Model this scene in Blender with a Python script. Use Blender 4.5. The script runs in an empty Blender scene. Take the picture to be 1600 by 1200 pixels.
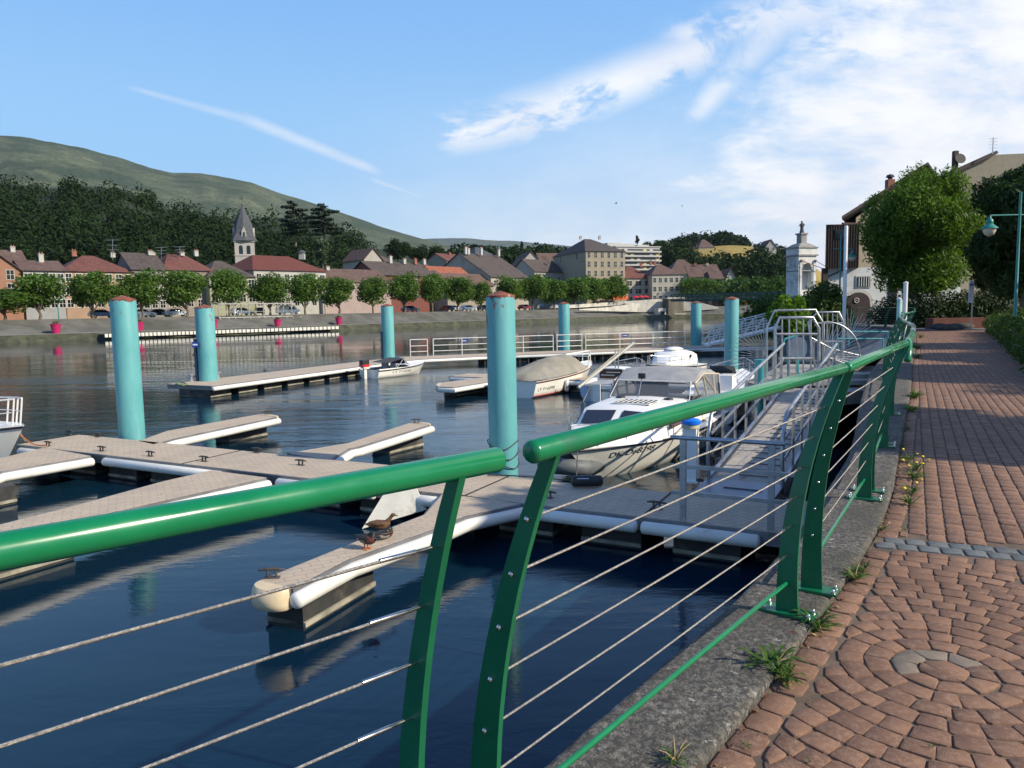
import bpy, math, random
from mathutils import Vector, Matrix, noise
SC = bpy.context.scene
COL = SC.collection
R = math.radians
V = Vector
# ---------------------------------------------------------------- camera
F = 1165.0
EYE = V((0, 0, 3.2))
_p = math.atan(115.7 / F); _q = math.atan(.019)
_f = V((0, math.cos(_p), -math.sin(_p))); _u0 = V((0, math.sin(_p), math.cos(_p))); _r0 = V((1, 0, 0))
CU = _u0 * math.cos(_q) + _r0 * math.sin(_q)
CR = _r0 * math.cos(_q) - _u0 * math.sin(_q)
cam = bpy.data.cameras.new('camera'); camo = bpy.data.objects.new('camera', cam); COL.objects.link(camo)
camo.matrix_world = Matrix(((CR.x, CU.x, -_f.x, 0), (CR.y, CU.y, -_f.y, 0), (CR.z, CU.z, -_f.z, EYE.z), (0, 0, 0, 1)))
cam.sensor_width = 36; cam.lens = F / 1600 * 36; cam.clip_end = 30000; cam.clip_start = .05
SC.camera = camo
SC.view_settings.view_transform = 'Standard'; SC.view_settings.look = 'None'
SC.view_settings.exposure = .32; SC.view_settings.gamma = 1
SC.cycles.max_bounces = 6; SC.cycles.transparent_max_bounces = 8
SC.cycles.use_denoising = True

def ray(px, py): return _f + CR * ((px - 800) / F) + CU * ((600 - py) / F)
def G(px, py, z=0.0):
    d = ray(px, py); t = (z - EYE.z) / d.z; return EYE + d * t
def D(px, py, y):
    d = ray(px, py); return EYE + d * (y / d.y)
def hz(px): return 499.5 - .019 * px
# ---------------------------------------------------------------- sun
SUN_AZ = R(-23); SUN_EL = R(33)
sd = V((math.cos(SUN_AZ) * math.cos(SUN_EL), math.sin(SUN_AZ) * math.cos(SUN_EL), math.sin(SUN_EL)))
sl = bpy.data.lights.new('sun', 'SUN'); sl.energy = 5.0; sl.angle = R(.53); sl.color = (1, .90, .72)
so = bpy.data.objects.new('sun', sl); COL.objects.link(so)
so.rotation_euler = sd.to_track_quat('Z', 'Y').to_euler()
# ---------------------------------------------------------------- node expression helper
class NT:
    def __init__(s, tree): s.t = tree
    def n(s, typ, **kw):
        o = s.t.nodes.new(typ)
        for k, v in kw.items(): setattr(o, k, v)
        return o
    def put(s, sock, v):
        if hasattr(v, 'is_output'): s.t.links.new(v, sock)
        else: sock.default_value = v
    def m(s, op, a, b=0.0, c=None, clamp=False):
        o = s.n('ShaderNodeMath', operation=op); o.use_clamp = clamp
        s.put(o.inputs[0], a); s.put(o.inputs[1], b)
        if c is not None: s.put(o.inputs[2], c)
        return o.outputs[0]
    def ramp(s, v, a, b, ta=0.0, tb=1.0, smooth=True):
        o = s.n('ShaderNodeMapRange'); o.interpolation_type = 'SMOOTHSTEP' if smooth else 'LINEAR'
        s.put(o.inputs['Value'], v); s.put(o.inputs['From Min'], a); s.put(o.inputs['From Max'], b)
        s.put(o.inputs['To Min'], ta); s.put(o.inputs['To Max'], tb); return o.outputs[0]
    def noise(s, vec, scale=5, detail=3, rough=.5, dist=0):
        o = s.n('ShaderNodeTexNoise'); o.inputs['Scale'].default_value = scale; o.inputs['Detail'].default_value = detail
        o.inputs['Roughness'].default_value = rough; o.inputs['Distortion'].default_value = dist
        s.t.links.new(vec, o.inputs['Vector']); return o.outputs['Fac']
    def mix(s, f, a, b, blend='MIX'):
        o = s.n('ShaderNodeMix', data_type='RGBA', blend_type=blend)
        s.put(o.inputs[0], f); s.put(o.inputs[6], a); s.put(o.inputs[7], b); return o.outputs[2]
    def map(s, vec, scale=(1, 1, 1), rot=(0, 0, 0), loc=(0, 0, 0)):
        o = s.n('ShaderNodeMapping'); s.t.links.new(vec, o.inputs[0])
        o.inputs['Scale'].default_value = scale; o.inputs['Rotation'].default_value = rot; o.inputs['Location'].default_value = loc
        return o.outputs[0]
    def comb(s, x, y, z=0.0):
        o = s.n('ShaderNodeCombineXYZ'); s.put(o.inputs[0], x); s.put(o.inputs[1], y); s.put(o.inputs[2], z); return o.outputs[0]
# ---------------------------------------------------------------- world: Nishita sky with clouds fixed to world directions
W = bpy.data.worlds.new('World'); SC.world = W; W.use_nodes = True
W.cycles.sampling_method = 'MANUAL'; W.cycles.sample_map_resolution = 1024
for nd in list(W.node_tree.nodes): W.node_tree.nodes.remove(nd)
w = NT(W.node_tree)
sky = w.n('ShaderNodeTexSky'); sky.sky_type = 'NISHITA'; sky.sun_disc = False
sky.sun_elevation = SUN_EL; sky.sun_rotation = math.atan2(sd.x, sd.y)
sky.air_density = 1.0; sky.dust_density = .6; sky.ozone_density = 1.6; sky.altitude = 300
tc = w.n('ShaderNodeTexCoord'); sep = w.n('ShaderNodeSeparateXYZ'); W.node_tree.links.new(tc.outputs['Generated'], sep.inputs[0])
sx, sy, sz = sep.outputs
# a = tan(azimuth) ahead, b = tan(elevation)
ysafe = w.m('MAXIMUM', sy, .05)
a = w.m('DIVIDE', sx, ysafe); b = w.m('DIVIDE', sz, ysafe)
front = w.ramp(sy, .05, .3)
def AB(px, py):
    d = ray(px, py); return d.x / d.y, d.z / d.y
# planar cloud coordinates (layer overhead)
zz = w.m('MAXIMUM', w.m('ADD', sz, .12), .02)
pc = w.comb(w.m('DIVIDE', sx, zz), w.m('DIVIDE', sy, zz), 0.0)
ab = w.comb(a, b, 0.0)
def line(p0, p1, w0, w1=None):
    """soft mask around the sky segment p0-p1 (given as directions), half-width in px"""
    (a0, b0), (a1, b1) = AB(*p0), AB(*p1)
    dx, dy = a1 - a0, b1 - b0; L2 = dx * dx + dy * dy; L = math.sqrt(L2)
    ua = w.m('SUBTRACT', a, a0); ub = w.m('SUBTRACT', b, b0)
    t = w.m('DIVIDE', w.m('ADD', w.m('MULTIPLY', ua, dx), w.m('MULTIPLY', ub, dy)), L2)
    dist = w.m('ABSOLUTE', w.m('DIVIDE', w.m('SUBTRACT', w.m('MULTIPLY', ua, dy), w.m('MULTIPLY', ub, dx)), L))
    wd = w.ramp(t, 0.0, 1.0, w0 / F, (w1 or w0) / F, smooth=False)
    core = w.ramp(w.m('DIVIDE', dist, wd), 1.0, .0)
    ends = w.m('MULTIPLY', w.ramp(t, -.15, .12), w.ramp(t, 1.15, .88))
    return w.m('MULTIPLY', core, ends)
n1 = w.noise(w.map(ab, scale=(1, 2.2, 1), rot=(0, 0, R(-14))), 5.5, 9, .62, .35)
n2 = w.noise(w.map(ab, scale=(1, 3.2, 1), rot=(0, 0, R(-18)), loc=(3, 1, 0)), 13, 8, .66, .3)
n3 = w.noise(w.map(pc, scale=(.5, .5, 1)), 1.6, 7, .55, .2)
nn = w.m('ADD', w.m('MULTIPLY', n1, .6), w.m('MULTIPLY', n2, .4))
# veil on the right, denser towards the horizon right
(av, bv) = AB(1000, 300)
side = w.ramp(w.m('ADD', a, w.m('MULTIPLY', b, -.75)), -.22, .42)
veil = w.ramp(w.m('ADD', nn, w.m('MULTIPLY', side, .42)), .58, .95)
veil = w.m('MULTIPLY', veil, w.ramp(a, -.12, .22))
lowveil = w.m('MULTIPLY', w.m('MULTIPLY', w.ramp(b, .34, .0), w.ramp(a, -.42, .25, 0.0, .88)), w.ramp(nn, .25, .60, .55, 1.0))
n4 = w.noise(w.map(ab, scale=(1, 1.6, 1), rot=(0, 0, R(-22)), loc=(7, 2, 0)), 8, 9, .66, .5)
bandA = w.m('MULTIPLY', line((690, 212), (900, 168), 52, 66), w.ramp(n4, .36, .52))
bandB = w.m('MULTIPLY', line((860, 175), (1120, 68), 62, 48), w.ramp(n4, .36, .52))
bandC = w.m('MULTIPLY', line((1078, 190), (1270, -30), 26, 60), w.ramp(n4, .28, .56))
bandD = w.m('MULTIPLY', line((1050, 60), (1330, 0), 40, 70), w.ramp(n4, .38, .56))
bandE = w.m('MULTIPLY', line((1250, 60), (1650, 110), 85, 150), w.ramp(nn, .34, .52))
c1 = w.m('MULTIPLY', line((215, 140), (420, 196), 6, 12), .30)
c2 = w.m('MULTIPLY', line((385, 186), (590, 268), 14, 13), .50)
c3 = w.m('MULTIPLY', line((580, 280), (660, 308), 8, 3), .4)
trail = w.m('MULTIPLY', w.m('MAXIMUM', w.m('MAXIMUM', c1, c2), c3), w.ramp(n2, .2, .6, .6, 1.0))
mask = w.m('MAXIMUM', veil, lowveil)
for q in (w.m('MULTIPLY', bandA, .92), w.m('MULTIPLY', bandB, .92), w.m('MULTIPLY', bandC, .7), w.m('MULTIPLY', bandD, .8), w.m('MULTIPLY', bandE, .95), trail):
    mask = w.m('MAXIMUM', mask, q)
mask = w.m('MULTIPLY', mask, front)
back = w.m('MULTIPLY', w.ramp(n3, .5, .75), w.m('SUBTRACT', 1.0, front))
mask = w.m('MAXIMUM', mask, w.m('MULTIPLY', back, .6))
mask = w.m('MULTIPLY', mask, w.ramp(sz, -.02, .02), clamp=True)
cr = w.n('ShaderNodeValToRGB'); W.node_tree.links.new(w.m('MULTIPLY', sz, 1.0), cr.inputs[0]); cr.color_ramp.interpolation = 'EASE'
for k_, (p_, c_) in enumerate([(0.0, (.66, .84, .97)), (.09, (.47, .76, 1.04)), (.20, (.34, .67, 1.08)), (.42, (.23, .53, 1.04)), (.60, (.11, .30, .75)), (1.0, (.035, .12, .46))]):
    e_ = cr.color_ramp.elements[k_] if k_ < 2 else cr.color_ramp.elements.new(p_)
    e_.position = p_; e_.color = tuple(c_) + (1,)
grad = w.mix(1.0, cr.outputs[0], (10, 10, 10, 1), 'MULTIPLY')
skycol = w.mix(.82, sky.outputs[0], grad)
cloudcol = w.mix(w.ramp(n1, .35, .65), (8.6, 9.0, 9.9, 1), (10.2, 10.3, 10.5, 1))
fin = w.mix(mask, skycol, cloudcol)
bg = w.n('ShaderNodeBackground'); W.node_tree.links.new(fin, bg.inputs[0]); bg.inputs[1].default_value = .082
wo = w.n('ShaderNodeOutputWorld'); W.node_tree.links.new(bg.outputs[0], wo.inputs[0])
# ---------------------------------------------------------------- materials
_M = {}
def M(name, col=(.5, .5, .5), rough=.6, metal=0.0, var=.12, scale=3.0, bump=0.0, bscale=30.0, stretch=(1, 1, 1), dirt=None, dscale=1.2, damt=(.5, .7), coat=0.0, spec=.5, world=False):
    if name in _M: return _M[name]
    m = bpy.data.materials.new(name); m.use_nodes = True; _M[name] = m
    t = NT(m.node_tree); p = m.node_tree.nodes['Principled BSDF']
    tcn = t.n('ShaderNodeTexCoord')
    if world:
        g = t.n('ShaderNodeNewGeometry'); vec = g.outputs['Position']
    else: vec = tcn.outputs['Object']
    vec = t.map(vec, scale=stretch)
    n = t.noise(vec, scale, 5, .6)
    lo = tuple(max(0, c * (1 - var)) for c in col) + (1,); hi = tuple(min(1, c * (1 + var)) for c in col) + (1,)
    c = t.mix(t.ramp(n, .3, .7), lo, hi)
    if dirt:
        dn = t.noise(vec, dscale, 8, .7, .3)
        c = t.mix(t.ramp(dn, damt[0], damt[1]), c, tuple(dirt) + (1,))
    t.put(p.inputs['Base Color'], c)
    rn = t.ramp(n, .2, .8, max(0, rough - .07), min(1, rough + .07))
    t.put(p.inputs['Roughness'], rn); p.inputs['Metallic'].default_value = metal
    p.inputs['Coat Weight'].default_value = coat; p.inputs['Specular IOR Level'].default_value = spec
    if bump:
        bn = t.noise(vec, bscale, 5, .6); bb = t.n('ShaderNodeBump'); bb.inputs['Strength'].default_value = min(1, bump)
        bb.inputs['Distance'].default_value = .02 * max(1, bump); t.put(bb.inputs['Height'], bn); m.node_tree.links.new(bb.outputs[0], p.inputs['Normal'])
    return m
def leafmat(name, dark=None, light=None, trans=.35, rough=.55, nscale=.5):
    if name in _M: return _M[name]
    m = bpy.data.materials.new(name); m.use_nodes = True; _M[name] = m
    t = NT(m.node_tree); p = m.node_tree.nodes['Principled BSDF']; out = m.node_tree.nodes['Material Output']
    g = t.n('ShaderNodeNewGeometry'); tcn = t.n('ShaderNodeTexCoord')
    n = t.noise(tcn.outputs['Object'], nscale, 3, .5)
    f = t.m('ADD', t.m('MULTIPLY', g.outputs['Random Per Island'], .55), t.m('MULTIPLY', t.ramp(n, .3, .7), .45))
    c = t.mix(f, tuple(dark) + (1,), tuple(light) + (1,))
    t.put(p.inputs['Base Color'], c); p.inputs['Roughness'].default_value = rough; p.inputs['Specular IOR Level'].default_value = .25
    tr = t.n('ShaderNodeBsdfTranslucent'); m.node_tree.links.new(t.mix(1.0, c, (1.0, 1.15, .5, 1), 'MULTIPLY'), tr.inputs[0])
    mx = t.n('ShaderNodeMixShader'); mx.inputs[0].default_value = trans
    m.node_tree.links.new(p.outputs[0], mx.inputs[1]); m.node_tree.links.new(tr.outputs[0], mx.inputs[2]); m.node_tree.links.new(mx.outputs[0], out.inputs[0])
    return m
# ---------------------------------------------------------------- mesh builder
def wm(o):
    m = Matrix(o.matrix_basis)
    while o.parent: o = o.parent; m = o.matrix_basis @ m
    return m
class MB:
    def __init__(s): s.v = []; s.f = []; s.m = []; s.mats = []
    def mi(s, mat):
        if mat not in s.mats: s.mats.append(mat)
        return s.mats.index(mat)
    def add(s, vs, fs, mat):
        k = len(s.v); i = s.mi(mat); s.v += [tuple(q) for q in vs]
        for f in fs: s.f.append(tuple(k + j for j in f)); s.m.append(i)
        return s
    def box(s, c, size, mat, rot=None):
        c = V(c); hx, hy, hz_ = size[0] / 2, size[1] / 2, size[2] / 2
        vs = [V((x, y, z)) for x in (-hx, hx) for y in (-hy, hy) for z in (-hz_, hz_)]
        if rot is not None:
            if not isinstance(rot, Matrix): rot = Matrix.Rotation(rot, 3, 'Z')
            vs = [rot @ q for q in vs]
        return s.add([c + q for q in vs], [(0, 1, 3, 2), (4, 6, 7, 5), (0, 4, 5, 1), (2, 3, 7, 6), (0, 2, 6, 4), (1, 5, 7, 3)], mat)
    def bar(s, p, q, w_, h, mat, up=(0, 0, 1)):
        p, q, up = V(p), V(q), V(up); d = (q - p)
        if d.length < 1e-6: return s
        d.normalize(); x = d.cross(up)
        if x.length < 1e-4: x = d.cross(V((1, 0, 0)))
        x.normalize(); y = x.cross(d)
        o = [x * (w_ / 2) * i + y * (h / 2) * j for i, j in ((-1, -1), (1, -1), (1, 1), (-1, 1))]
        return s.add([p + k for k in o] + [q + k for k in o], [(0, 3, 2, 1), (4, 5, 6, 7), (0, 1, 5, 4), (1, 2, 6, 5), (2, 3, 7, 6), (3, 0, 4, 7)], mat)
    def tube(s, pts, r, mat, n=8, cap=True, closed=False, dome=False):
        pts = [V(p) for p in pts]; N = len(pts)
        rs = list(r) if hasattr(r, '__len__') else [r] * N
        if dome:
            d0 = (pts[0] - pts[1]).normalized(); d1 = (pts[-1] - pts[-2]).normalized(); r0, r1 = rs[0], rs[-1]
            A = [(pts[0] + d0 * r0 * q, r0 * e) for q, e in ((.5, .25), (.42, .62), (.25, .88))]
            B = [(pts[-1] + d1 * r1 * q, r1 * e) for q, e in ((.25, .88), (.42, .62), (.5, .25))]
            pts = [k[0] for k in A] + pts + [k[0] for k in B]; rs = [k[1] for k in A] + rs + [k[1] for k in B]; N = len(pts)
        vs = []; px = None
        for i in range(N):
            if closed: t = pts[(i + 1) % N] - pts[i - 1]
            else: t = pts[min(i + 1, N - 1)] - pts[max(i - 1, 0)]
            t.normalize()
            if px is None:
                px = t.cross(V((0, 0, 1)))
                if px.length < 1e-3: px = t.cross(V((1, 0, 0)))
            px = (px - t * px.dot(t)).normalized(); py = t.cross(px)
            for k in range(n):
                a_ = 2 * math.pi * k / n; vs.append(pts[i] + (px * math.cos(a_) + py * math.sin(a_)) * rs[i])
        fs = []
        for i in range(N if closed else N - 1):
            j = (i + 1) % N
            for k in range(n): fs.append((i * n + k, i * n + (k + 1) % n, j * n + (k + 1) % n, j * n + k))
        if cap and not closed: fs.append(tuple(range(n - 1, -1, -1))); fs.append(tuple((N - 1) * n + k for k in range(n)))
        return s.add(vs, fs, mat)
    def lathe(s, prof, c, mat, n=16, rot=None):
        c = V(c); vs = []
        for r_, z in prof:
            for k in range(n):
                a_ = 2 * math.pi * k / n; q = V((r_ * math.cos(a_), r_ * math.sin(a_), z)); vs.append(c + (rot @ q if rot else q))
        fs = []
        for i in range(len(prof) - 1):
            for k in range(n): fs.append((i * n + k, i * n + (k + 1) % n, (i + 1) * n + (k + 1) % n, (i + 1) * n + k))
        fs.append(tuple(range(n - 1, -1, -1))); fs.append(tuple((len(prof) - 1) * n + k for k in range(n)))
        return s.add(vs, fs, mat)
    def ext(s, pts, vec, mat):
        pts = [V(p) for p in pts]; vec = V(vec); n = len(pts)
        return s.add(pts + [p + vec for p in pts], [tuple(range(n - 1, -1, -1)), tuple(range(n, 2 * n))] + [(i, (i + 1) % n, n + (i + 1) % n, n + i) for i in range(n)], mat)
    def prism(s, pts, z0, z1, mat): return s.ext([(p[0], p[1], z0) for p in pts], (0, 0, z1 - z0), mat)
    def quad(s, a_, b_, c_, d_, mat): return s.add([a_, b_, c_, d_], [(0, 1, 2, 3)], mat)
    def sphere(s, c, r, mat, n=10, m=6, rot=None):
        c = V(c); rr = r if hasattr(r, '__len__') else (r, r, r); vs = []; fs = []
        for i in range(1, m):
            t = math.pi * i / m
            for k in range(n):
                a_ = 2 * math.pi * k / n; q = V((rr[0] * math.sin(t) * math.cos(a_), rr[1] * math.sin(t) * math.sin(a_), rr[2] * math.cos(t))); vs.append(c + (rot @ q if rot else q))
        top = V((0, 0, rr[2])); vs.append(c + (rot @ top if rot else top)); vs.append(c - (rot @ top if rot else top)); T = len(vs) - 2
        for i in range(m - 2):
            for k in range(n): fs.append((i * n + k, (i + 1) * n + k, (i + 1) * n + (k + 1) % n, i * n + (k + 1) % n))
        for k in range(n): fs.append((T, k, (k + 1) % n)); fs.append((T + 1, (m - 2) * n + (k + 1) % n, (m - 2) * n + k))
        return s.add(vs, fs, mat)
    def loft(s, secs, mat, closed=False, caps=False):
        n = len(secs[0]); vs = [p for q in secs for p in q]; fs = []
        for i in range(len(secs) - 1):
            for k in range(n if closed else n - 1): fs.append((i * n + k, (i + 1) * n + k, (i + 1) * n + (k + 1) % n, i * n + (k + 1) % n))
        if caps: fs.append(tuple(range(n))); fs.append(tuple((len(secs) - 1) * n + k for k in range(n - 1, -1, -1)))
        return s.add(vs, fs, mat)
    def build(s, name, parent=None, world=True, smooth=None, loc=None):
        me = bpy.data.meshes.new(name); vs = s.v
        if parent is not None and world:
            iv = wm(parent).inverted(); vs = [iv @ V(q) for q in vs]
        elif loc is not None:
            l = V(loc); vs = [V(q) - l for q in vs]
        me.from_pydata(vs, [], s.f)
        for mt in s.mats: me.materials.append(mt)
        me.polygons.foreach_set('material_index', s.m)
        if smooth is not None:
            me.polygons.foreach_set('use_smooth', [True] * len(s.f)); me.update()
            if smooth < 179: me.set_sharp_from_angle(angle=R(smooth))
        me.update()
        o = bpy.data.objects.new(name, me); COL.objects.link(o)
        if parent is not None: o.parent = parent
        elif loc is not None: o.location = loc
        return o
def tag(o, label=None, cat=None, group=None, kind=None):
    if label: o['label'] = label
    if cat: o['category'] = cat
    if group: o['group'] = group
    if kind: o['kind'] = kind
    return o
def thing(name, loc, label, cat, group=None, rz=0.0):
    o = bpy.data.objects.new(name, None); COL.objects.link(o); o.empty_display_size = .2
    o.location = loc; o.rotation_euler = (0, 0, rz); o.matrix_basis = Matrix.Translation(V(loc)) @ Matrix.Rotation(rz, 4, 'Z')
    return tag(o, label, cat, group)
def copy_tree(o, parent=None):
    c = o.copy(); COL.objects.link(c)
    if parent is not None: c.parent = parent
    for ch in list(KIDS.get(o.name, [])) if False else [k for k in o.children]: copy_tree(ch, c)
    return c
KIDS = {}
def place(src, loc, rz, label, scale=None, cat=None, group=None):
    c = copy_tree(src); c.location = loc; c.rotation_euler = (0, 0, rz); c['label'] = label
    if scale: c.scale = scale if hasattr(scale, '__len__') else (scale,) * 3
    if group: c['group'] = group
    return c
def struct(o): o['kind'] = 'structure'; return o
rnd = random.Random(7)
# ================================================================ WATER, LAND, QUAY
def offset(pl, o):
    out = []
    for i, p in enumerate(pl):
        p = V(p[:2]); n = V((0, 0))
        for j in (i - 1, i):
            if 0 <= j < len(pl) - 1:
                d = (V(pl[j + 1][:2]) - V(pl[j][:2])).normalized(); n += V((-d.y, d.x))
        n.normalize(); out.append(p + n * o)
    return out
BL = [(-330, -160), (-200, -30), (-95, 77), (-70, 101), (-45, 124), (-20, 150), (9, 179), (36, 213), (50, 216.5), (75, 216), (115, 222), (190, 250), (330, 330)]
def H(px, off, z=3.1, y=None):
    """point of the far bank seen in picture column px, off metres inland of the waterline"""
    d = ray(px, y if y is not None else hz(px)); e = V((d.x, d.y)); pl = offset(BL, off); best = None
    for i in range(len(pl) - 1):
        p, q = pl[i], pl[i + 1]; s_ = q - p; den = e.x * s_.y - e.y * s_.x
        if abs(den) < 1e-9: continue
        t = (p.x * s_.y - p.y * s_.x) / den; k = (p.x * e.y - p.y * e.x) / den
        if t > 0 and -1e-6 <= k <= 1.000001 and (best is None or t < best): best = t
    return V((e.x * best, e.y * best, z))
def zat(py, px, P):
    return D(px, py, P.y).z
# water
def water_mat():
    m = bpy.data.materials.new('river_water'); m.use_nodes = True; t = NT(m.node_tree); p = m.node_tree.nodes['Principled BSDF']
    g = t.n('ShaderNodeNewGeometry'); pos = g.outputs['Position']
    n = t.noise(pos, .05, 4, .6)
    c = t.mix(t.ramp(n, .35, .65), (.003, .016, .036, 1), (.005, .028, .042, 1)); t.put(p.inputs['Base Color'], c)
    p.inputs['Roughness'].default_value = .025; p.inputs['IOR'].default_value = 1.333
    big = t.noise(t.map(pos, scale=(.5, 1.6, 1), rot=(0, 0, R(28))), .8, 5, .55, .6)
    mid = t.noise(t.map(pos, scale=(.9, 1.7, 1), rot=(0, 0, R(24))), 3.2, 5, .62, .5)
    patch = t.ramp(t.noise(t.map(pos, scale=(.35, 1.0, 1), rot=(0, 0, R(20))), .09, 4, .6, .8), .40, .66)
    amt = t.ramp(patch, 0, 1, .30, 1.0)
    sp = t.n('ShaderNodeSeparateXYZ'); m.node_tree.links.new(pos, sp.inputs[0])
    near = t.m('MULTIPLY', t.ramp(sp.outputs[1], 8, 20, .34, 1.0), t.ramp(sp.outputs[1], 30, 80, 1.0, .13))
    amt = t.m('MULTIPLY', amt, near)
    h = t.m('ADD', t.m('MULTIPLY', big, .075), t.m('MULTIPLY', mid, .018))
    b_ = t.n('ShaderNodeBump'); b_.inputs['Strength'].default_value = 1.0; b_.inputs['Distance'].default_value = 1.0
    t.put(b_.inputs['Height'], t.m('MULTIPLY', h, amt)); m.node_tree.links.new(b_.outputs[0], p.inputs['Normal'])
    return m
MWATER = water_mat()
mb = MB(); mb.quad((-420, -250, 0), (420, -250, 0), (420, 420, 0), (-420, 420, 0), MWATER); struct(mb.build('river_water'))
mb = MB(); mb.quad((-9000, -3000, -3), (9000, -3000, -3), (9000, 14000, -3), (-9000, 14000, -3), M('river_bed', (.03, .045, .035), .9, var=.3, scale=.01)); struct(mb.build('ground'))
# far bank: profile (offset, height)
MG_STONE = M('bank_stone', (.12, .115, .102), .9, var=.25, scale=.4, bump=.6, bscale=3, dirt=(.065, .068, .05), dscale=.12, damt=(.45, .7), world=True)
MG_ALGAE = M('bank_algae', (.055, .058, .032), .9, var=.5, scale=.7, bump=.8, bscale=3, world=True)
MG_PROM = M('bank_promenade', (.20, .19, .165), .9, var=.12, scale=.3, world=True)
MG_ROAD = M('asphalt', (.085, .085, .085), .9, var=.2, scale=.3, world=True)
MG_GRASS = M('far_grass', (.07, .10, .03), .95, var=.35, scale=.02, dirt=(.16, .14, .06), dscale=.01, world=True)
def strip(name, o0, z0, o1, z1, mat, sub=1, jag=0.0):
    pl0, pl1 = [], []
    base = []
    for i in range(len(BL) - 1):
        n = 14 if 1 < i < 9 else 4
        for k in range(n): base.append((BL[i][0] + (BL[i + 1][0] - BL[i][0]) * k / n, BL[i][1] + (BL[i + 1][1] - BL[i][1]) * k / n))
    base.append(BL[-1]); m_ = MB(); secs = []
    A_, B_ = offset(base, o0), offset(base, o1)
    for i in range(len(base)):
        secs.append([(A_[i].x + (B_[i].x - A_[i].x) * k / sub, A_[i].y + (B_[i].y - A_[i].y) * k / sub,
                      z0 + (z1 - z0) * k / sub + (rnd.uniform(-jag, jag) if 0 < k < sub else 0)) for k in range(sub + 1)])
    m_.loft(secs, mat); return struct(m_.build(name, smooth=50))
strip('algae_bank', -1.6, -1.2, 1.6, 1.0, MG_ALGAE, 4, .15)
strip('lower_promenade', 1.6, 1.0, 4.6, 1.06, MG_PROM)
strip('stone_embankment', 4.6, 1.06, 11.0, 3.1, MG_STONE, 4, .10)
strip('far_pavement', 11.0, 3.1, 14.0, 3.12, MG_PROM)
strip('far_road', 14.0, 3.12, 27.0, 3.12, MG_ROAD)
m_ = MB(); pl = offset(BL, 27.0)
top = [(p.x, p.y, 3.12) for p in pl]; n_ = len(top)
far = [(-5000 + 10500 * i / (n_ - 1), 9000 if 0 < i < n_ - 1 else 3000, 3.12) for i in range(n_)]
m_.loft([top, far], MG_GRASS); struct(m_.build('far_ground'))
# ---------------------------------------------------------------- right bank
KO = [(-6.5, -6.2), (-2.6, -1.2), (.06, 2.24), (1.41, 3.98), (2.82, 6.36), (3.42, 7.41), (5.43, 11.54), (8.55, 17.6), (13.1, 25.3), (21.5, 41.0), (22.4, 45), (22.75, 50.2)]
KI = [(-6.1, -6.6), (-2.15, -1.35), (.55, 2.22), (1.23, 3.11), (2.61, 5.07), (3.87, 7.37), (7.14, 13.23), (9.2, 17.1), (13.62, 25.05), (22.05, 40.7), (22.95, 45), (23.3, 50.2)]
def resample(pl, n, p0=0.0, p1=None):
    L = [0]
    for i in range(len(pl) - 1): L.append(L[-1] + (V(pl[i + 1]) - V(pl[i])).length)
    p1 = L[-1] if p1 is None else p1; out = []
    for k in range(n):
        s_ = p0 + (p1 - p0) * k / (n - 1); i = 0
        while i < len(L) - 2 and L[i + 1] < s_: i += 1
        f = (s_ - L[i]) / (L[i + 1] - L[i]); out.append(V(pl[i]).lerp(V(pl[i + 1]), f))
    return out
def smooth_pl(pl, it=3):
    pl = [V(p) for p in pl]
    for _ in range(it):
        q = [pl[0]]
        for i in range(len(pl) - 1): q += [pl[i].lerp(pl[i + 1], .25), pl[i].lerp(pl[i + 1], .75)]
        pl = q + [pl[-1]]
    return pl
KOs, KIs = smooth_pl(KO, 2), smooth_pl(KI, 2)
ZK, ZP = 1.75, 1.715
def kerb_mat():
    m = bpy.data.materials.new('old_concrete'); m.use_nodes = True; t = NT(m.node_tree); p = m.node_tree.nodes['Principled BSDF']
    g = t.n('ShaderNodeNewGeometry'); pos = g.outputs['Position']
    n = t.noise(pos, 7, 8, .7); n2 = t.noise(pos, 32, 6, .75); n3 = t.noise(pos, 2.2, 4, .6)
    c = t.mix(t.ramp(n, .3, .7), (.125, .115, .098, 1), (.26, .235, .195, 1))
    c = t.mix(t.m('MULTIPLY', t.ramp(n2, .42, .56), .9), c, (.055, .05, .045, 1))
    c = t.mix(t.ramp(t.noise(pos, 21, 5, .7), .60, .68), c, (.42, .40, .36, 1))
    c = t.mix(t.m('MULTIPLY', t.ramp(n3, .42, .66), .6), c, (.07, .065, .05, 1))
    c = t.mix(t.ramp(t.noise(pos, 11, 3, .6), .66, .72), c, (.12, .045, .03, 1))
    t.put(p.inputs['Base Color'], c); p.inputs['Roughness'].default_value = .92
    b_ = t.n('ShaderNodeBump'); b_.inputs['Strength'].default_value = 1.0; b_.inputs['Distance'].default_value = .02
    t.put(b_.inputs['Height'], t.m('ADD', n2, t.m('MULTIPLY', t.noise(pos, 90, 3, .6), .5))); m.node_tree.links.new(b_.outputs[0], p.inputs['Normal'])
    return m
MKERB = kerb_mat()
MWALL = M('quay_wall_concrete', (.20, .19, .175), .9, var=.2, scale=1.2, bump=.6, bscale=12, dirt=(.07, .065, .055), dscale=1.5, world=True)
m_ = MB(); N = 620
o_, i_ = resample(KOs, N), resample(KIs, N)
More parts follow.
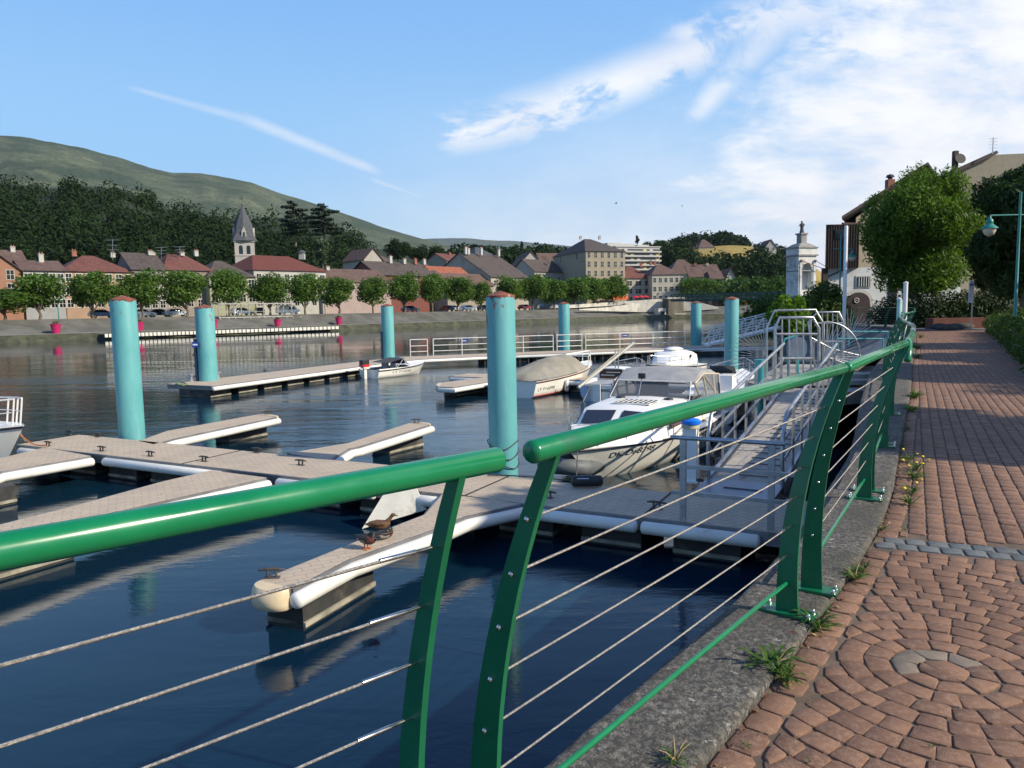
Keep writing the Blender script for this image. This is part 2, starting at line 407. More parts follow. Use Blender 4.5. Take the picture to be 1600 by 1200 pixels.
# denser near the camera
ts = [((k / (N - 1)) ** 1.25) for k in range(N)]
o_ = [o_[min(N - 1, int(t * (N - 1)))].lerp(o_[min(N - 1, int(t * (N - 1)) + 1)], (t * (N - 1)) % 1) for t in ts]
i_ = [i_[min(N - 1, int(t * (N - 1)))].lerp(i_[min(N - 1, int(t * (N - 1)) + 1)], (t * (N - 1)) % 1) for t in ts]
secs = []
for k in range(N):
    a_, b_ = o_[k], i_[k]; row = [(a_.x, a_.y, ZK - .22), (a_.x + noise.noise(V((a_.x * 9, a_.y * 9, 1))) * .012, a_.y, ZK - .02)]
    for j in range(15):
        f = .02 + .96 * j / 14; x, y = a_.x + (b_.x - a_.x) * f, a_.y + (b_.y - a_.y) * f
        row.append((x, y, ZK + noise.noise(V((x * 14, y * 14, 0))) * .006 + noise.noise(V((x * 45, y * 45, 5))) * .004 - (.006 if j in (0, 14) else 0)))
    row += [(b_.x + noise.noise(V((b_.x * 7, b_.y * 7, 3))) * .008, b_.y, ZK - .015), (b_.x, b_.y, ZP - .12)]
    secs.append(row)
m_.loft(secs, MKERB); struct(m_.build('stone_kerb', smooth=60))
# quay wall face under the kerb
m_ = MB(); wo_ = resample(KOs, 160)
m_.loft([[(p.x + .03, p.y - .02, ZK - .2), (p.x + .05, p.y - .03, -1.5)] for p in wo_], MWALL); struct(m_.build('quay_wall', smooth=60))
# land behind (one sheet)
MLAND = M('joint_sand', (.125, .088, .062), .95, var=.3, scale=6, bump=.4, bscale=60, world=True)
MASPH = M('right_asphalt', (.16, .155, .15), .92, var=.12, scale=.8, bump=.2, bscale=60, world=True)
land = [(p.x, p.y) for p in smooth_pl(KI, 1)] + [(21, 54), (24, 62), (34, 92), (75, 150), (150, 190), (320, 240), (420, 420), (6000, 3000), (3000, -3000), (-60, -300)]
m_ = MB(); m_.add([(x, y, ZP - .008) for x, y in land], [tuple(range(len(land)))], MLAND); ld = m_.build('quay_ground')
struct(ld)
# bank faces upstream
bk = [(23.2, 50.0), (21, 54), (24, 62), (34, 92), (75, 150), (150, 190), (320, 240)]
m_ = MB(); fo = offset(bk, 2.5)
m_.loft([[(p[0], p[1], ZP - .05), (q.x, q.y, -.8)] for p, q in zip(bk, fo)], M('riprap', (.12, .125, .11), .9, var=.4, scale=1.0, bump=1, bscale=2, world=True)); struct(m_.build('river_bank_slope'))
# asphalt lane beyond the brick path
lane = [(22.3, 40.3), (23.1, 45), (23.4, 50.1), (21.2, 54), (30, 75), (60, 75), (60, 44), (26.5, 38.4)]
m_ = MB(); m_.add([(x, y, ZP - .006) for x, y in lane], [tuple(range(len(lane)))], MASPH); struct(m_.build('road'))
# ---------------------------------------------------------------- brick paving, every cobble real geometry in one mesh
def cob_mat(name, c0, c1, c2):
    m = bpy.data.materials.new(name); m.use_nodes = True; t = NT(m.node_tree); p = m.node_tree.nodes['Principled BSDF']
    g = t.n('ShaderNodeNewGeometry'); pos = g.outputs['Position']; r_ = g.outputs['Random Per Island']
    c = t.mix(t.ramp(r_, 0, 1, smooth=False), c0, c1)
    c = t.mix(t.m('MULTIPLY', t.ramp(t.noise(pos, 38, 6, .7), .42, .7), .7), c, c2)
    c = t.mix(t.m('MULTIPLY', t.ramp(t.noise(pos, 1.6, 5, .65), .46, .68), .55), c, tuple(x * .62 for x in c0[:3]) + (1,))
    t.put(p.inputs['Base Color'], c); p.inputs['Roughness'].default_value = .82
    b_ = t.n('ShaderNodeBump'); b_.inputs['Strength'].default_value = .7; b_.inputs['Distance'].default_value = .006
    t.put(b_.inputs['Height'], t.noise(pos, 150, 4, .7)); m.node_tree.links.new(b_.outputs[0], p.inputs['Normal'])
    return m
MBRICK = cob_mat('brick_paver', (.245, .128, .076, 1), (.155, .080, .052, 1), (.33, .205, .135, 1))
MSLATE = cob_mat('slate_paver', (.10, .115, .12, 1), (.14, .15, .15, 1), (.18, .19, .18, 1))
MSTONE = cob_mat('grey_paver', (.225, .175, .13, 1), (.18, .14, .105, 1), (.28, .23, .17, 1))
def cobble(mb, pts, mat, h=.03, bev=.006, detail=True):
    c = sum((V(p) for p in pts), V((0, 0))) / len(pts); z = ZP + rnd.uniform(-.002, .002); tx, ty = rnd.uniform(-.018, .018), rnd.uniform(-.018, .018)
    n = len(pts); rings = []
    for q, dz in ((0, -h), (0, -.008), (bev * .3, -.002), (bev * .8, 0)):
        rg = []
        for p in pts:
            d = V(p) - c; l = d.length; p2 = c + d * max(.3, (l - q * 1.2) / l)
            rg.append((p2.x, p2.y, z + dz + (p2.x - c.x) * tx + (p2.y - c.y) * ty))
        rings.append(rg)
    vs = [p for rg in rings for p in rg]; fs = []
    for i in range(3):
        for k in range(n): fs.append((i * n + k, i * n + (k + 1) % n, (i + 1) * n + (k + 1) % n, (i + 1) * n + k))
    fs.append(tuple(3 * n + k for k in range(n))); mb.add(vs, fs, mat)
def soft(pts, j=.004, cut=.16):
    """round the corners of a quad and jitter it"""
    out = []; n = len(pts)
    pts = [V(p) + V((rnd.uniform(-j, j), rnd.uniform(-j, j))) for p in pts]
    for i in range(n):
        a_, b_, c_ = pts[i - 1], pts[i], pts[(i + 1) % n]; out += [b_.lerp(a_, cut), b_.lerp(c_, cut)]
    return out
def inside(p, poly):
    x, y = p; r_ = False; n = len(poly)
    for i in range(n):
        x0, y0 = poly[i]; x1, y1 = poly[(i + 1) % n]
        if (y0 > y) != (y1 > y) and x < (x1 - x0) * (y - y0) / (y1 - y0) + x0: r_ = not r_
    return r_
kin = [(p.x, p.y) for p in KIs]
def kdist(p):
    """signed distance right of the kerb's inner edge"""
    best = 1e9; sg = 1
    for i in range(len(KIs) - 1):
        a_, b_ = KIs[i], KIs[i + 1]; d = b_ - a_; t = max(0, min(1, (p - a_).dot(d) / d.length_squared)); q = a_ + d * t
        if (p - q).length < best: best = (p - q).length; sg = 1 if d.x * (p.y - a_.y) - d.y * (p.x - a_.x) < 0 else -1
    return best * sg
bp0, bd = V((2.22, 4.50)), V((.926, -.377)); bn = V((.377, .926))
pave = MB(); CEN = [V((1.73, 2.89)), V((3.45, 1.75)), V((.55, 1.25)), V((3.9, 3.35)), V((2.3, .4)), V((-.6, -.6)), V((5.4, 2.3)), V((1.0, -1.2))]
rw = .100
for ci, cc in enumerate(CEN):
    k = 0
    while k < 20:
        r0, r1 = k * rw, (k + 1) * rw; rm = (r0 + r1) / 2 + 1e-6; n = max(3, int(2 * math.pi * rm / .110)) if k else 2
        ph = rnd.uniform(0, 6)
        angs = [ph + 2 * math.pi * (i + rnd.uniform(-.12, .12)) / n for i in range(n)]; angs.append(angs[0] + 2 * math.pi)
        for i in range(n):
            a0, a1 = angs[i], angs[i + 1]; am = (a0 + a1) / 2; c_ = cc + V((math.cos(am), math.sin(am))) * rm
            if min(range(len(CEN)), key=lambda q: (c_ - CEN[q]).length) != ci: continue
            if (c_ - bp0).dot(bn) > -.10 or kdist(c_) < .125 or c_.y < -1.5: continue
            g = .002; gi = g / max(rm, .1)
            if k == 0: pts = [cc + V((math.cos(a0 + (a1 - a0) * j / 3), math.sin(a0 + (a1 - a0) * j / 3))) * (r1 - g) for j in range(4)]
            else: pts = [cc + V((math.cos(q), math.sin(q))) * rr for q, rr in ((a0 + gi, r0 + g), (a0 + gi, r1 - g), (a1 - gi, r1 - g), (a1 - gi, r0 + g))]
            for j_ in range(len(pts)):
                kd_ = kdist(pts[j_])
                if kd_ < .133: pts[j_] = pts[j_] + V((.8, -.6)) * (.133 - kd_)
            cobble(pave, soft(pts, .0035, .10), MSTONE if k == 1 and ci == 0 and i % n < 4 else MBRICK)
        k += 1
# border course along the kerb (near part) and slate band
L0 = 0; bpts = resample(KIs, 420)
for i in range(60, 300):
    a_, b_ = bpts[i], bpts[i + 1]; d = (b_ - a_); 
    if d.length < .02: continue
    nr = V((d.y, -d.x)).normalized(); mid = a_.lerp(b_, .5)
    if abs((mid - bp0).dot(bn)) < .16: continue
    cobble(pave, soft([a_.lerp(b_, .03) + nr * .01, a_.lerp(b_, .03) + nr * .125, a_.lerp(b_, .97) + nr * .125, a_.lerp(b_, .97) + nr * .01], .004), MBRICK)
for row in range(2):
    for i in range(46):
        a0 = bp0 + bd * (-.35 + i * .12 + (row * .06)) + bn * (-.06 + row * .12)
        if kdist(a0) < .03: continue
        cobble(pave, soft([a0 + bd * .004 + bn * .004, a0 + bd * .114 + bn * .004, a0 + bd * .114 + bn * .114, a0 + bd * .004 + bn * .114], .004, .1), MSLATE)
# running courses along the path
pd = V((.474, .8805)); pq = V((.8805, -.474)); p0 = V((2.61, 5.07))
for r_ in range(0, 39):
    s_ = -6.0 + rnd.uniform(0, .1)
    far_ = 39 if r_ < 37 else 20
    while s_ < far_:
        ln = rnd.uniform(.115, .16); 
        if s_ > 16: ln *= 1.6
        a0 = p0 + pq * (r_ * .108 - .10) + pd * s_; c_ = a0 + pd * ln / 2 + pq * .052
        ok = (c_ - bp0).dot(bn) > .25 and kdist(c_) > .10
        if ok:
            slate = (r_ < 3 and 8.2 < s_ < 11.6)
            g = .0035; gl = .0015
            q_ = [a0 + pd * gl + pq * g, a0 + pd * (ln - gl) + pq * g, a0 + pd * (ln - gl) + pq * (.108 - g), a0 + pd * gl + pq * (.108 - g)]
            if r_ < 12:
                for j_ in range(4):
                    kd_ = kdist(q_[j_])
                    if kd_ < .133: q_[j_] = q_[j_] + pq * (.133 - kd_)
                if (q_[2] - q_[1]).dot(pq) < .03 or (q_[3] - q_[0]).dot(pq) < .012: s_ += ln; continue
            if s_ < 9: q_ = soft(q_, .0035, .10)
            cobble(pave, q_, MSLATE if slate else MBRICK)
        s_ += ln
struct(pave.build('brick_paving', smooth=35))
# ================================================================ GREEN RAILING ON THE KERB
MGREEN = M('green_paint', (.004, .165, .060), .24, var=.07, scale=9, spec=.5, coat=.15, dirt=(.03, .13, .075), dscale=5, damt=(.60, .74))
MGREEN_F = M('green_plate_shaded', (.004, .115, .048), .34, var=.1, scale=6, dirt=(.03, .07, .04), dscale=14, damt=(.62, .75))  # railing green with the posts' shade put into the colour, plus dirt specks
MCABLE = M('steel_cable', (.42, .38, .33), .45, metal=.7, var=.35, scale=160, bump=.5, bscale=260)
MSTEEL = M('bright_steel', (.62, .61, .58), .25, metal=1.0, var=.1, scale=30)
MGALV = M('galvanised_steel', (.40, .41, .43), .42, metal=.75, var=.18, scale=8)
ZR = 2.90; RR = .0255
def g2(px, py, z): p = G(px, py, z); return V((p.x, p.y))
HT = [1.90] + [2.04 + .138 * k for k in range(6)]
def post(parent, base, lean, along, ztop=ZR, detail=True):
    """curved flat steel plate, base on the kerb, top leaning to the path"""
    A_ = along.normalized(); L_ = V((A_.y, -A_.x)); LD = lean.normalized(); tot = lean.length; n = 14 if detail else 6; mb = MB(); secs = []
    for i in range(n + 1):
        h = i / n; off = tot * (h ** 2.1) - .012 * math.sin(math.pi * h); wd = .104 * (1 - h) + .038 * h; z = ZK + .012 + (ztop - ZK - .03) * h
        c = base + LD * off; q = [c - L_ * wd / 2 - A_ * .008, c + L_ * wd / 2 - A_ * .008, c + L_ * wd / 2 + A_ * .008, c - L_ * wd / 2 + A_ * .008]
        secs.append([(p.x, p.y, z) for p in q])
    mb.loft(secs, MGREEN_F, closed=True, caps=True)
    po = mb.build('post', parent, smooth=35)
    mb = MB(); an = math.atan2(L_.y, L_.x)
    mb.box((base.x + L_.x * .005, base.y + L_.y * .005, ZK + .009), (.24, .105, .012), MGREEN_F, an); mb.build('base_plate', po)
    if detail:
        for sx_ in (-.098, .108):
            for sy_ in (-.035, .035):
                p = base + L_ * sx_ + A_ * sy_; mb = MB()
                mb.lathe([(.011, 0), (.011, .007), (.008, .008), (.008, .014), (.005, .018)], (p.x, p.y, ZK + .0152), MSTEEL, 8); mb.build('bolt', po, smooth=40)
    def at(z):
        h = (z - ZK - .012) / (ztop - ZK - .03); c = base + LD * (tot * (max(0, h) ** 2.1) - .012 * math.sin(math.pi * h)); return V((c.x, c.y, z))
    return at
FG = 'green railing panels along the quay'
def panel(rail, b0, b1, l0, l1, label, inset=.09, detail=True, extra=None, terminals=True, ends=(True, True)):
    """rail = list of points; posts at both ends; b0,b1 bases; l0,l1 lean vectors"""
    p0_, p1_ = V(rail[0]), V(rail[-1]); al = V((b1.x - b0.x, b1.y - b0.y)).normalized()
    t = thing('green_railing', (b0.x, b0.y, ZK), label, 'railing', FG)
    mb = MB(); mb.tube(rail, RR, MGREEN, 20 if detail else 10, dome=True); mb.build('handrail', t, smooth=60)
    if extra: MB().tube(extra, RR, MGREEN, 16, dome=True).build('handrail_end', t, smooth=60)
    A0 = post(t, b0, l0, al, detail=detail); A1 = post(t, b1, l1, al, detail=detail)
    for k, z in enumerate(HT):
        a_, b_ = A0(z), A1(z); d = (b_ - a_).normalized(); mb = MB()
        if k == 0: mb.tube([a_, b_], .010, MGREEN, 10); mb.build('lower_rail', t, smooth=60); continue
        if detail:
            n = 24; mb.tube([a_.lerp(b_, i / n) - V((0, 0, .006 * math.sin(math.pi * i / n))) for i in range(n + 1)], .0032, MCABLE, 6)
            if terminals:
                mb.tube([b_ - d * .14, b_ - d * .06, b_ - d * .058, b_], [.0052, .0052, .004, .004], MSTEEL, 8)
            for e, s_ in ((a_, -1), (b_, 1)):
                mb.sphere(e + d * s_ * .011, .0075, MSTEEL, 8, 6)
        else: mb.tube([a_, b_], .0035, MCABLE, 4)
        mb.build('cable', t, smooth=60)
    return t
def r3(p, z=ZR): return V((p.x, p.y, z))
ra1 = g2(776, 718, ZR); ra0_ = g2(0, 862, ZR); da = (ra1 - ra0_).normalized(); ra0 = ra1 - da * 2.1
rb0, rb1 = g2(832, 706, ZR), g2(1317, 576, ZR); rc0, rc1 = g2(1323, 574.5, ZR), g2(1414, 536.5, ZR)
la = V((-da.y, da.x)) * -.22; db = (rb1 - rb0).normalized(); lb = V((db.y, -db.x)) * .22
b1_ = g2(1230, 958, ZK); b2_ = g2(1268, 922, ZK)
panel([r3(ra0), r3(ra1)], ra0 + da * .12 - la, ra1 - da * .10 - la, la, la, 'green railing panel nearest the camera, its thick handrail leaving at the left edge')
panel([r3(rb0), r3(rb1)], rb0 + db * .07 - lb, b1_, lb, (rb1 - db * .05) - b1_, 'green railing panel in the middle foreground, in front of the moored cabin cruiser')
dc = (rc1 - rc0).normalized(); b3_ = g2(1350, 780, ZK)
panel([r3(rc0), r3(rc1)], b2_, b3_, (rc0 + dc * .10) - b2_, (rc1 - dc * .10) - b3_, 'third green railing panel, ending at the tall thin poles', terminals=False)
ex0, ex1 = D(1418, 563, 5.60), D(1421, 541, 5.66)
pts = resample(KOs, 400); kd = []
bases = [b3_ + V((.10, .17)), g2(1379, 696, ZK), g2(1390.5, 647, ZK)]
pth = V((.474, .8805))
kl = resample([V(q) for q in [(4.91, 9.61), (5.85, 11.6), (8.85, 17.6), (13.35, 25.2), (21.75, 40.8), (22.65, 45), (23.0, 50.2)]], 19)
bases += [V(q) for q in kl[1:]]
ORD = ['first', 'second', 'third', 'fourth', 'fifth', 'sixth', 'seventh', 'eighth', 'ninth', 'tenth', 'eleventh', 'twelfth', 'thirteenth', 'fourteenth', 'fifteenth', 'sixteenth', 'seventeenth', 'eighteenth']
labs = ['a short way past the ring joint', 'beside the dandelions on the kerb', 'beside the slate patch of paving', 'level with the steel gates', 'just past the steel gates']
for i in range(len(bases) - 1):
    a_, b_ = bases[i], bases[i + 1]; d = (b_ - a_).normalized(); nr = V((d.y, -d.x)) * .24
    det = i < 2
    A_, B_ = a_ + d * .08, b_ - d * .08
    rl = [r3(A_ + nr - d * .06), r3(B_ + nr + d * .06)]
    if i == 0: rl[0] = V((ex1.x, ex1.y, ex1.z)); rl = [ex0, ex0.lerp(ex1, .6), rl[0] + V((0.01, .03, .02)), r3(A_ + nr + d * .25), rl[1]]
    px_ = 0
    lab = ('green railing panel ' + labs[i]) if i < 5 else None
    t = panel(rl, A_, B_, nr, nr, lab or 'slender green railing panel of the distant run beside the brick path', detail=det, terminals=False)
    if i >= 5: t['label'] = '%s of the slender distant railing panels, counted from the far corner end' % ORD[len(bases) - 2 - i]
# thin grey rail further left of the far corner
t = thing('handrail', (23.0, 50.4, ZK), 'thin grey-green handrail over the bushes left of the white pole', 'railing')
q = [V((23.0, 50.4, 2.88)), V((21.6, 53.2, 2.9)), V((20.2, 54.3, 2.9))]
mb = MB(); mb.tube(q, .035, M('grey_green', (.14, .20, .20), .4), 8); mb.build('top_rail', t, smooth=60)
for p in q: MB().tube([(p.x, p.y, 1.6), p], .03, MGREEN_F, 6).build('post', t)
# ================================================================ PILES
def pile_mat():
    m = bpy.data.materials.new('turquoise_pile_paint'); m.use_nodes = True; t = NT(m.node_tree); p = m.node_tree.nodes['Principled BSDF']
    tc_ = t.n('ShaderNodeTexCoord'); oi = t.n('ShaderNodeObjectInfo'); ob = t.n('ShaderNodeVectorMath', operation='ADD')
    m.node_tree.links.new(tc_.outputs['Object'], ob.inputs[0]); m.node_tree.links.new(oi.outputs['Location'], ob.inputs[1]); v = ob.outputs[0]
    n = t.noise(t.map(v, scale=(2, 2, .6)), 1.5, 5, .6); c = t.mix(t.ramp(n, .3, .7), (.090, .32, .335, 1), (.125, .38, .39, 1))
    c = t.mix(t.m('MULTIPLY', t.ramp(t.noise(t.map(v, scale=(3, 3, .5)), 1.4, 6, .65), .54, .75), .55), c, (.30, .50, .50, 1))
    sp = t.n('ShaderNodeSeparateXYZ'); m.node_tree.links.new(tc_.outputs['Object'], sp.inputs[0])
    edge = t.ramp(sp.outputs[2], 2.55, 3.05)
    wl = t.ramp(t.m('ADD', sp.outputs[2], t.m('MULTIPLY', t.noise(v, 5, 4, .6), .35)), .62, .28)
    c = t.mix(t.m('MULTIPLY', wl, .85), c, (.035, .075, .045, 1))
    rust = t.ramp(t.m('ADD', t.noise(t.map(v, scale=(1, 1, .45)), 6, 6, .7), t.m('MULTIPLY', edge, .10)), .715, .745)
    c = t.mix(rust, c, (.22, .075, .035, 1))
    t.put(p.inputs['Base Color'], c); p.inputs['Roughness'].default_value = .5
    return m
MPILE = pile_mat()
MRUST = M('rusty_cap', (.20, .06, .035), .8, var=.35, scale=5, dirt=(.62, .60, .56), dscale=4, damt=(.56, .64))
def pile(px, rad, x, y, label, top=3.42, extra=None):
    t = thing('mooring_pile', (x, y, 0), label, 'mooring pile', 'turquoise mooring piles of the marina')
    top = top + .02 * noise.noise(V((x, y, 0)))
    MB().lathe([(rad, -2.0), (rad, 0), (rad, 1.5), (rad, top - .02), (rad * .985, top)], (x, y, 0), MPILE, 40).build('shaft', t, smooth=50)
    mb = MB(); n = 40; rr = random.Random(int(px)); prof = []
    base = [(x + math.cos(2 * math.pi * k / n) * rad * (1.012 + rr.uniform(-.005, .005)), y + math.sin(2 * math.pi * k / n) * rad * (1.012 + rr.uniform(-.005, .005)), top - .012 - rr.random() ** 3 * .06) for k in range(n)]
    r2 = [(x + math.cos(2 * math.pi * k / n) * rad * 1.015, y + math.sin(2 * math.pi * k / n) * rad * 1.015, top + .008) for k in range(n)]
    r3_ = [(x + math.cos(2 * math.pi * k / n) * rad * .45, y + math.sin(2 * math.pi * k / n) * rad * .45, top + rad * .22) for k in range(n)]
    r4 = [(x + math.cos(2 * math.pi * k / n) * .02, y + math.sin(2 * math.pi * k / n) * .02, top + rad * .36) for k in range(n)]
    mb.loft([base, r2, r3_, r4], MRUST, closed=True, caps=True); mb.build('conical_cap', t, smooth=40)
    return t
P = {}
for key, px, py, wpx, lab in [
    ('P1', 197, 684, 38.5, 'turquoise pile at the far left, standing through the near walkway'),
    ('P2', 320, 596, 29, 'paler weathered turquoise pile with a small blue plate, at the end of the outer walkway'),
    ('P3', 606, 561, 19.3, 'turquoise pile behind the small speedboat, where the outer walkway bends'),
    ('P4', 787, 738, 46, 'large turquoise pile in the middle, nearest to the camera'),
    ('P5', 882.5, 546, 17.5, 'slim turquoise pile in the white railing behind the covered motorboat'),
    ('P6', 1089.5, 538, 16.3, 'slim turquoise pile at the foot of the far white gangway'),
    ('P7', 1145.5, 586, 21.6, 'turquoise pile right of the cruiser canopy, in front of the fan of spikes')]:
    base = G(px, py, .5); rad = wpx / F * base.y / 2
    c = V((base.x, base.y + rad)); P[key] = (c, rad)
    pile(px, rad, c.x, c.y, lab, top=3.2 + {'P1': .39, 'P2': .33, 'P3': .36, 'P4': .235, 'P5': .35, 'P6': .25, 'P7': .27}[key])
# dark rubber rubbing strip and blue plate on P2, strip on P3
for key, py0 in (('P2', 540), ('P3', 525)):
    c, rad = P[key]
    mb = MB(); mb.box((c.x - rad * .98, c.y - rad * .55, 1.3 if key == 'P2' else 1.1), (.10, .12, 1.9), M('navy_rubber', (.015, .03, .07), .6))
    for k in range(4): mb.box((c.x - rad * 1.05, c.y - rad * .62, .7 + k * .45), (.13, .14, .07), M('navy_rubber'))
    tag(mb.build('rubbing_strip', loc=(c.x - rad, c.y - .2, .4)), 'dark blue rubbing strip with clamps on the %s pile' % ('pale weathered left' if key == 'P2' else 'bend-of-walkway'), 'rubbing strip')
c, rad = P['P2']
mb = MB(); q = D(305, 538.5, c.y - rad * 1.15); mb.box(q, (.27, .02, .22), M('blue_plate', (.02, .05, .28), .4)); mb.box(q + V((0, -.012, 0)), (.20, .004, .06), M('white_mark', (.7, .75, .8), .5))
tag(mb.build('blue_plate', loc=q), 'small blue plate fixed to the left side of the pale weathered pile', 'plate')
# ================================================================ FLOATING DOCKS
def deck_mat():
    m = bpy.data.materials.new('dock_concrete'); m.use_nodes = True; t = NT(m.node_tree); p = m.node_tree.nodes['Principled BSDF']
    g = t.n('ShaderNodeNewGeometry'); pos = g.outputs['Position']; v = t.map(pos, rot=(0, 0, R(-27.5)))
    br = t.n('ShaderNodeTexBrick'); m.node_tree.links.new(v, br.inputs[0]); br.inputs['Scale'].default_value = 1.0; br.inputs['Brick Width'].default_value = .22; br.inputs['Row Height'].default_value = .11
    br.inputs['Mortar Size'].default_value = .007; br.inputs['Color1'].default_value = (.50, .40, .295, 1); br.inputs['Color2'].default_value = (.45, .355, .26, 1); br.inputs['Mortar'].default_value = (.29, .25, .21, 1)
    c = t.mix(t.m('MULTIPLY', t.ramp(t.noise(pos, 1.6, 6, .65), .42, .75), .5), br.outputs[0], (.27, .24, .20, 1))
    c = t.mix(t.m('MULTIPLY', t.ramp(t.noise(pos, 40, 3, .7), .45, .7), .4), c, (.58, .48, .36, 1))
    c = t.mix(t.ramp(t.noise(pos, 7, 3, .7), .70, .76), c, (.12, .10, .08, 1))
    t.put(p.inputs['Base Color'], c); p.inputs['Roughness'].default_value = .88
    b_ = t.n('ShaderNodeBump'); b_.inputs['Strength'].default_value = .6; b_.inputs['Distance'].default_value = .006; t.put(b_.inputs['Height'], t.noise(pos, 70, 3, .7)); m.node_tree.links.new(b_.outputs[0], p.inputs['Normal'])
    return m
MDECK = deck_mat()
MFEND = M('white_fender', (.70, .685, .63), .45, var=.07, scale=2, dirt=(.45, .43, .36), dscale=2.5, damt=(.56, .78))
MCREAM = M('cream_cap', (.66, .53, .34), .5, var=.1, scale=3, dirt=(.33, .26, .17), dscale=3, damt=(.55, .8))
MFLOAT = M('dark_float', (.030, .030, .030), .7, var=.4, scale=2, dirt=(.12, .11, .09), dscale=1.5, damt=(.5, .7))
MEDGE = M('galvanised_edge', (.20, .20, .21), .5, metal=.5, var=.2, scale=3)
ZD = .5
def deck(name, pts, label, cat, group=None, fend=(), floats=(), caps=(), joints=()):
    """pts = plan corners; fend = runs of points for white fender tubes; floats = (p, q, width) boxes"""
    c = pts[0]; t = thing(name, (c[0], c[1], 0), label, cat, group)
    mb = MB(); mb.prism(pts, ZD - .05, ZD, MDECK); mb.build('walking_surface', t)
    mb = MB(); n = len(pts)
    for i in range(n):
        a_, b_ = V(pts[i]), V(pts[(i + 1) % n]); mb.bar((a_.x, a_.y, ZD - .09), (b_.x, b_.y, ZD - .09), .05, .17, MEDGE)
    mb.build('steel_frame', t)
    for run in fend:
        r_ = [V((p[0], p[1], ZD - .12)) for p in run]; MB().tube(r_, .085, MFEND, 12, dome=True).build('fender', t, smooth=60)
    for a_, b_, wd, z0 in floats:
        a_, b_ = V(a_), V(b_); mb = MB(); mb.bar((a_.x, a_.y, (ZD - .18 + z0) / 2), (b_.x, b_.y, (ZD - .18 + z0) / 2), wd, ZD - .18 - z0, MFLOAT)
        mb.bar((a_.x, a_.y, .06), (b_.x, b_.y, .06), wd + .06, .05, M('float_waterline', (.26, .24, .19), .8, var=.4, scale=3)); mb.build('float', t)
    for a_, b_ in caps:
        # rounded cream nose between two corners
        a_, b_ = V(a_), V(b_); d = (b_ - a_); L_ = d.length; d.normalize(); n_ = V((d.y, -d.x)); secs = []
        for k in range(13):
            th = math.pi * k / 12; cx = a_.lerp(b_, .5) - d * (L_ / 2 * math.cos(th)); fwd = n_ * (.19 * math.sin(th) ** .8); p = cx + fwd
            q = cx + n_ * (.19 * math.sin(th) ** .8 * .86) + (a_.lerp(b_, .5) - cx) * .06
            secs.append([(q.x, q.y, ZD + .008), (p.x, p.y, ZD - .02), (p.x + n_.x * .025, p.y + n_.y * .025, ZD - .09), (p.x + n_.x * .02, p.y + n_.y * .02, ZD - .15), (p.x, p.y, ZD - .20), (q.x, q.y, ZD - .215)])
        mb = MB(); mb.loft(secs, MCREAM); mid = a_.lerp(b_, .5)
        mb.add([(s_[0]) for s_ in secs], [tuple(range(12, -1, -1))], MCREAM); mb.build('rounded_end_cap', t, smooth=70)
    return t
NA, NB = V((-10.75, 15.97)), V((3.04, 8.72)); ud = (NB - NA).normalized(); vd = V((-ud.y, ud.x)); WD = 1.38
def on(s_, w_=0.0): p = NA + ud * s_ + vd * w_; return (p.x, p.y)
LN = (NB - NA).length
def sof(px, py): p = G(px, py, ZD); return (V((p.x, p.y)) - NA).dot(ud)
fe = vd * -.07
def fr(s0, s1, w_=-.07): return [on(s0, w_), on(s1, w_)]
sL = [sof(145, 715), sof(415, 748), sof(657, 766), sof(814, 788), sof(1000, 810)]
dock = deck('floating_walkway', [on(0), on(LN), on(LN, WD), on(0, WD)], 'near beige floating walkway crossing the picture from lower right to the left', 'dock',
    fend=[fr(.25, 1.5), fr(sL[0] + .05, sof(330, 736)), fr(sof(415, 748) + .05, sof(585, 760)), fr(sL[2] + .02, sof(690, 769)), fr(sL[3] + .05, sL[4] - .08), fr(sL[4] + .05, LN - .12)],
    floats=[(on(.3 + k * 1.28, WD / 2), on(1.15 + k * 1.28, WD / 2), 1.05, -.25) for k in range(12)])
# seams
for s_ in (sL[4], sL[0] + 2.2, sL[2] + .8):
    MB().bar(r3(V(on(s_, -.01)), ZD + .004), r3(V(on(s_, WD + .01)), ZD + .004), .03, .008, M('seam_dark', (.03, .03, .03), .8)).build('seam', dock)
def gp(*l): return [tuple(G(x, y, ZD).xy) for x, y in l]
FGp = 'short finger docks branching off the near walkway'
f3 = gp((404, 908), (455, 919), (544, 873), (677, 826), (725, 806), (813, 787), (694, 769), (664, 804), (607, 826))
deck('finger_dock', f3, 'finger dock with a cream rounded nose, on which the ducks rest', 'finger dock', FGp,
     fend=[[tuple(p) for p in offset([f3[1], f3[2], f3[3], f3[4], f3[5]], -.06)]], floats=[((V(f3[0]) + V(f3[1])) / 2 + V((.05, .12)), (V(f3[0]) + V(f3[1])) / 2 + V((.05, .12)) + (V(f3[2]) - V(f3[1])).normalized() * 1.25, .46, -.3)], caps=[(f3[0], f3[1])])
w2 = g2(415, 746, ZD); w2b = g2(330, 735, ZD); wv = (g2(415, 746, ZD) - g2(150, 797, ZD)).normalized()
f2 = [w2b, w2b - wv * .9 + V((-.15, -.2)), w2b - wv * 5.2 + V((.1, -.1)), w2b - wv * 5.2 + V((.62, -.35)), w2]
f2 = gp((-120, 850), (-60, 868), (165, 802), (415, 746), (330, 735), (255, 752), (110, 792))
deck('finger_dock', f2, 'finger dock at the left that slips behind the thick green handrail', 'finger dock', FGp, fend=[[tuple(p) for p in offset(f2[1:4], -.06)]],
     floats=[((V(f2[0]) + V(f2[1])) / 2, (V(f2[0]) + V(f2[1])) / 2 + V((.7, 1.2)), .46, -.3)])
f1 = gp((-160, 760), (-110, 775), (0, 736), (140, 712), (70, 699), (0, 716))
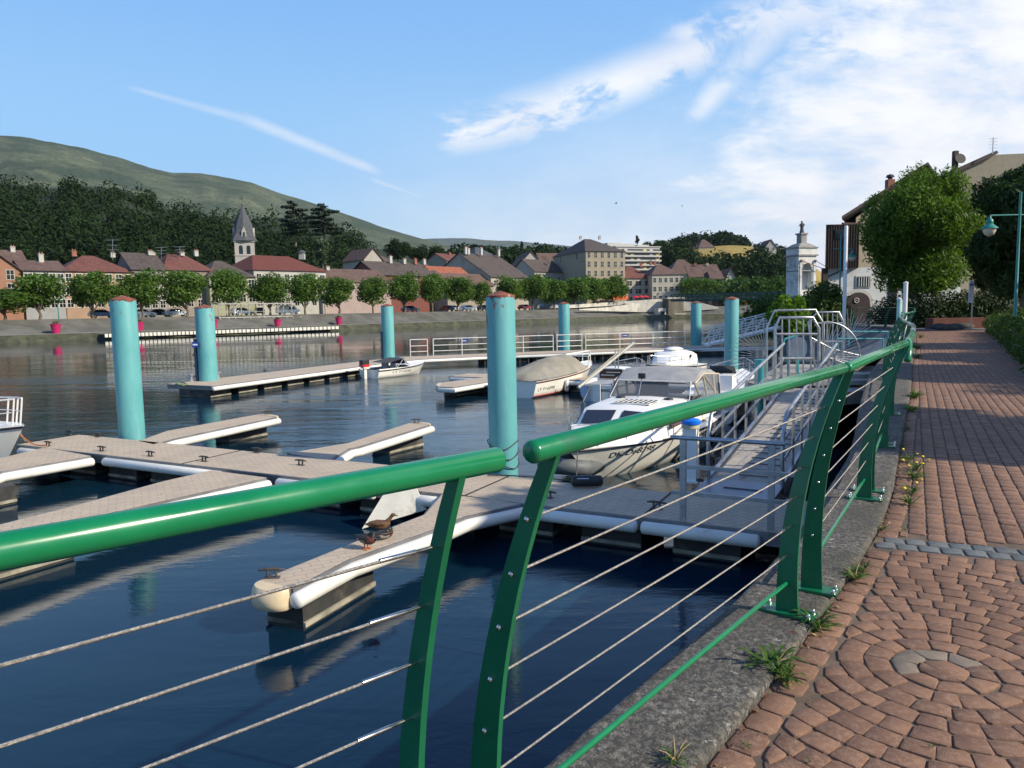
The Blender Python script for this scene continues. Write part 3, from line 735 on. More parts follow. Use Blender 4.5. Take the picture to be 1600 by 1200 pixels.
deck('finger_dock', f1, 'leftmost finger dock, in front of the white boat bow', 'finger dock', FGp, fend=[[tuple(p) for p in offset(f1[1:4], -.06)]],
     floats=[((V(f1[0]) + V(f1[1])) / 2, (V(f1[0]) + V(f1[1])) / 2 + V((.7, 1.2)), .46, -.3)])
f4 = gp((217, 689), (262, 673), (400, 648), (432, 651), (270, 685), (240, 694))
deck('finger_dock', f4, 'short finger dock behind the walkway, beside the leftmost pile', 'finger dock', FGp, fend=[[tuple(p) for p in offset(f4[3:6], .06)]],
     floats=[((V(f4[2]) + V(f4[3])) / 2 - V((.1, .2)), (V(f4[2]) + V(f4[3])) / 2 - V((.75, 1.2)), .5, -.3)], caps=[(f4[3], f4[2])])
f5 = gp((450, 708), (545, 692), (640, 661), (671, 663), (560, 697), (545, 700), (515, 718))
deck('finger_dock', f5, 'short finger dock behind the walkway, left of the large middle pile', 'finger dock', FGp, fend=[[tuple(p) for p in offset(f5[3:7], .06)]],
     floats=[((V(f5[2]) + V(f5[3])) / 2 - V((.1, .2)), (V(f5[2]) + V(f5[3])) / 2 - V((.75, 1.2)), .5, -.3)], caps=[(f5[3], f5[2])])
# middle walkway behind the boats and its finger
m0 = g2(702, 588, ZD); m1 = m0 + ud * 13.5
deck('floating_walkway', [tuple(m0), tuple(m1), tuple(m1 + vd * 1.5), tuple(m0 + vd * 1.5)], 'middle floating walkway half hidden behind the moored boats', 'dock',
     fend=[[tuple(m0 - vd * .07 + ud * .1), tuple(m1 - vd * .07)]], floats=[(m0 + vd * .75 + ud * (.3 + k * 1.7), m0 + vd * .75 + ud * (1.4 + k * 1.7), 1.1, -.25) for k in range(8)])
fa = gp((688, 604), (708, 605), (775, 594), (775, 588), (740, 591), (690, 598))
deck('finger_dock', fa, 'small finger dock left of the covered motorboat, with a cream end', 'finger dock', None, fend=[[tuple(p) for p in offset(fa[0:3], -.06)]],
     floats=[((V(fa[0]) + V(fa[5])) / 2 + V((.3, .5)), (V(fa[0]) + V(fa[5])) / 2 + V((1.3, 2.0)), .6, -.3)], caps=[(fa[5], fa[0])])
# outer walkway: two straight legs
oa = gp((262, 600), (331, 603), (560, 569), (641, 560), (760, 555), (900, 550), (1100, 543), (1135, 541), (1100, 535), (860, 545), (640, 554), (600, 557), (540, 567))
ol = [tuple(G(262, 600, ZD).xy), tuple(G(331, 603, ZD).xy), (-6.3, 41.2), (-5.2, 42.6), (-1.5, 44.3), (12.7, 49.0), (14.6, 49.8), (14.2, 52.0), (2.7, 48.5), (-6.6, 45.2), (-8.0, 42.6)]
outer = deck('floating_walkway', ol, 'long outer floating walkway that bends behind the speedboat', 'dock', fend=[[tuple(p) for p in offset([ol[1], ol[2], ol[3], ol[4]], -.08)], [tuple(p) for p in offset([ol[4], ol[5], ol[6]], -.08)]],
     floats=[(V(ol[1]).lerp(V(ol[2]), k / 9) + V((-.9, .5)), V(ol[1]).lerp(V(ol[2]), (k + .72) / 9) + V((-.9, .5)), 1.6, -.3) for k in range(9)] + [(V(ol[4]).lerp(V(ol[5]), k / 10) + V((-.3, 1.1)), V(ol[4]).lerp(V(ol[5]), (k + .72) / 10) + V((-.3, 1.1)), 1.7, -.3) for k in range(10)])
for k in range(26):
    p = V(ol[4]) + (V(ol[5]) - V(ol[4])).normalized() * (k * .55 - .4); MB().box((p.x + .3, p.y + .1, .14), (.07, .07, .5), M('timber_stakes', (.07, .06, .05), .9)).build('stake', outer)
# white railings on the outer walkway, one thing per section
MWHITE = M('white_metal', (.72, .71, .68), .4, metal=.1, var=.06)
def railing(p0_, p1_, z0, h, nposts, mat, label, name='white_railing', group=None, rails=(1.0, .62, .28), r=.03, cat='railing'):
    t = thing(name, (p0_[0], p0_[1], z0 if not hasattr(z0, '__len__') else z0[0]), label, cat, group)
    za, zb = (z0, z0) if not hasattr(z0, '__len__') else z0
    a_, b_ = V((p0_[0], p0_[1], za)), V((p1_[0], p1_[1], zb))
    for k in range(nposts):
        p = a_.lerp(b_, k / (nposts - 1)); MB().tube([p, p + V((0, 0, h))], r, mat, 6).build('post', t, smooth=60)
    for f in rails:
        MB().tube([a_ + V((0, 0, h * f)), b_ + V((0, 0, h * f))], r * .85 if f < 1 else r, mat, 6).build('rail', t, smooth=60)
    return t
def opt(px, w_=1.75):
    """point near the river-side edge of the outer walkway in column px"""
    d = ray(px, hz(px)); best = None; pl = [V(ol[9]), V(ol[8]), V(ol[7])]
    for i in range(2):
        s_ = pl[i + 1] - pl[i]; e = V((d.x, d.y)); den = e.x * s_.y - e.y * s_.x; t_ = (pl[i].x * s_.y - pl[i].y * s_.x) / den; k = (pl[i].x * e.y - pl[i].y * e.x) / den
        if -.15 <= k <= 1.15 and (best is None or (0 <= k <= 1)): best = e * t_
    return best + V((.1, -.12))
for x0, x1, n, lb_ in [(637, 664, 2, 'short white railing section at the left end, by the walkway bend'), (673, 762, 3, 'white railing section with a small blue plate, left of the large pile'), (766, 861, 3, 'white railing section just right of the large middle pile'),
                       (867, 906, 2, 'short white railing section around the slim pile behind the covered boat'), (912, 1068, 4, 'longest white railing section, behind the sailing boat with lowered mast')]:
    railing(opt(x0), opt(x1), ZD, 1.02, n, MWHITE, lb_, group='white railings along the outer walkway')
for px, py, lb_ in ((725, 532.5, 'small blue plate on the white railing left of the large pile'), (977, 524, 'small blue plate on the white railing above the sailing boat')):
    p = opt(px); q = D(px, py, p.y - .06); mb = MB(); mb.box(q, (.42, .02, .2), M('blue_plate')); mb.box(q + V((0, -.013, 0)), (.3, .004, .05), M('white_mark')); tag(mb.build('blue_plate', loc=q), lb_, 'plate')
# cleats and bollards
MCLEAT = M('cast_cleat', (.10, .085, .075), .6, metal=.5, var=.3, scale=20)
ct = thing('cleat', (0, 0, 0), 'x', 'cleat', 'mooring cleats bolted to the docks')
mb = MB(); mb.tube([(-.13, 0, .085), (-.05, 0, .095), (.05, 0, .095), (.13, 0, .085)], [.012, .017, .017, .012], MCLEAT, 8, dome=True); mb.build('horns', ct, world=False, smooth=60)
mb = MB(); mb.tube([(-.045, 0, 0), (-.04, 0, .09)], .014, MCLEAT, 8); mb.tube([(.045, 0, 0), (.04, 0, .09)], .014, MCLEAT, 8); mb.box((0, 0, .006), (.16, .06, .012), MCLEAT); mb.build('foot', ct, world=False)
CL = [(75, 697, 'cleat near the tip of the walkway, beside the white boat bow'), (159, 705, 'cleat on the near edge of the walkway, below the leftmost pile'), (235, 713, 'cleat on the near edge, second to the right of the leftmost pile'), (319, 721, 'cleat on the near edge where the second finger dock joins'),
      (108, 679, 'cleat on the far edge of the walkway tip, left of the leftmost pile'), (152, 683, 'cleat on the far edge, touching the leftmost pile'), (401, 707.5, 'lone cleat on the far edge between the two short fingers'), (856, 778, 'cleat on the near edge, right of the green post'),
      (1026, 795, 'cleat beside the dock seam, left of the grey railing'), (425, 903, 'cleat on the nose of the finger dock with the ducks'), (651, 661, 'cleat on the tip of the short finger left of the large pile'), (418, 648, 'cleat on the tip of the short finger beside the leftmost pile'),
      (414, 581, 'cleat on the outer walkway, above the short finger'), (900, 756, 'cleat on the far edge under the cruiser bow'), (470, 727, 'cleat half hidden where the handrail crosses the walkway')]
for i, (px, py, lb_) in enumerate(CL):
    p = G(px, py, ZD); rz = math.atan2(ud.y, ud.x)
    if i in (9, 10, 11): rz += R(30)
    if i == 0: ct.location = p; ct.rotation_euler = (0, 0, rz); ct['label'] = lb_; src = ct
    else: place(src, p, rz, lb_)
for px, py, lb_ in ((299, 596, 'stubby steel bollard left of the pale weathered pile'), (341, 592, 'stubby steel bollard right of the pale weathered pile')):
    p = G(px, py, ZD); mb = MB(); mb.lathe([(.10, 0), (.10, .03), (.07, .04), (.065, .22), (.12, .25), (.12, .30), (.05, .32)], p, MGALV, 14); mb.tube([p + V((-.2, 0, .16)), p + V((.2, 0, .16))], .025, MGALV, 8)
    tag(mb.build('bollard', loc=p, smooth=40), lb_, 'bollard')
# flush rope coil by left bollard
def rope(pts, r, mat, label, name='mooring_rope'):
    mb = MB(); mb.tube(pts, r, mat, 6); return tag(mb.build(name, loc=pts[0], smooth=60), label, 'rope')
MROPE = M('old_rope', (.30, .28, .20), .9, var=.3, scale=30); MROPED = M('dark_rope', (.07, .065, .06), .9, var=.3, scale=30); MROPEG = M('green_rope', (.13, .20, .09), .9, var=.3, scale=30)
def sag(a_, b_, s_, n=14): a_, b_ = V(a_), V(b_); return [a_.lerp(b_, i / n) - V((0, 0, s_ * math.sin(math.pi * i / n))) for i in range(n + 1)]
rope([G(283 + 10 * math.cos(k * .7) * (1 - k * .02), 600 + 2.2 * math.sin(k * .7), ZD + .03 + .002 * k) for k in range(24)], .022, MROPEG, 'coil of greenish rope beside the left bollard')
# white triangular board
a_, d_, c_ = G(566, 826, .0), G(667, 796, .25), G(648, 757, .62)
_n = (d_ - a_).cross(c_ - a_)
def onpl(px, py): dd = ray(px, py); return EYE + dd * ((a_ - EYE).dot(_n) / dd.dot(_n))
b_, e_, f_ = onpl(602, 768), onpl(640, 810), onpl(588, 831)
_q = [a_, b_, c_, d_]; _o = _n.normalized() * .03
mb = MB(); mb.add([p + _o for p in _q] + [p - _o for p in _q], [(0, 1, 2, 3), (7, 6, 5, 4)] + [(i, (i + 1) % 4, 4 + (i + 1) % 4, 4 + i) for i in range(4)], M('weathered_white_board', (.80, .76, .66), .7, var=.08, dirt=(.40, .36, .29), dscale=2.2, damt=(.5, .75)))
tag(mb.build('slanting_board', loc=a_), 'white weathered board slanting from the walkway into the water behind the ducks', 'board')
# power pedestal with blue cap
p = G(1079, 752, ZD); t = thing('power_pedestal', p, 'white power pedestal with a bright blue cap on the walkway', 'pedestal')
MPED = M('pedestal_white', (.74, .74, .73), .4, var=.04)
an = math.atan2(ud.y, ud.x)
MB().box(p + V((0, 0, .44)), (.21, .19, .82), MPED, an).build('column', t); MB().box(p + V((0, 0, .015)), (.28, .26, .03), MPED, an).build('foot', t)
mb = MB(); mb.lathe([(.135, .84), (.135, .89), (.125, .905), (.06, .92)], p, M('yellowish_band', (.45, .40, .28), .5), 20); mb.build('lamp_band', t, smooth=40)
mb = MB(); mb.lathe([(.15, .905), (.15, .955), (.12, .98), (.03, .995)], p, M('blue_cap', (.01, .16, .70), .3), 20); mb.build('cap', t, smooth=40)
for k in range(2): MB().box(p + V((-.13, -.03, .35 + .25 * k)), (.06, .09, .11), M('socket_black', (.02, .02, .02), .4), an).build('socket', t)
rope([p + V((.12 + .05 * math.cos(k), -.1 + .06 * math.sin(k), .02 + .003 * k)) for k in range(12)], .012, MROPED, 'short black cable coiled at the foot of the power pedestal', 'power_cable')
# front railing on the walkway end
g0, g1 = G(1067, 813, ZD), G(1204, 828, ZD)
t = thing('grey_railing', g0, 'grey steel railing across the end of the near walkway', 'railing')
for q in (g0, g1): MB().box(q + V((0, 0, .49)), (.075, .055, 1.1), MGALV, an).build('post', t)
dv = (g1 - g0).normalized()
for k, f in enumerate((1.06, .70, .36)):
    a_, b_ = g0 - dv * .16, g1 + dv * (.15 if k == 0 else .3)
    if k == 0: MB().tube([a_ + V((0, 0, f)), b_ + V((0, 0, f))], .028, MGALV, 10).build('rail', t, smooth=60)
    else: MB().bar(a_ + V((0, -.03, f)), b_ + V((0, -.03, f)), .02, .05, MGALV).build('rail', t)
# grey slab by the quay wall
sb = gp((1216, 760), (1305, 757), (1312, 735), (1305, 800), (1240, 832), (1203, 832))
sb = [tuple(NB), tuple(NB + ud * .75), tuple(NB + ud * .95 + vd * 1.5), tuple(NB + vd * 1.7)]
deck('floating_walkway', sb, 'grey end platform between the walkway and the quay wall', 'dock', floats=[(NB + ud * .1 + vd * .7, NB + ud * .7 + vd * .7, 1.0, -.25)])
# ================================================================ GANGWAY
ga, gb = V((3.0, 11.25, ZD + .06)), V((6.05, 16.55, 1.32)); gd = (gb - ga).normalized(); gw = V((gd.y, -gd.x, 0)).normalized() * 1.08
t = thing('gangway', ga, 'grey metal gangway with handrails sloping up from the walkway to the landing', 'gangway')
MGW = M('gangway_tread', (.37, .335, .29), .8, var=.15, scale=6, bump=.4, bscale=50, dirt=(.2, .18, .16), dscale=3)
mb = MB(); mb.add([ga, ga + gw, gb + gw, gb] + [q - V((0, 0, .05)) for q in (ga, ga + gw, gb + gw, gb)], [(0, 1, 2, 3), (7, 6, 5, 4), (0, 4, 5, 1), (1, 5, 6, 2), (2, 6, 7, 3), (3, 7, 4, 0)], MGW); mb.build('ramp_deck', t)
for k in range(1, 21):
    q = ga.lerp(gb, k / 21) + V((0, 0, .012)); MB().bar(q + gw * .36, q + gw * .86, .014, .012, M('tread_bar', (.10, .10, .11), .5, metal=.5)).build('tread_bar', t)
for s_ in (0, 1):
    o0, o1 = ga + gw * s_, gb + gw * s_; MB().bar(o0 - V((0, 0, .04)), o1 - V((0, 0, .04)), .05, .18, MGALV).build('side_beam', t)
    h = V((0, 0, 1.02)); st = o0 + gd * .0
    lo = [o0 + V((0, 0, .0)), o0 + V((0, 0, .35)) - gd * .08, o0 + V((0, 0, .72)) - gd * .06, o0 + h * .95 + gd * .10, o0 + h + gd * .28, o1 + h]
    MB().tube(lo, .030, MGALV, 10).build('handrail', t, smooth=80)
    for f in (.36, .66): MB().bar(o0.lerp(o1, .02) + h * f, o1 + h * f, .018, .04, MGALV).build('mid_rail', t)
    for k in range(1, 8):
        q = o0.lerp(o1, k / 7.4); MB().bar(q - V((0, 0, .08)), q + h * .99, .035, .035, MGALV, up=(1, 0, 0)).build('baluster', t)
mb = MB(); q = ga + V((0, 0, .005)); fl = [q - gw * .02, q + gw * 1.02, q + gw * 1.0 - gd * .85 - V((0, 0, .06 - .13 * .85)), q - gw * .05 - gd * .85 - V((0, 0, .06 - .13 * .85))]
fl[2].z = fl[3].z = ZD + .012; fl[0].z = fl[1].z = ZD + .075
mb.add(fl + [p - V((0, 0, .01)) for p in fl], [(0, 1, 2, 3), (7, 6, 5, 4), (0, 4, 5, 1), (1, 5, 6, 2), (2, 6, 7, 3), (3, 7, 4, 0)], M('flap_steel', (.22, .24, .29), .4, metal=.6, var=.15, scale=4)); mb.build('hinged_flap', t)
MB().bar(q + gw * .3 - gd * .40 + V((0, 0, .035)), q + gw * .8 - gd * .40 + V((0, 0, .035)), .02, .02, M('tread_bar')).build('tread_bar', t)
# landing
MLND = M('landing_concrete', (.30, .28, .25), .85, var=.15, scale=1.5, dirt=(.16, .15, .13), dscale=2, world=True)
lp = [(5.85, 16.9), (7.15, 15.95), (8.0, 16.4), (11.3, 22.4), (8.9, 24.0), (5.9, 18.7)]
t = thing('concrete_landing', (7, 18, 0), 'concrete landing with low steps between the gangway and the quay', 'landing')
mb = MB(); mb.prism(lp, 1.02, 1.30, MLND); mb.build('slab', t)
for k in (1, 2): MB().bar((5.9 + .45 * k, 16.75 + .35 * k, 1.32 + .09 * k), (8.0 + .3 * k, 16.5 + .55 * k, 1.32 + .09 * k), .5, .10, MLND).build('step', t)
for q in ((6.4, 17.2), (6.4, 18.8), (8.6, 22.6)): MB().box((q[0], q[1], -.3), (.35, .35, 2.6), MWALL).build('pillar', t)
# sloping shaded apron beyond the landing
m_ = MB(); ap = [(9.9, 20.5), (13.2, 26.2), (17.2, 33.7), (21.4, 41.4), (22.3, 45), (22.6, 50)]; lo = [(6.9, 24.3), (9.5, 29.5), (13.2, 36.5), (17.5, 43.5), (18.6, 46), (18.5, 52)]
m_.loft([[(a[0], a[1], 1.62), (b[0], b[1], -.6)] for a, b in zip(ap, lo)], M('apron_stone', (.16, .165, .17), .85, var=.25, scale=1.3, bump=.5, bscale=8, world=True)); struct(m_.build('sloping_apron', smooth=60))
# ================================================================ TREES
LEAF_MID = leafmat('leaf_mid', (.022, .058, .008), (.075, .150, .022))
LEAF_ROW = leafmat('leaf_row', (.036, .085, .012), (.125, .215, .036), .4)
LEAF_DARK = leafmat('leaf_dark', (.007, .020, .005), (.020, .044, .010), .15, .95, nscale=.05)
LEAF_BLUE = leafmat('leaf_cedar', (.012, .026, .016), (.030, .052, .030), .15, nscale=.3)
LEAF_BRIGHT = leafmat('leaf_bright', (.035, .085, .008), (.11, .20, .02), .4)
BARK = M('bark', (.13, .10, .075), .95, var=.3, scale=8, bump=.8, bscale=20)
def rsph(r_):
    while True:
        p = V((r_.uniform(-1, 1), r_.uniform(-1, 1), r_.uniform(-1, 1)))
        if .05 < p.length < 1: return p.normalized()
def leaves(mb, blobs, n, size, mat, seed, shell=.55, droop=0.0, aspect=.55):
    r_ = random.Random(seed); wt = [b[1][0] * b[1][1] + b[1][2] * b[1][0] for b in blobs]; tot = sum(wt); cum = []; c = 0
    for x in wt: c += x; cum.append(c / tot)
    vs, fs = [], []
    import bisect
    for i in range(n):
        ctr, rad = blobs[min(len(blobs) - 1, bisect.bisect(cum, r_.random()))]
        d = rsph(r_); rr = 1 - shell * r_.random() ** 1.6; rr *= 1 + .24 * (r_.random() ** 3) - .03
        p = V(ctr) + V((d.x * rad[0], d.y * rad[1], d.z * rad[2])) * rr
        nn_ = (d * .7 + rsph(r_) * .8 + V((0, 0, .25))).normalized(); t_ = nn_.cross(rsph(r_))
        if t_.length < .05: t_ = nn_.cross(V((0, 0, 1.0001)))
        t_.normalize(); t_ = (t_ + V((0, 0, -droop))).normalized(); b_ = nn_.cross(t_).normalized(); s_ = size * r_.uniform(.55, 1.35)
        k = len(vs); vs += [p - t_ * s_, p + b_ * s_ * aspect, p + t_ * s_, p - b_ * s_ * aspect]; fs.append((k, k + 1, k + 2, k + 3))
    mb.add(vs, fs, mat)
def trunk(mb, pts, r0, r1, n=7):
    N = len(pts); mb.tube(pts, [r0 + (r1 - r0) * i / (N - 1) for i in range(N)], BARK, n)
def tree(name, loc, h, cw, th, label, n, size, mat, seed, cat='tree', group=None, shape='round', nblob=16, build_at=None, shell=.55, droop=0.0, tr=.16):
    r_ = random.Random(seed); t = thing(name, loc, label, cat, group); ch = h - th; L = V(loc); blobs = []
    for i in range(nblob):
        d = rsph(r_); k = r_.uniform(.45, .72); z = th + ch * .5 + d.z * ch * .5 * k
        f = 1.0
        if shape == 'cone': f = max(.15, 1.05 - (z - th) / ch)
        rb = cw / 2 * r_.uniform(.30, .46) * (f if shape == 'cone' else 1); kx = .66 if shape != 'flat' else .9
        blobs.append((L + V((d.x * cw / 2 * kx * k * 1.5 * f, d.y * cw / 2 * kx * k * 1.5 * f, z)), (rb, rb, rb * (.9 if shape != 'flat' else .45))))
    blobs.append((L + V((0, 0, th + ch * .5)), (cw * .30, cw * .30, ch * .34)))
    mb = MB(); trunk(mb, [L + V((0, 0, -.3)), L + V((.03 * h * r_.uniform(-1, 1), 0, th * .6)), L + V((0, 0, th * 1.15)), L + V((0, 0, th + ch * .5))], tr, tr * .45)
    for i in range(5):
        b_ = blobs[i][0]; trunk(mb, [L + V((0, 0, th * .9)), (L + V((0, 0, th * 1.2))).lerp(b_, .5), b_], tr * .5, tr * .12, 5)
    mb.build('trunk', t, smooth=60)
    mb = MB(); leaves(mb, blobs, n, size, mat, seed + 1, shell=shell, droop=droop); mb.build('crown', t)
    return t
# ---------------------------------------------------------------- pollarded row on the far quay
TP = [(8, 447), (62, 419), (146, 421), (222, 418), (292, 414), (358, 414), (422, 425), (477, 424), (530, 426), (583, 428), (632, 423), (676, 425), (716, 427), (752, 437), (797, 429), (833, 426), (866, 430), (898, 430), (929, 429), (957, 428)]
protos = []
for v_ in range(4):
    protos.append(None)
nth = ['first', 'second', 'third', 'fourth', 'fifth', 'sixth', 'seventh', 'eighth', 'ninth', 'tenth', 'eleventh', 'twelfth', 'thirteenth', 'fourteenth', 'fifteenth', 'sixteenth', 'seventeenth', 'eighteenth', 'nineteenth', 'twentieth']
HWF = 1.28
HW = [6.6, 6.2, 6.3, 6.0, 6.6, 6.0, 6.6, 6.6, 6.6, 5.6, 7.2, 6.0, 6.9, 4.9, 6.6, 7.0, 7.4, 7.6, 7.6, 7.6]
for i, (px, ytop) in enumerate(TP):
    p = H(px, 12.4); h = zat(ytop, px, p) - p.z
    lb = 'round clipped street tree, %s from the left in the far quayside row' % nth[i]
    if i < 4: protos[i] = tree('street_tree', p, 7.6, 6.4, 1.15, lb, 5600, .21, LEAF_ROW, 100 + i, group='clipped trees along the far quay', nblob=26, tr=.2); o = protos[i]; o.scale = (HWF * HW[i] / 6.4, HWF * HW[i] / 6.4, h / 7.6)
    else:
        o = place(protos[(i * 7 + 1) % 4], p, rnd.uniform(0, 6), lb, scale=(HWF * HW[i] / 6.4 * rnd.uniform(.9, 1.1), HWF * HW[i] / 6.4 * rnd.uniform(.9, 1.1), h / 7.6))
for k, (px, yt, wd) in enumerate([(1081, 430, 9.5), (1104, 430, 9.5), (1119, 438, 6)]):
    p = H(px, 17); h = zat(yt, px, p) - p.z
    place(protos[k], p, k, 'bushy green tree by the bridge head, %s' % ['left of three', 'middle of three', 'smallest, right of three'][k], scale=(wd / 6.4, wd / 6.4, h / 7.6))
# ================================================================ HILLS
def skyz(px, py, d): return D(px, py, d)
def interp(l, x):
    if x <= l[0][0]: return l[0][1]
    for (a_, b_), (c_, d_) in zip(l, l[1:]):
        if x <= c_: return b_ + (d_ - b_) * (x - a_) / (c_ - a_)
    return l[-1][1]
def hill(name, sky_, x0, x1, d_ridge, d_foot, mat, nx=160, ny=40, amp=.03, zf=3.0, seed=0, fs=3.0, curve=1.25, back=True):
    mb = MB(); secs = []
    for i in range(nx + 1):
        px = x0 + (x1 - x0) * i / nx; dr = d_ridge(px) if callable(d_ridge) else d_ridge; df = d_foot(px) if callable(d_foot) else d_foot
        top = D(px, interp(sky_, px), dr); row = []
        hh = top.z - zf; e = ray(px, hz(px)); fx = e.x / e.y
        for j in range(-6, ny + 1):
            if j < 0:
                y = dr * (1 - j * .05); z = zf + hh * (1 + j * .12)
            else:
                f = j / ny; y = dr + (df - dr) * f; z = zf + hh * ((1 - f) ** curve)
                nz = noise.fractal(V((fx * fs * 3, y / dr * fs * 2.2, seed)), .9, 2.1, 6) * amp * hh * min(1, f * 3.0) * (1 if f < .97 else .3)
                nz += noise.fractal(V((fx * fs * 16, y / dr * fs * 8, seed + 5)), .9, 2.1, 3) * amp * .12 * hh
                z += nz
            row.append((fx * y, y, z))
        secs.append(row)
    mb.loft(secs, mat); return struct(mb.build(name, smooth=170))
def mount_mat(name, cols, sc, hf=.5):
    m = bpy.data.materials.new(name); m.use_nodes = True; t = NT(m.node_tree); p = m.node_tree.nodes['Principled BSDF']
    g = t.n('ShaderNodeNewGeometry'); pos = g.outputs['Position']
    n1_ = t.noise(pos, sc, 8, .62, .3); n2_ = t.noise(pos, sc * 7, 6, .7); n3_ = t.noise(pos, sc * 3, 4, .6, .5)
    c = t.mix(t.ramp(n1_, .38, .62), cols[0] + (1,), cols[1] + (1,)); c = t.mix(t.m('MULTIPLY', t.ramp(n2_, .42, .66), .6), c, cols[2] + (1,))
    c = t.mix(t.m('MULTIPLY', t.ramp(n3_, .60, .70), hf), c, cols[3] + (1,))
    n5_ = t.noise(pos, sc * 26, 4, .75); c = t.mix(t.m('MULTIPLY', t.ramp(n5_, .46, .60), .75), c, tuple(x * .42 for x in cols[0]) + (1,))
    t.put(p.inputs['Base Color'], c); p.inputs['Roughness'].default_value = 1; p.inputs['Specular IOR Level'].default_value = 0
    b_ = t.n('ShaderNodeBump'); b_.inputs['Strength'].default_value = 1.0; b_.inputs['Distance'].default_value = .6 / sc * .02; t.put(b_.inputs['Height'], n2_); m.node_tree.links.new(b_.outputs[0], p.inputs['Normal'])
    return m
MMT = mount_mat('mountain_forest', [(.050, .075, .048), (.130, .150, .090), (.042, .062, .044), (.24, .22, .16)], .0030)
SK1 = [(-400, 120), (-100, 190), (0, 208), (60, 214), (140, 228), (200, 245), (250, 261), (285, 270), (330, 271), (400, 284), (450, 302), (500, 318), (560, 339), (600, 354), (650, 369), (700, 383), (740, 394), (800, 408), (900, 430)]
hill('mountain', SK1, -450, 860, lambda x: 3300 + (x + 100) * 1.6, lambda x: 1100 + (x + 100) * .9, MMT, 300, 90, .045, seed=2, fs=2.2, curve=1.0)
SK2 = [(600, 376), (700, 372), (730, 372), (760, 375), (800, 376), (840, 380), (880, 383), (930, 390), (1000, 400)]
hill('distant_ridge', SK2, 560, 1250, 8500, 4500, mount_mat('distant_forest', [(.07, .10, .08), (.10, .12, .08), (.06, .085, .07), (.16, .16, .12)], .001), 90, 24, .06, seed=7, fs=2)
SKF = [(-500, 215), (-100, 262), (0, 277), (40, 286), (90, 296), (130, 290), (210, 296), (270, 326), (330, 336), (380, 345), (430, 340), (510, 340), (545, 362), (580, 386), (620, 392), (660, 396), (720, 408), (800, 416)]
MFH = M('wooded_ground', (.018, .030, .010), .95, var=.3, scale=.05, world=True)
hill('wooded_hill', SKF, -500, 800, lambda x: 340 if x > 0 else 340 - x * .1, lambda x: 175 + max(0, x) * .14, MFH, 120, 30, .05, seed=4, curve=.85)
SKG = [(940, 425), (1000, 410), (1040, 393), (1080, 386), (1110, 385), (1140, 383), (1165, 384), (1190, 389), (1230, 396), (1260, 410), (1290, 430), (1320, 460), (1500, 468)]
hill('golden_field_hill', SKG, 930, 1520, 620, 340, mount_mat('dry_field', [(.36, .27, .10), (.30, .24, .09), (.40, .30, .13), (.16, .17, .05)], .02, .4), 80, 30, .03, seed=9, curve=1.0)
# ---------------------------------------------------------------- woods
def wood(name, crowns, n, size, mat, label, seed, cat='wood'):
    mb = MB(); r_ = random.Random(seed); blobs = []
    for (p, rad, hh) in crowns:
        for k in range(4):
            d = rsph(r_); blobs.append((V(p) + V((d.x * rad * .55, d.y * rad * .55, d.z * hh * .38)), (rad * r_.uniform(.5, .75), rad * r_.uniform(.5, .75), hh * r_.uniform(.28, .42))))
    leaves(mb, blobs, n, size, mat, seed, shell=.25); o = mb.build(name); return tag(o, label, cat, kind='stuff')
rw_ = random.Random(11); cr_ = []; SKT = [(-500, 205), (-100, 250), (0, 264), (35, 268), (60, 283), (90, 288), (128, 272), (160, 284), (205, 284), (214, 281), (226, 290), (250, 306), (290, 310), (320, 309), (335, 330), (380, 331), (395, 322), (430, 318), (460, 330), (520, 340), (545, 350), (575, 370), (590, 388), (605, 402), (720, 410)]
for i in range(980):
    px = rw_.uniform(-420, 610); f = rw_.random() ** .8; dr = 335; df = 180 + max(0, px) * .14; y = dr + (df - dr) * f
    top = D(px, interp(SKT, px), dr).z; rad = rw_.uniform(3.6, 6.2); hh = rw_.uniform(9, 14); zt = 3 + (top - 3 - hh * .5) * (1 - f) ** .72 + rw_.uniform(-1.5, .6)
    e = ray(px, hz(px)); cr_.append(((e.x / e.y * y, y, max(zt, 7 if px < 560 else 4)), rad * (1.0 if px < 560 else .8), hh))
wood('forest', cr_, 270000, .62, LEAF_DARK, 'dark wooded hillside of broadleaf trees behind the far bank roofs', 21)
# second lighter wood lower right of the hill and woods round the field
cr_ = []
for i in range(150):
    px = rw_.uniform(1062, 1232); y = rw_.uniform(300, 420); yt = interp([(1062, 420), (1080, 398), (1110, 400), (1150, 405), (1180, 398), (1232, 402)], px) + rw_.uniform(0, 40); p = D(px, yt + 8, y); cr_.append(((p.x, p.y, p.z), rw_.uniform(4, 6.5), rw_.uniform(8, 12)))
wood('copse', cr_, 22000, .95, LEAF_DARK, 'dark wood at the foot of the golden field behind the bridge', 22)
cr_ = []
for i in range(70):
    px = rw_.uniform(1022, 1168); y = 640; yt = interp([(1022, 402), (1045, 382), (1060, 377), (1090, 374), (1130, 372), (1160, 374), (1168, 382)], px); p = D(px, yt + rw_.uniform(3, 9), y); cr_.append(((p.x, p.y, p.z), rw_.uniform(5, 8), rw_.uniform(9, 13)))
for i in range(60):
    px = rw_.uniform(1018, 1075); y = rw_.uniform(430, 560); p = D(px, rw_.uniform(392, 425) - (px - 1018) * .1, y); cr_.append(((p.x, p.y, p.z), rw_.uniform(5, 7), rw_.uniform(9, 13)))
for i in range(26):
    px = rw_.uniform(1182, 1240); p = D(px, 389 + (px - 1182) * .12, 600); cr_.append(((p.x, p.y, p.z), rw_.uniform(3, 5), rw_.uniform(5, 8)))
wood('copse', cr_, 22000, 1.3, LEAF_DARK, 'dark trees crowning the hill above the golden field', 23)
cr_ = []
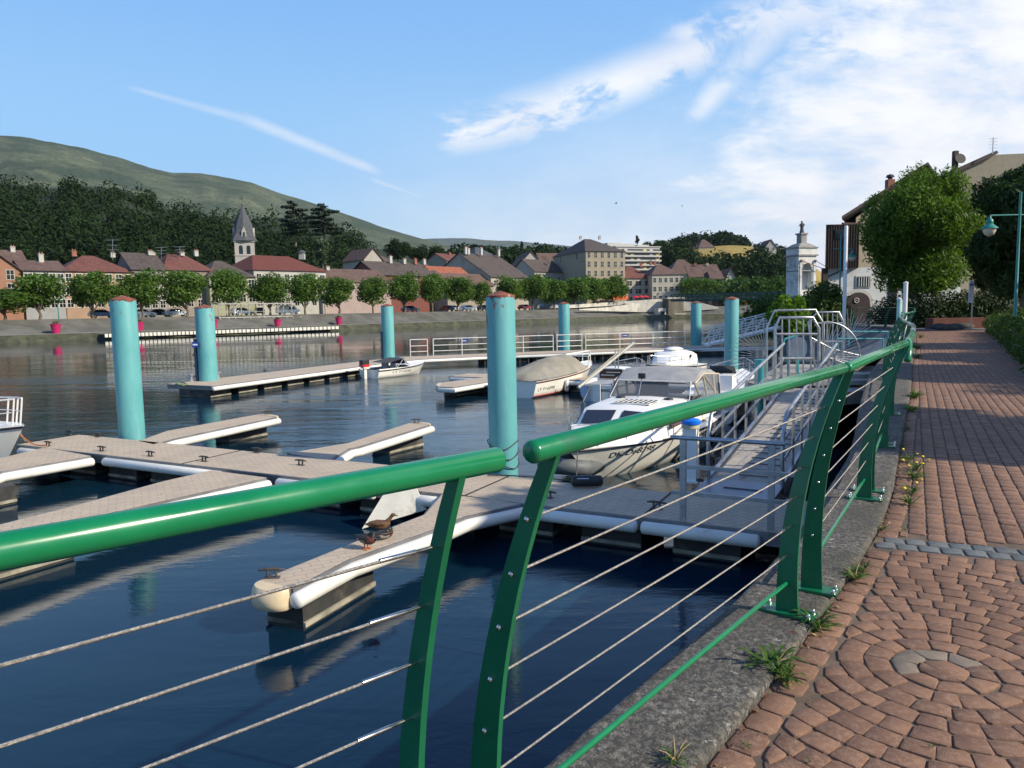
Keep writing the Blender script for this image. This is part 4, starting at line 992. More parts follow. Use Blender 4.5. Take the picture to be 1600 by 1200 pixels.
for i in range(90):
    px = rw_.uniform(1125, 1240); p = H(px, rw_.uniform(16, 26)); zt = zat(rw_.uniform(436, 452), px, p); cr_.append(((p.x, p.y, zt - 2), rw_.uniform(2, 3), rw_.uniform(4, 6)))
wood('tree_line', cr_, 15000, .5, LEAF_MID, 'line of clipped green trees on the far bank right of the bridge head', 24)
cr_ = []
for i in range(120):
    px = rw_.uniform(700, 880); p = D(px, rw_.uniform(393, 412), rw_.uniform(380, 520)); cr_.append(((p.x, p.y, p.z), rw_.uniform(4, 7), rw_.uniform(5, 8)))
wood('copse', cr_, 16000, 1.1, LEAF_DARK, 'green trees among the upper roofs in the middle distance', 25)
# individually standing far trees
def ftree(name, px, ytop, ybase, y, wpx, label, mat=LEAF_DARK, shape='round', n=1800, th=.15, group=None):
    b_ = D(px, ybase, y); h = D(px, ytop, y).z - b_.z; wd = wpx / F * y
    return tree(name, b_, h, wd, h * th, label, n, max(.35, h * .045), mat, int(px * 7), shape=shape, tr=h * .03, nblob=14, group=group)
ftree('broadleaf_tree', 622, 373, 412, 300, 44, 'large round tree at the right foot of the wooded hill', LEAF_DARK, n=3000)
ftree('broadleaf_tree', 655, 380, 413, 310, 42, 'dark tree right of the large round tree, below the mountain', LEAF_DARK, n=2600)
ftree('broadleaf_tree', 684, 384, 415, 330, 40, 'third dark tree above the orange roofs', LEAF_DARK, n=2600)
ftree('poplar', 808, 379, 400, 520, 6, 'left of the two slim poplars on the skyline', LEAF_DARK, n=700)
ftree('poplar', 815.5, 375, 400, 520, 7, 'right, taller of the two slim poplars on the skyline', LEAF_DARK, n=700)
ftree('broadleaf_tree', 846, 385, 402, 500, 20, 'small round tree on the skyline left of the big stone building', LEAF_DARK, n=900)
ftree('poplar', 995.5, 366, 386, 420, 8, 'small columnar tree rising above the white apartment block', LEAF_DARK, n=700)
ftree('broadleaf_tree', 1012, 379, 392, 430, 22, 'low round tree behind the roof of the apartment block', LEAF_DARK, n=900)
ftree('conifer', 1088, 361, 386, 560, 12, 'pointed conifer left of the hilltop farmhouse', LEAF_BLUE, 'cone', n=900)
ftree('broadleaf_tree', 1080, 386, 410, 520, 32, 'dark round tree standing before the golden field', LEAF_DARK, n=1500)
ftree('pine_tree', 1204, 378, 402, 520, 26, 'spreading pine at the right edge of the golden field', LEAF_BLUE, 'flat', n=1500)
ftree('broadleaf_tree', 505, 368, 428, 215, 24, 'pale-leaved tree below the two cedars', leafmat('leaf_pale', (.05, .075, .04), (.11, .15, .08)), n=2600)
def cedar(px, ytop, ybase, y, wpx, label, seed):
    b_ = D(px, ybase, y); h = D(px, ytop, y).z - b_.z; r_ = random.Random(seed); t = thing('cedar', b_, label, 'tree', 'cedars on the wooded hill'); mb = MB()
    trunk(mb, [b_, b_ + V((.3, 0, h * .5)), b_ + V((0, 0, h * .96))], h * .028, h * .006); blobs = []
    for k in range(15):
        f = .28 + .70 * k / 14; w_ = wpx / F * y / 2 * (1.1 - f * .55) * r_.uniform(.55, 1.05) * (1 if k % 2 else -1)
        if k > 12: w_ *= .4
        e = b_ + V((w_, r_.uniform(-2, 2), h * (f + .02))); trunk(mb, [b_ + V((0, 0, h * f * .96)), e], h * .008, h * .002, 5)
        blobs.append((b_.lerp(e, .0) * 0 + V((b_.x + w_ * .60, b_.y + r_.uniform(-2, 2), b_.z + h * (f + .015))), (abs(w_) * .62 + .4, abs(w_) * .5 + .4, h * .020)))
    mb.build('trunk', t, smooth=60); mb = MB(); leaves(mb, blobs, 2600, .55, LEAF_BLUE, seed, shell=.9); mb.build('crown', t)
cedar(462, 317, 385, 230, 44, 'left cedar with ragged flat tiers above the wood', 31)
cedar(507, 320, 385, 232, 50, 'right cedar with broad flat tiers above the wood', 32)
# ================================================================ HOUSES
def wallm(name, col):
    col = tuple(c * .56 for c in col)
    return M(name, col, .9, var=.07, scale=.6, dirt=tuple(c * .62 for c in col), dscale=.35, damt=(.52, .78), world=True)
def roofm(name, col): return M(name, col, .85, var=.28, scale=1.6, stretch=(1, 1, 1), bump=.6, bscale=4, dirt=tuple(c * .5 for c in col), dscale=.3, damt=(.5, .75), world=True)
RT = {'red': roofm('red_tiles', (.135, .050, .038)), 'brown': roofm('brown_tiles', (.115, .070, .055)), 'dark': roofm('dark_tiles', (.075, .058, .050)), 'orange': roofm('orange_tiles', (.27, .085, .045)), 'maroon': M('maroon_metal_roof', (.125, .034, .022), .85, var=.06, scale=.3, world=True), 'grey': roofm('grey_slates', (.07, .075, .085))}
MGL = M('window_glass', (.012, .014, .018), .12, var=.2, scale=2); MFR = M('window_frame', (.55, .53, .48), .6, var=.05); MSH = M('dark_shutter', (.045, .040, .038), .7); MST = M('cut_stone', (.42, .38, .31), .9, var=.1, world=True)
MCHI = M('chimney_brick', (.30, .12, .08), .9, var=.2, scale=2); MCHW = M('chimney_render', (.42, .40, .37), .9, var=.1)
def house(name, px0, px1, off, depth, ye, yr, wall, roof, label, cat='house', z0=3.12, style='gable', win=(3, 2), wsize=(.9, 1.3), chim=(), over=.4, A=None, B=None, shutters=False, group=None, wtop=.82, gw=0, door=False, lintel=None):
    A = A or H(px0, off); B = B or H(px1, off); A = V((A.x, A.y, z0)); B = V((B.x, B.y, z0)); u = (B - A); L_ = u.length; u.normalize(); n = V((-u.y, u.x, 0))
    pm = (px0 + px1) / 2; M_ = A.lerp(B, .5); ze = D(pm, ye, M_.y).z; R_ = M_ + n * depth / 2; zr = D(pm, yr, R_.y).z; zr = max(zr, ze + .6)
    t = thing(name, A, label, cat, group); W_ = wall if not isinstance(wall, tuple) else wallm(name + str(int(px0 + 500)), wall)
    C_, D_ = B + n * depth, A + n * depth; up = V((0, 0, 1)); mb = MB(); h = up * (ze - z0)
    mb.add([A, B, C_, D_, A + h, B + h, C_ + h, D_ + h], [(0, 1, 5, 4), (1, 2, 6, 5), (2, 3, 7, 6), (3, 0, 4, 7)], W_)
    if style == 'gable':
        r0, r1 = A + n * depth / 2, B + n * depth / 2; r0.z = r1.z = zr - .05; mb.add([A + h, D_ + h, r0], [(0, 1, 2)], W_); mb.add([B + h, C_ + h, r1], [(0, 1, 2)], W_)
    if style == 'front':
        r0 = A.lerp(B, .5); r0.z = zr - .05; r1 = r0 + n * depth; mb.add([A + h, B + h, r0], [(0, 1, 2)], W_); mb.add([D_ + h, C_ + h, r1], [(0, 1, 2)], W_)
    wo_ = mb.build('wall', t); rm = RT[roof]; mb = MB(); e = over; th = up * .18
    sl_ = (zr - ze) / (depth / 2); eo = up * (-sl_ * e)
    if style == 'gable':
        for s_ in (0, 1):
            a_, b_ = (A, B) if s_ == 0 else (D_, C_); ns = -n if s_ == 0 else n
            q = [a_ + h + ns * e - u * e + eo, b_ + h + ns * e + u * e + eo, B + n * depth / 2 + u * e, A + n * depth / 2 - u * e]; q[2].z = q[3].z = zr
            mb.add(q + [p + th for p in q], [(0, 1, 2, 3), (7, 6, 5, 4), (0, 4, 5, 1), (1, 5, 6, 2), (2, 6, 7, 3), (3, 7, 4, 0)], rm)
    elif style == 'front':
        sl2 = (zr - ze) / (L_ / 2); m0_ = A.lerp(B, .5)
        for s_ in (0, 1):
            a_ = A if s_ == 0 else B; us = -u if s_ == 0 else u
            q = [a_ + h + us * e - n * e - up * sl2 * e, a_ + n * depth + h + us * e - up * sl2 * e, m0_ + n * depth, m0_ - n * e]; q[2].z = q[3].z = zr
            mb.add(q + [p + th for p in q], [(0, 1, 2, 3), (7, 6, 5, 4), (0, 4, 5, 1), (1, 5, 6, 2), (2, 6, 7, 3), (3, 7, 4, 0)], rm)
    elif style == 'flat':
        q = [A + h - u * e - n * e, B + h + u * e - n * e, C_ + h + u * e + n * e, D_ + h - u * e + n * e]; mb.add(q + [p + up * (zr - ze) * .5 for p in q], [(0, 1, 2, 3), (7, 6, 5, 4), (0, 4, 5, 1), (1, 5, 6, 2), (2, 6, 7, 3), (3, 7, 4, 0)], rm)
    else:
        ins = min(L_ * .42, depth / 2 * (1 if style == 'hip' else .5)); q = [A + h - u * e - n * e + eo, B + h + u * e - n * e + eo, C_ + h + u * e + n * e + eo, D_ + h - u * e + n * e + eo]
        r0, r1 = A + n * depth / 2 + u * ins, B + n * depth / 2 - u * ins; r0.z = r1.z = zr
        mb.add(q + [r0, r1], [(0, 1, 5, 4), (1, 2, 5), (2, 3, 4, 5), (3, 0, 4), (3, 2, 1, 0)], rm)
    ro = mb.build('roof', t)
    for (fx, hh, kind) in chim:
        hh *= .72
        p = A + u * (L_ * fx) + n * depth * .42; p.z = zr - .3; mb = MB(); an_ = math.atan2(u.y, u.x); mm = MCHI if kind == 'b' else MCHW
        mb.box(p + up * hh / 2, (.75, .6, hh), mm, an_); mb.box(p + up * (hh + .05), (.9, .75, .12), mm, an_)
        for k in (-.2, .2): mb.lathe([(.11, hh + .1), (.09, hh + .45)], p + u * k, MCHI, 6)
        mb.build('chimney', ro)
    nx_, ny_ = win; H_ = ze - z0
    def window(base, ux, nn__, w_, h_, sh=shutters):
        mb = MB(); o = base - nn__ * -.0; an_ = math.atan2(ux.y, ux.x)
        mb.box(base + nn__ * .02, (w_ + .22, .05, h_ + .22), MFR if not lintel else lintel, an_); mb.box(base + nn__ * .04, (w_, .05, h_), MGL, an_); mb.box(base + nn__ * .065, (.06, .03, h_), MFR, an_); mb.box(base + nn__ * .065, (w_, .03, .05), MFR, an_)
        if sh:
            for s_ in (-1, 1): mb.box(base + nn__ * .06 + ux * s_ * (w_ * .76), (w_ * .5, .05, h_ + .1), MSH, an_)
        mb.build('window', t)
    for i in range(nx_):
        for j in range(ny_):
            window(A + u * (L_ * (i + .5) / nx_) + up * (H_ * wtop - j * min(3.0, H_ * .8 / max(1, ny_))), u, -n, *wsize)
    for i in range(gw):
        window(D_ + (-n) * (depth * (i + .5) / gw) + up * (H_ * wtop), -n, -u, wsize[0], wsize[1])
    if door:
        p = A + u * L_ * .2 + up * 1.1; MB().box(p - n * .03, (1.1, .08, 2.2), MSH, math.atan2(u.y, u.x)).build('door', t)
    return t
house('house', -28, 38, 27, 12, 421, 401, (.50, .25, .16), 'brown', 'salmon orange gabled house at the far left of the far bank', style='front', win=(2, 3), wsize=(1.0, 1.5), wtop=.9, lintel=MST)
house('house', -30, 47, 42, 10, 409, 391, (.45, .38, .30), 'brown', 'brown roof with a skylight rising behind the orange gabled house', win=(0, 0), chim=((.85, 1.3, 'w'),))
house('house', 42, 106, 28, 11, 422, 408, (.50, .50, .50), 'brown', 'grey-white low house between the orange house and the peach house', win=(5, 3), chim=((.60, 2.0, 'w'),), wtop=.85)
house('house', 104, 212, 28, 13, 423, 399, (.60, .40, .27), 'red', 'long peach house with a hipped red roof and two television aerials', style='hip', win=(7, 3), chim=((.28, 1.2, 'b'), (.85, 1.0, 'w')), wtop=.85)
house('house', 212, 262, 28, 12, 420, 396, (.36, .34, .31), 'dark', 'grey house with dark roof, a dormer and a white garage door', win=(4, 3), chim=((.85, 1.0, 'w'), (.93, .6, 'w')), wtop=.8)
house('house', 262, 336, 29, 12, 421, 397, (.46, .38, .31), 'red', 'rust-red roofed house left of the church spire', style='halfhip', win=(5, 3), chim=((.60, .8, 'w'), (.90, 1.4, 'w')))
house('house', 330, 402, 27, 12, 431, 407, (.50, .50, .30), 'dark', 'pale yellow-green house with dark flat eaves below the church', style='hip', win=(5, 2), wsize=(1.2, 1.5))
house('parish_hall', 400, 512, 29, 17, 422, 399, (.66, .64, .58), 'maroon', 'long building with a maroon metal roof and white walls beside the church', 'building', style='halfhip', win=(8, 3), wsize=(1.0, 1.6))
house('house', 505, 612, 28, 12, 440, 421, (.62, .48, .44), 'brown', 'pale pink house with a dark red pillar beside its garage', win=(6, 1), wsize=(1.1, 1.5), chim=((.25, 1, 'w'),))
house('house', 592, 690, 33, 13, 430, 410, (.30, .10, .08), 'dark', 'dark-roofed house with a red gable end', win=(6, 2), chim=((.40, 2.4, 'w'), (.62, 1.6, 'w'), (.80, 1.8, 'b'), (.95, 1.8, 'w')))
house('house', 688, 742, 32, 11, 437, 417, (.42, .36, .28), 'orange', 'house with a bright orange tile roof in the middle of the far bank', win=(4, 2))
house('house', 700, 772, 28, 9, 445, 428, (.50, .44, .36), 'brown', 'low brown-roofed house in front of the orange-roofed one', win=(4, 1))
house('house', 768, 826, 29, 24, 433, 397, (.62, .56, .46), 'dark', 'house with a huge steep brown roof and several chimneys', win=(5, 2), chim=((.05, 2.6, 'w'), (.12, 2.2, 'w'), (.45, 2.8, 'w'), (.92, 2.6, 'w')), gw=2)
for q in [(700, 738, 75, 408, 397, 'red', 'small red-roofed house in the upper village behind the bright orange roof'), (745, 772, 85, 397, 386, 'grey', 'small house with a dark pyramid roof on the skyline'), (812, 850, 72, 414, 395, 'brown', 'white-gabled chalet with a brown roof, left of the pair on the slope'), (848, 880, 75, 412, 396, 'brown', 'white-gabled chalet with a brown roof, nearest the big stone building'),
          (836, 880, 40, 424, 406, 'dark', 'lower dark-roofed house beside the shaded wall of the big stone building'), (572, 600, 60, 405, 390, 'brown', 'white house with a brown roof at the edge of the wooded hill'), (604, 616, 60, 409, 400, 'brown', 'tiny pale house right of the hillside white one')]:
    house('house', q[0], q[1], q[2], 11, q[3], q[4], (.62, .58, .52), q[5], q[6], z0=2.5, win=(3, 2), style='hip' if q[0] == 745 else ('front' if q[0] in (812, 572) else 'gable'), chim=((.5, .9, 'b'),) if q[0] == 700 else ())
big = house('stone_building', 916, 977, 22, 26, 392, 373, (.56, .48, .34), 'dark', 'tall tan stone building with a shaded gable wall and dark roof', 'building', style='halfhip', win=(6, 5), wsize=(.85, 1.7), gw=2, chim=((.25, 1.0, 'w'), (.75, 1.2, 'w')), wtop=.93, lintel=MST)
house('house', 976, 1019, 24, 14, 434, 416, (.66, .60, .50), 'red', 'left wing of the cream corner house beside the restaurants', win=(3, 3), shutters=True, style='hip', wsize=(.9, 1.4), chim=((.9, 1.6, 'b'),))
house('house', 1019, 1062, 19, 14, 428, 413, (.74, .67, .53), 'brown', 'cream corner house with red-brown hipped roof facing the bridge head', win=(5, 3), style='hip', wsize=(.9, 1.4), chim=((.15, 1.8, 'b'), (.3, 1.5, 'b')))
house('house', 1046, 1098, 34, 18, 427, 405, (.62, .55, .44), 'brown', 'tall brown-roofed house behind the cream corner house', win=(4, 2), style='halfhip')
house('house', 1078, 1126, 32, 14, 432, 414, (.60, .54, .44), 'brown', 'brown-roofed house with chimneys right of the tall one', win=(4, 2), chim=((.3, 1.0, 'b'), (.7, .9, 'w')))
house('house', 1112, 1130, 28, 10, 436, 424, (.72, .68, .60), 'brown', 'narrow white house right of the three bushy trees', win=(2, 2))
house('house', 1130, 1152, 30, 9, 441, 421, (.74, .70, .62), 'brown', 'small white gabled house at the right end of the far street', style='front', win=(2, 2))
house('farmhouse', 1092, 1117, 0, 22, 386, 374, (.55, .48, .38), 'brown', 'brown farmhouse on top of the golden hill', A=D(1092, 390, 600), B=D(1117, 390, 600), z0=D(1100, 393, 600).z, win=(2, 1), style='halfhip')
house('house', 1196, 1212, 0, 12, 386, 376, (.66, .62, .56), 'brown', 'white house with a brown roof among the dark trees left of the bridge tower', A=D(1196, 390, 380), B=D(1213, 390, 380), z0=D(1200, 400, 380).z, win=(2, 1), style='front')
# white apartment block
A_, B_ = D(962, 420, 330), D(1031, 420, 338); t = thing('apartment_block', V((A_.x, A_.y, 3)), 'white apartment block with long balcony bands behind the cream houses', 'building')
u = (B_ - A_); u.z = 0; L_ = u.length; u.normalize(); n = V((-u.y, u.x, 0)); zt = D(990, 386, 333).z; MAP = wallm('apartment_white', (.78, .76, .72)); an_ = math.atan2(u.y, u.x); mid = V((A_.x, A_.y, 0)) + u * L_ / 2 + n * 8
MB().box((mid.x, mid.y, (zt + 3) / 2), (L_, 16, zt - 3), MAP, an_).build('wall', t)
rf = MB().box((mid.x, mid.y, zt + .2), (L_ + .8, 16.8, .4), MAP, an_).build('roof', t)
MB().box(mid - u * 9 + V((0, 0, zt + 1.3)), (7, 6, 1.8), MAP, an_).build('roof_room', rf); MB().box(mid - u * 3 + V((0, 0, zt + 1.2)), (9, 5, 1.5), MAP, an_).build('roof_room', rf); MB().box(mid + u * 6 + V((0, 0, zt + 1)), (6, 5, 1.2), MAP, an_).build('roof_room', rf)
MYEL = M('yellow_blind', (.55, .42, .16), .8)
for k in range(6):
    z = zt - 1.3 - k * 1.95; p = V((A_.x, A_.y, z))
    MB().box(p + u * L_ / 2 - n * .25, (L_ - .6, .5, .85), M('dark_glazing', (.05, .055, .06), .2), an_).build('window_band', t)
    mb = MB(); mb.box(p + u * L_ / 2 - n * .9 - V((0, 0, .75)), (L_ - .2, 1.3, .72), MAP, an_); mb.build('balcony', t)
    for j in range(7):
        if (j * 5 + k * 3) % 4 < 2: MB().box(p + u * (L_ * (j + .5) / 7) - n * .55, (1.6, .08, .8), MAP if j % 2 else MYEL, an_).build('blind', t)
# church
b_ = H(383, 46, y=400); cy = b_.y; P0 = D(383, 405, cy); s_ = 38 / F * cy / 1.32; ztb = D(383, 378, cy).z; t = thing('church', V((P0.x, P0.y, 3.1)), 'white church belfry with a tall dark slate spire and cross', 'church')
MCH = wallm('church_stone', (.66, .63, .57)); a45 = R(20)
MB().box((P0.x, P0.y, (3.1 + ztb) / 2), (s_, s_, ztb - 3.1), MCH, a45).build('tower', t)
mb = MB(); mb.box((P0.x, P0.y, ztb), (s_ * 1.1, s_ * 1.1, .35), MCH, a45); mb.box((P0.x, P0.y, ztb - 3.2), (s_ * 1.06, s_ * 1.06, .22), MCH, a45); mb.build('cornice', t)
rot = Matrix.Rotation(a45, 3, 'Z')
for f in range(4):
    rf_ = Matrix.Rotation(a45 + f * math.pi / 2, 3, 'Z')
    for sx_ in (-.19, .19):
        mb = MB(); pr = []; 
        for k in range(9): th = math.pi * k / 8; pr.append(V((sx_ * s_ + .42 * math.cos(th), -s_ / 2 - .02, ztb - 1.35 + .42 * math.sin(th))))
        pr += [V((sx_ * s_ - .42, -s_ / 2 - .02, ztb - 2.9)), V((sx_ * s_ + .42, -s_ / 2 - .02, ztb - 2.9))]
        w_ = [V((P0.x, P0.y, 0)) + rf_ @ p for p in pr]; mb.ext(w_, rf_ @ V((0, .04, 0)), MGL); mb.build('bell_opening', t)
zsp = D(380, 322, cy).z; mb = MB(); secs = []
for z, rr, ty in ((ztb + .1, .80, 0), (ztb + 1.6, .60, .3), (ztb + 4.0, .44, 1), (zsp, .03, 1)):
    secs.append([(P0.x + s_ * rr * math.cos(a45 + math.pi / 4 + k * math.pi / 4) * (1 if k % 2 == 0 or ty == 1 else .86 - .0 * ty), P0.y + s_ * rr * math.sin(a45 + math.pi / 4 + k * math.pi / 4) * (1 if k % 2 == 0 or ty == 1 else .86), z) for k in range(8)])
mb.loft(secs, RT['grey'], closed=True, caps=True); sp_ = mb.build('spire', t)
for f in range(4):
    rf_ = Matrix.Rotation(a45 + f * math.pi / 2, 3, 'Z'); o = V((P0.x, P0.y, ztb)); mb = MB()
    mb.ext([o + rf_ @ V(q) for q in ((-.5, -s_ * .56, .3), (.5, -s_ * .56, .3), (.5, -s_ * .56, 2.2), (0, -s_ * .56, 3.2), (-.5, -s_ * .56, 2.2))], rf_ @ V((0, 1.2, 0)), MCH); mb.box(o + rf_ @ V((0, -s_ * .57, 1.3)), (.4, .06, 1.3), MGL, a45 + f * math.pi / 2); mb.build('lucarne', sp_)
mb = MB(); mb.lathe([(.05, 0), (.22, .1), (.22, .35), (.05, .45)], (P0.x, P0.y, zsp), RT['grey'], 8); mb.box((P0.x, P0.y, zsp + 1.4), (.07, .07, 2.0), MSH); mb.box((P0.x, P0.y, zsp + 1.7), (.8, .07, .07), MSH); mb.build('cross', t)
# small ventilation turret on the maroon roof
p = D(472, 400, H(472, 38).y); mb = MB(); mb.box(p, (1.2, 1.2, 1.6), wallm('turret', (.6, .6, .58))); mb.lathe([(1.0, .75), (.7, 1.1), (.2, 1.35)], p, RT['grey'], 12); tag(mb.build('roof_turret', loc=p), 'small white turret with a domed cap on the maroon roof ridge', 'turret')
# aerials
for px, y0, y1, y_, lb in ((176, 374, 402, 140, 'tall television aerial on the peach house'), (252, 386, 402, 148, 'television aerial above the dormer of the dark-roofed house'), (281, 385, 400, 150, 'short television aerial over the rust-red roof')):
    a_, b_ = D(px, y1 + 4, y_), D(px, y0, y_); mb = MB(); mb.bar(a_, b_, .07, .07, MGALV)
    for f in (.97, .72, .5): q = a_.lerp(b_, f); mb.bar(q - V((1.2 * f, 0, 0)), q + V((1.2 * f, 0, 0)), .05, .05, MGALV); [mb.bar(q + V((dx, -.4, 0)), q + V((dx, .4, 0)), .03, .03, MGALV) for dx in (-.9, -.5, 0, .5, .9)]
    tag(mb.build('television_aerial', loc=a_), lb, 'aerial')
# ================================================================ FAR QUAY FURNITURE
# long white pontoon
t = thing('far_pontoon', H(160, -1.2, .4), 'long white-edged pontoon lying along the foot of the far embankment', 'pontoon')
pts_ = [H(160 + (527 - 160) * k / 58, -1.4, .5) for k in range(59)]
MPB = M('pontoon_block', (.60, .58, .52), .7, var=.12)
mb = MB(); mb.tube([p + V((0, 0, .02)) for p in pts_], .35, MFLOAT, 4); mb.build('frame', t)
mb = MB()
a_, b_ = pts_[0], pts_[-1]
mb.add([a_ + V((0, 0, .42)), b_ + V((0, 0, .42)), b_ + V((-1.6, 1.7, .42)), a_ + V((-1.6, 1.7, .42))], [(0, 1, 2, 3)], MG_PROM); mb.build('walkway', t)
for k in range(58):
    p, q = pts_[k], pts_[k + 1]; d = (q - p); n = V((d.y, -d.x, 0)).normalized() * .4
    MB().bar(p.lerp(q, .08) + n + V((0, 0, .1)), p.lerp(q, .84) + n + V((0, 0, .1)), .16, .52, MPB).build('block', t)
MPK = M('magenta_pot', (.42, .012, .10), .45, var=.06)
for px, yb, yt, lb, pl in ((86, 520, 506, 'magenta flower pot furthest left on the far promenade', 1), (216, 517, 503, 'magenta flower pot just right of the leftmost pile', 0), (332, 511, 499, 'magenta flower pot half hidden behind the pale weathered pile', 0), (433, 510, 499, 'magenta flower pot below the right end of the timber pergola', 0), (529, 506, 496, 'magenta flower pot furthest right on the far promenade', 0)):
    p = H(px, 3.6, 1.04); h = zat(yt, px, p) - 1.04; h = max(1.1, min(h, 1.6)); t = thing('flower_pot', p, lb, 'flower pot', 'magenta pots on the far promenade')
    mb = MB(); mb.lathe([(.40 * h / 1.2, 0), (.60 * h / 1.2, h * .92), (.68 * h / 1.2, h * .93), (.68 * h / 1.2, h), (.56 * h / 1.2, h)], p, MPK, 18); mb.build('pot', t, smooth=40)
    mb = MB(); leaves(mb, [(p + V((0, 0, h + .12)), (.45, .45, .25))], 90, .12, LEAF_MID, int(px)); mb.build('plant', t)
# pergola deck
PA, PB = H(342, 9.2, 2.9), H(456, 9.2, 2.9); u = (PB - PA).normalized(); n = V((-u.y, u.x, 0)); L_ = (PB - PA).length; MWD = M('grey_timber', (.33, .32, .30), .85, var=.2, scale=3)
t = thing('timber_pergola', PA, 'grey timber pergola on a braced deck over the embankment', 'pergola')
mb = MB(); mb.add([PA, PB, PB + n * 3, PA + n * 3] + [p - V((0, 0, .2)) for p in (PA, PB, PB + n * 3, PA + n * 3)], [(0, 1, 2, 3), (7, 6, 5, 4), (0, 4, 5, 1), (1, 5, 6, 2), (2, 6, 7, 3), (3, 7, 4, 0)], MWD); mb.build('deck', t)
for k in range(6):
    p = PA + u * L_ * k / 5
    for w_ in (0, 3): MB().bar(p + n * w_, p + n * w_ + V((0, 0, 2.3)), .16, .16, MWD).build('post', t)
    mb = MB(); mb.bar(p + V((0, 0, 1.6)), p + u * .8 + V((0, 0, 2.25)), .1, .1, MWD); mb.bar(p + V((0, 0, 1.6)), p - u * .8 + V((0, 0, 2.25)), .1, .1, MWD); mb.build('brace', t)
    q = p + u * .9; MB().bar(p - V((0, 0, .1)), p + u * 1.0 - V((0, 0, 1.1)), .1, .1, MWD).build('brace', t); MB().bar(p + u * 2.0 - V((0, 0, .1)), p + u * 1.0 - V((0, 0, 1.1)), .1, .1, MWD).build('brace', t)
    MB().bar(p + V((0, 0, 2.38)), p + n * 3 + V((0, 0, 2.38)), .14, .16, MWD).build('beam', t)
for w_ in (0, 3): MB().bar(PA + n * w_ + V((0, 0, 2.32)), PB + n * w_ + V((0, 0, 2.32)), .16, .18, MWD).build('beam', t)
MB().bar(PA + V((0, 0, .9)), PB + V((0, 0, .9)), .06, .06, MWD).build('guard_rail', t)
# far lamps
def flamp(px, yt, off, label, two=False):
    p = H(px, off); h = zat(yt, px, p) - p.z; t = thing('street_lamp', p, label, 'street lamp', 'green lamps along the far quay'); MB().tube([p, p + V((0, 0, h))], [.09, .05], MTEAL, 8).build('pole', t, smooth=60)
    MB().lathe([(.05, .3), (.12, .25), (.3, .05), (.24, 0), (.16, -.15), (.03, -.2)], p + V((.35, 0, h - .25)), MTEAL, 10).build('lamp_head', t, smooth=60); MB().bar(p + V((0, 0, h - .1)), p + V((.4, 0, h - .1)), .04, .04, MTEAL).build('arm', t)
MTEAL = M('teal_lamp_paint', (.02, .20, .17), .4, var=.08)
flamp(92, 468, 12.0, 'teal lamp post between the first two street trees of the far quay'); flamp(508, 456, 12.0, 'teal lamp post just right of the eighth street tree on the far quay'); flamp(653, 462, 12.0, 'thin teal lamp post between the eleventh and twelfth street trees'); flamp(1068, 430, 15, 'thin lamp post in front of the left bushy tree by the bridge head')
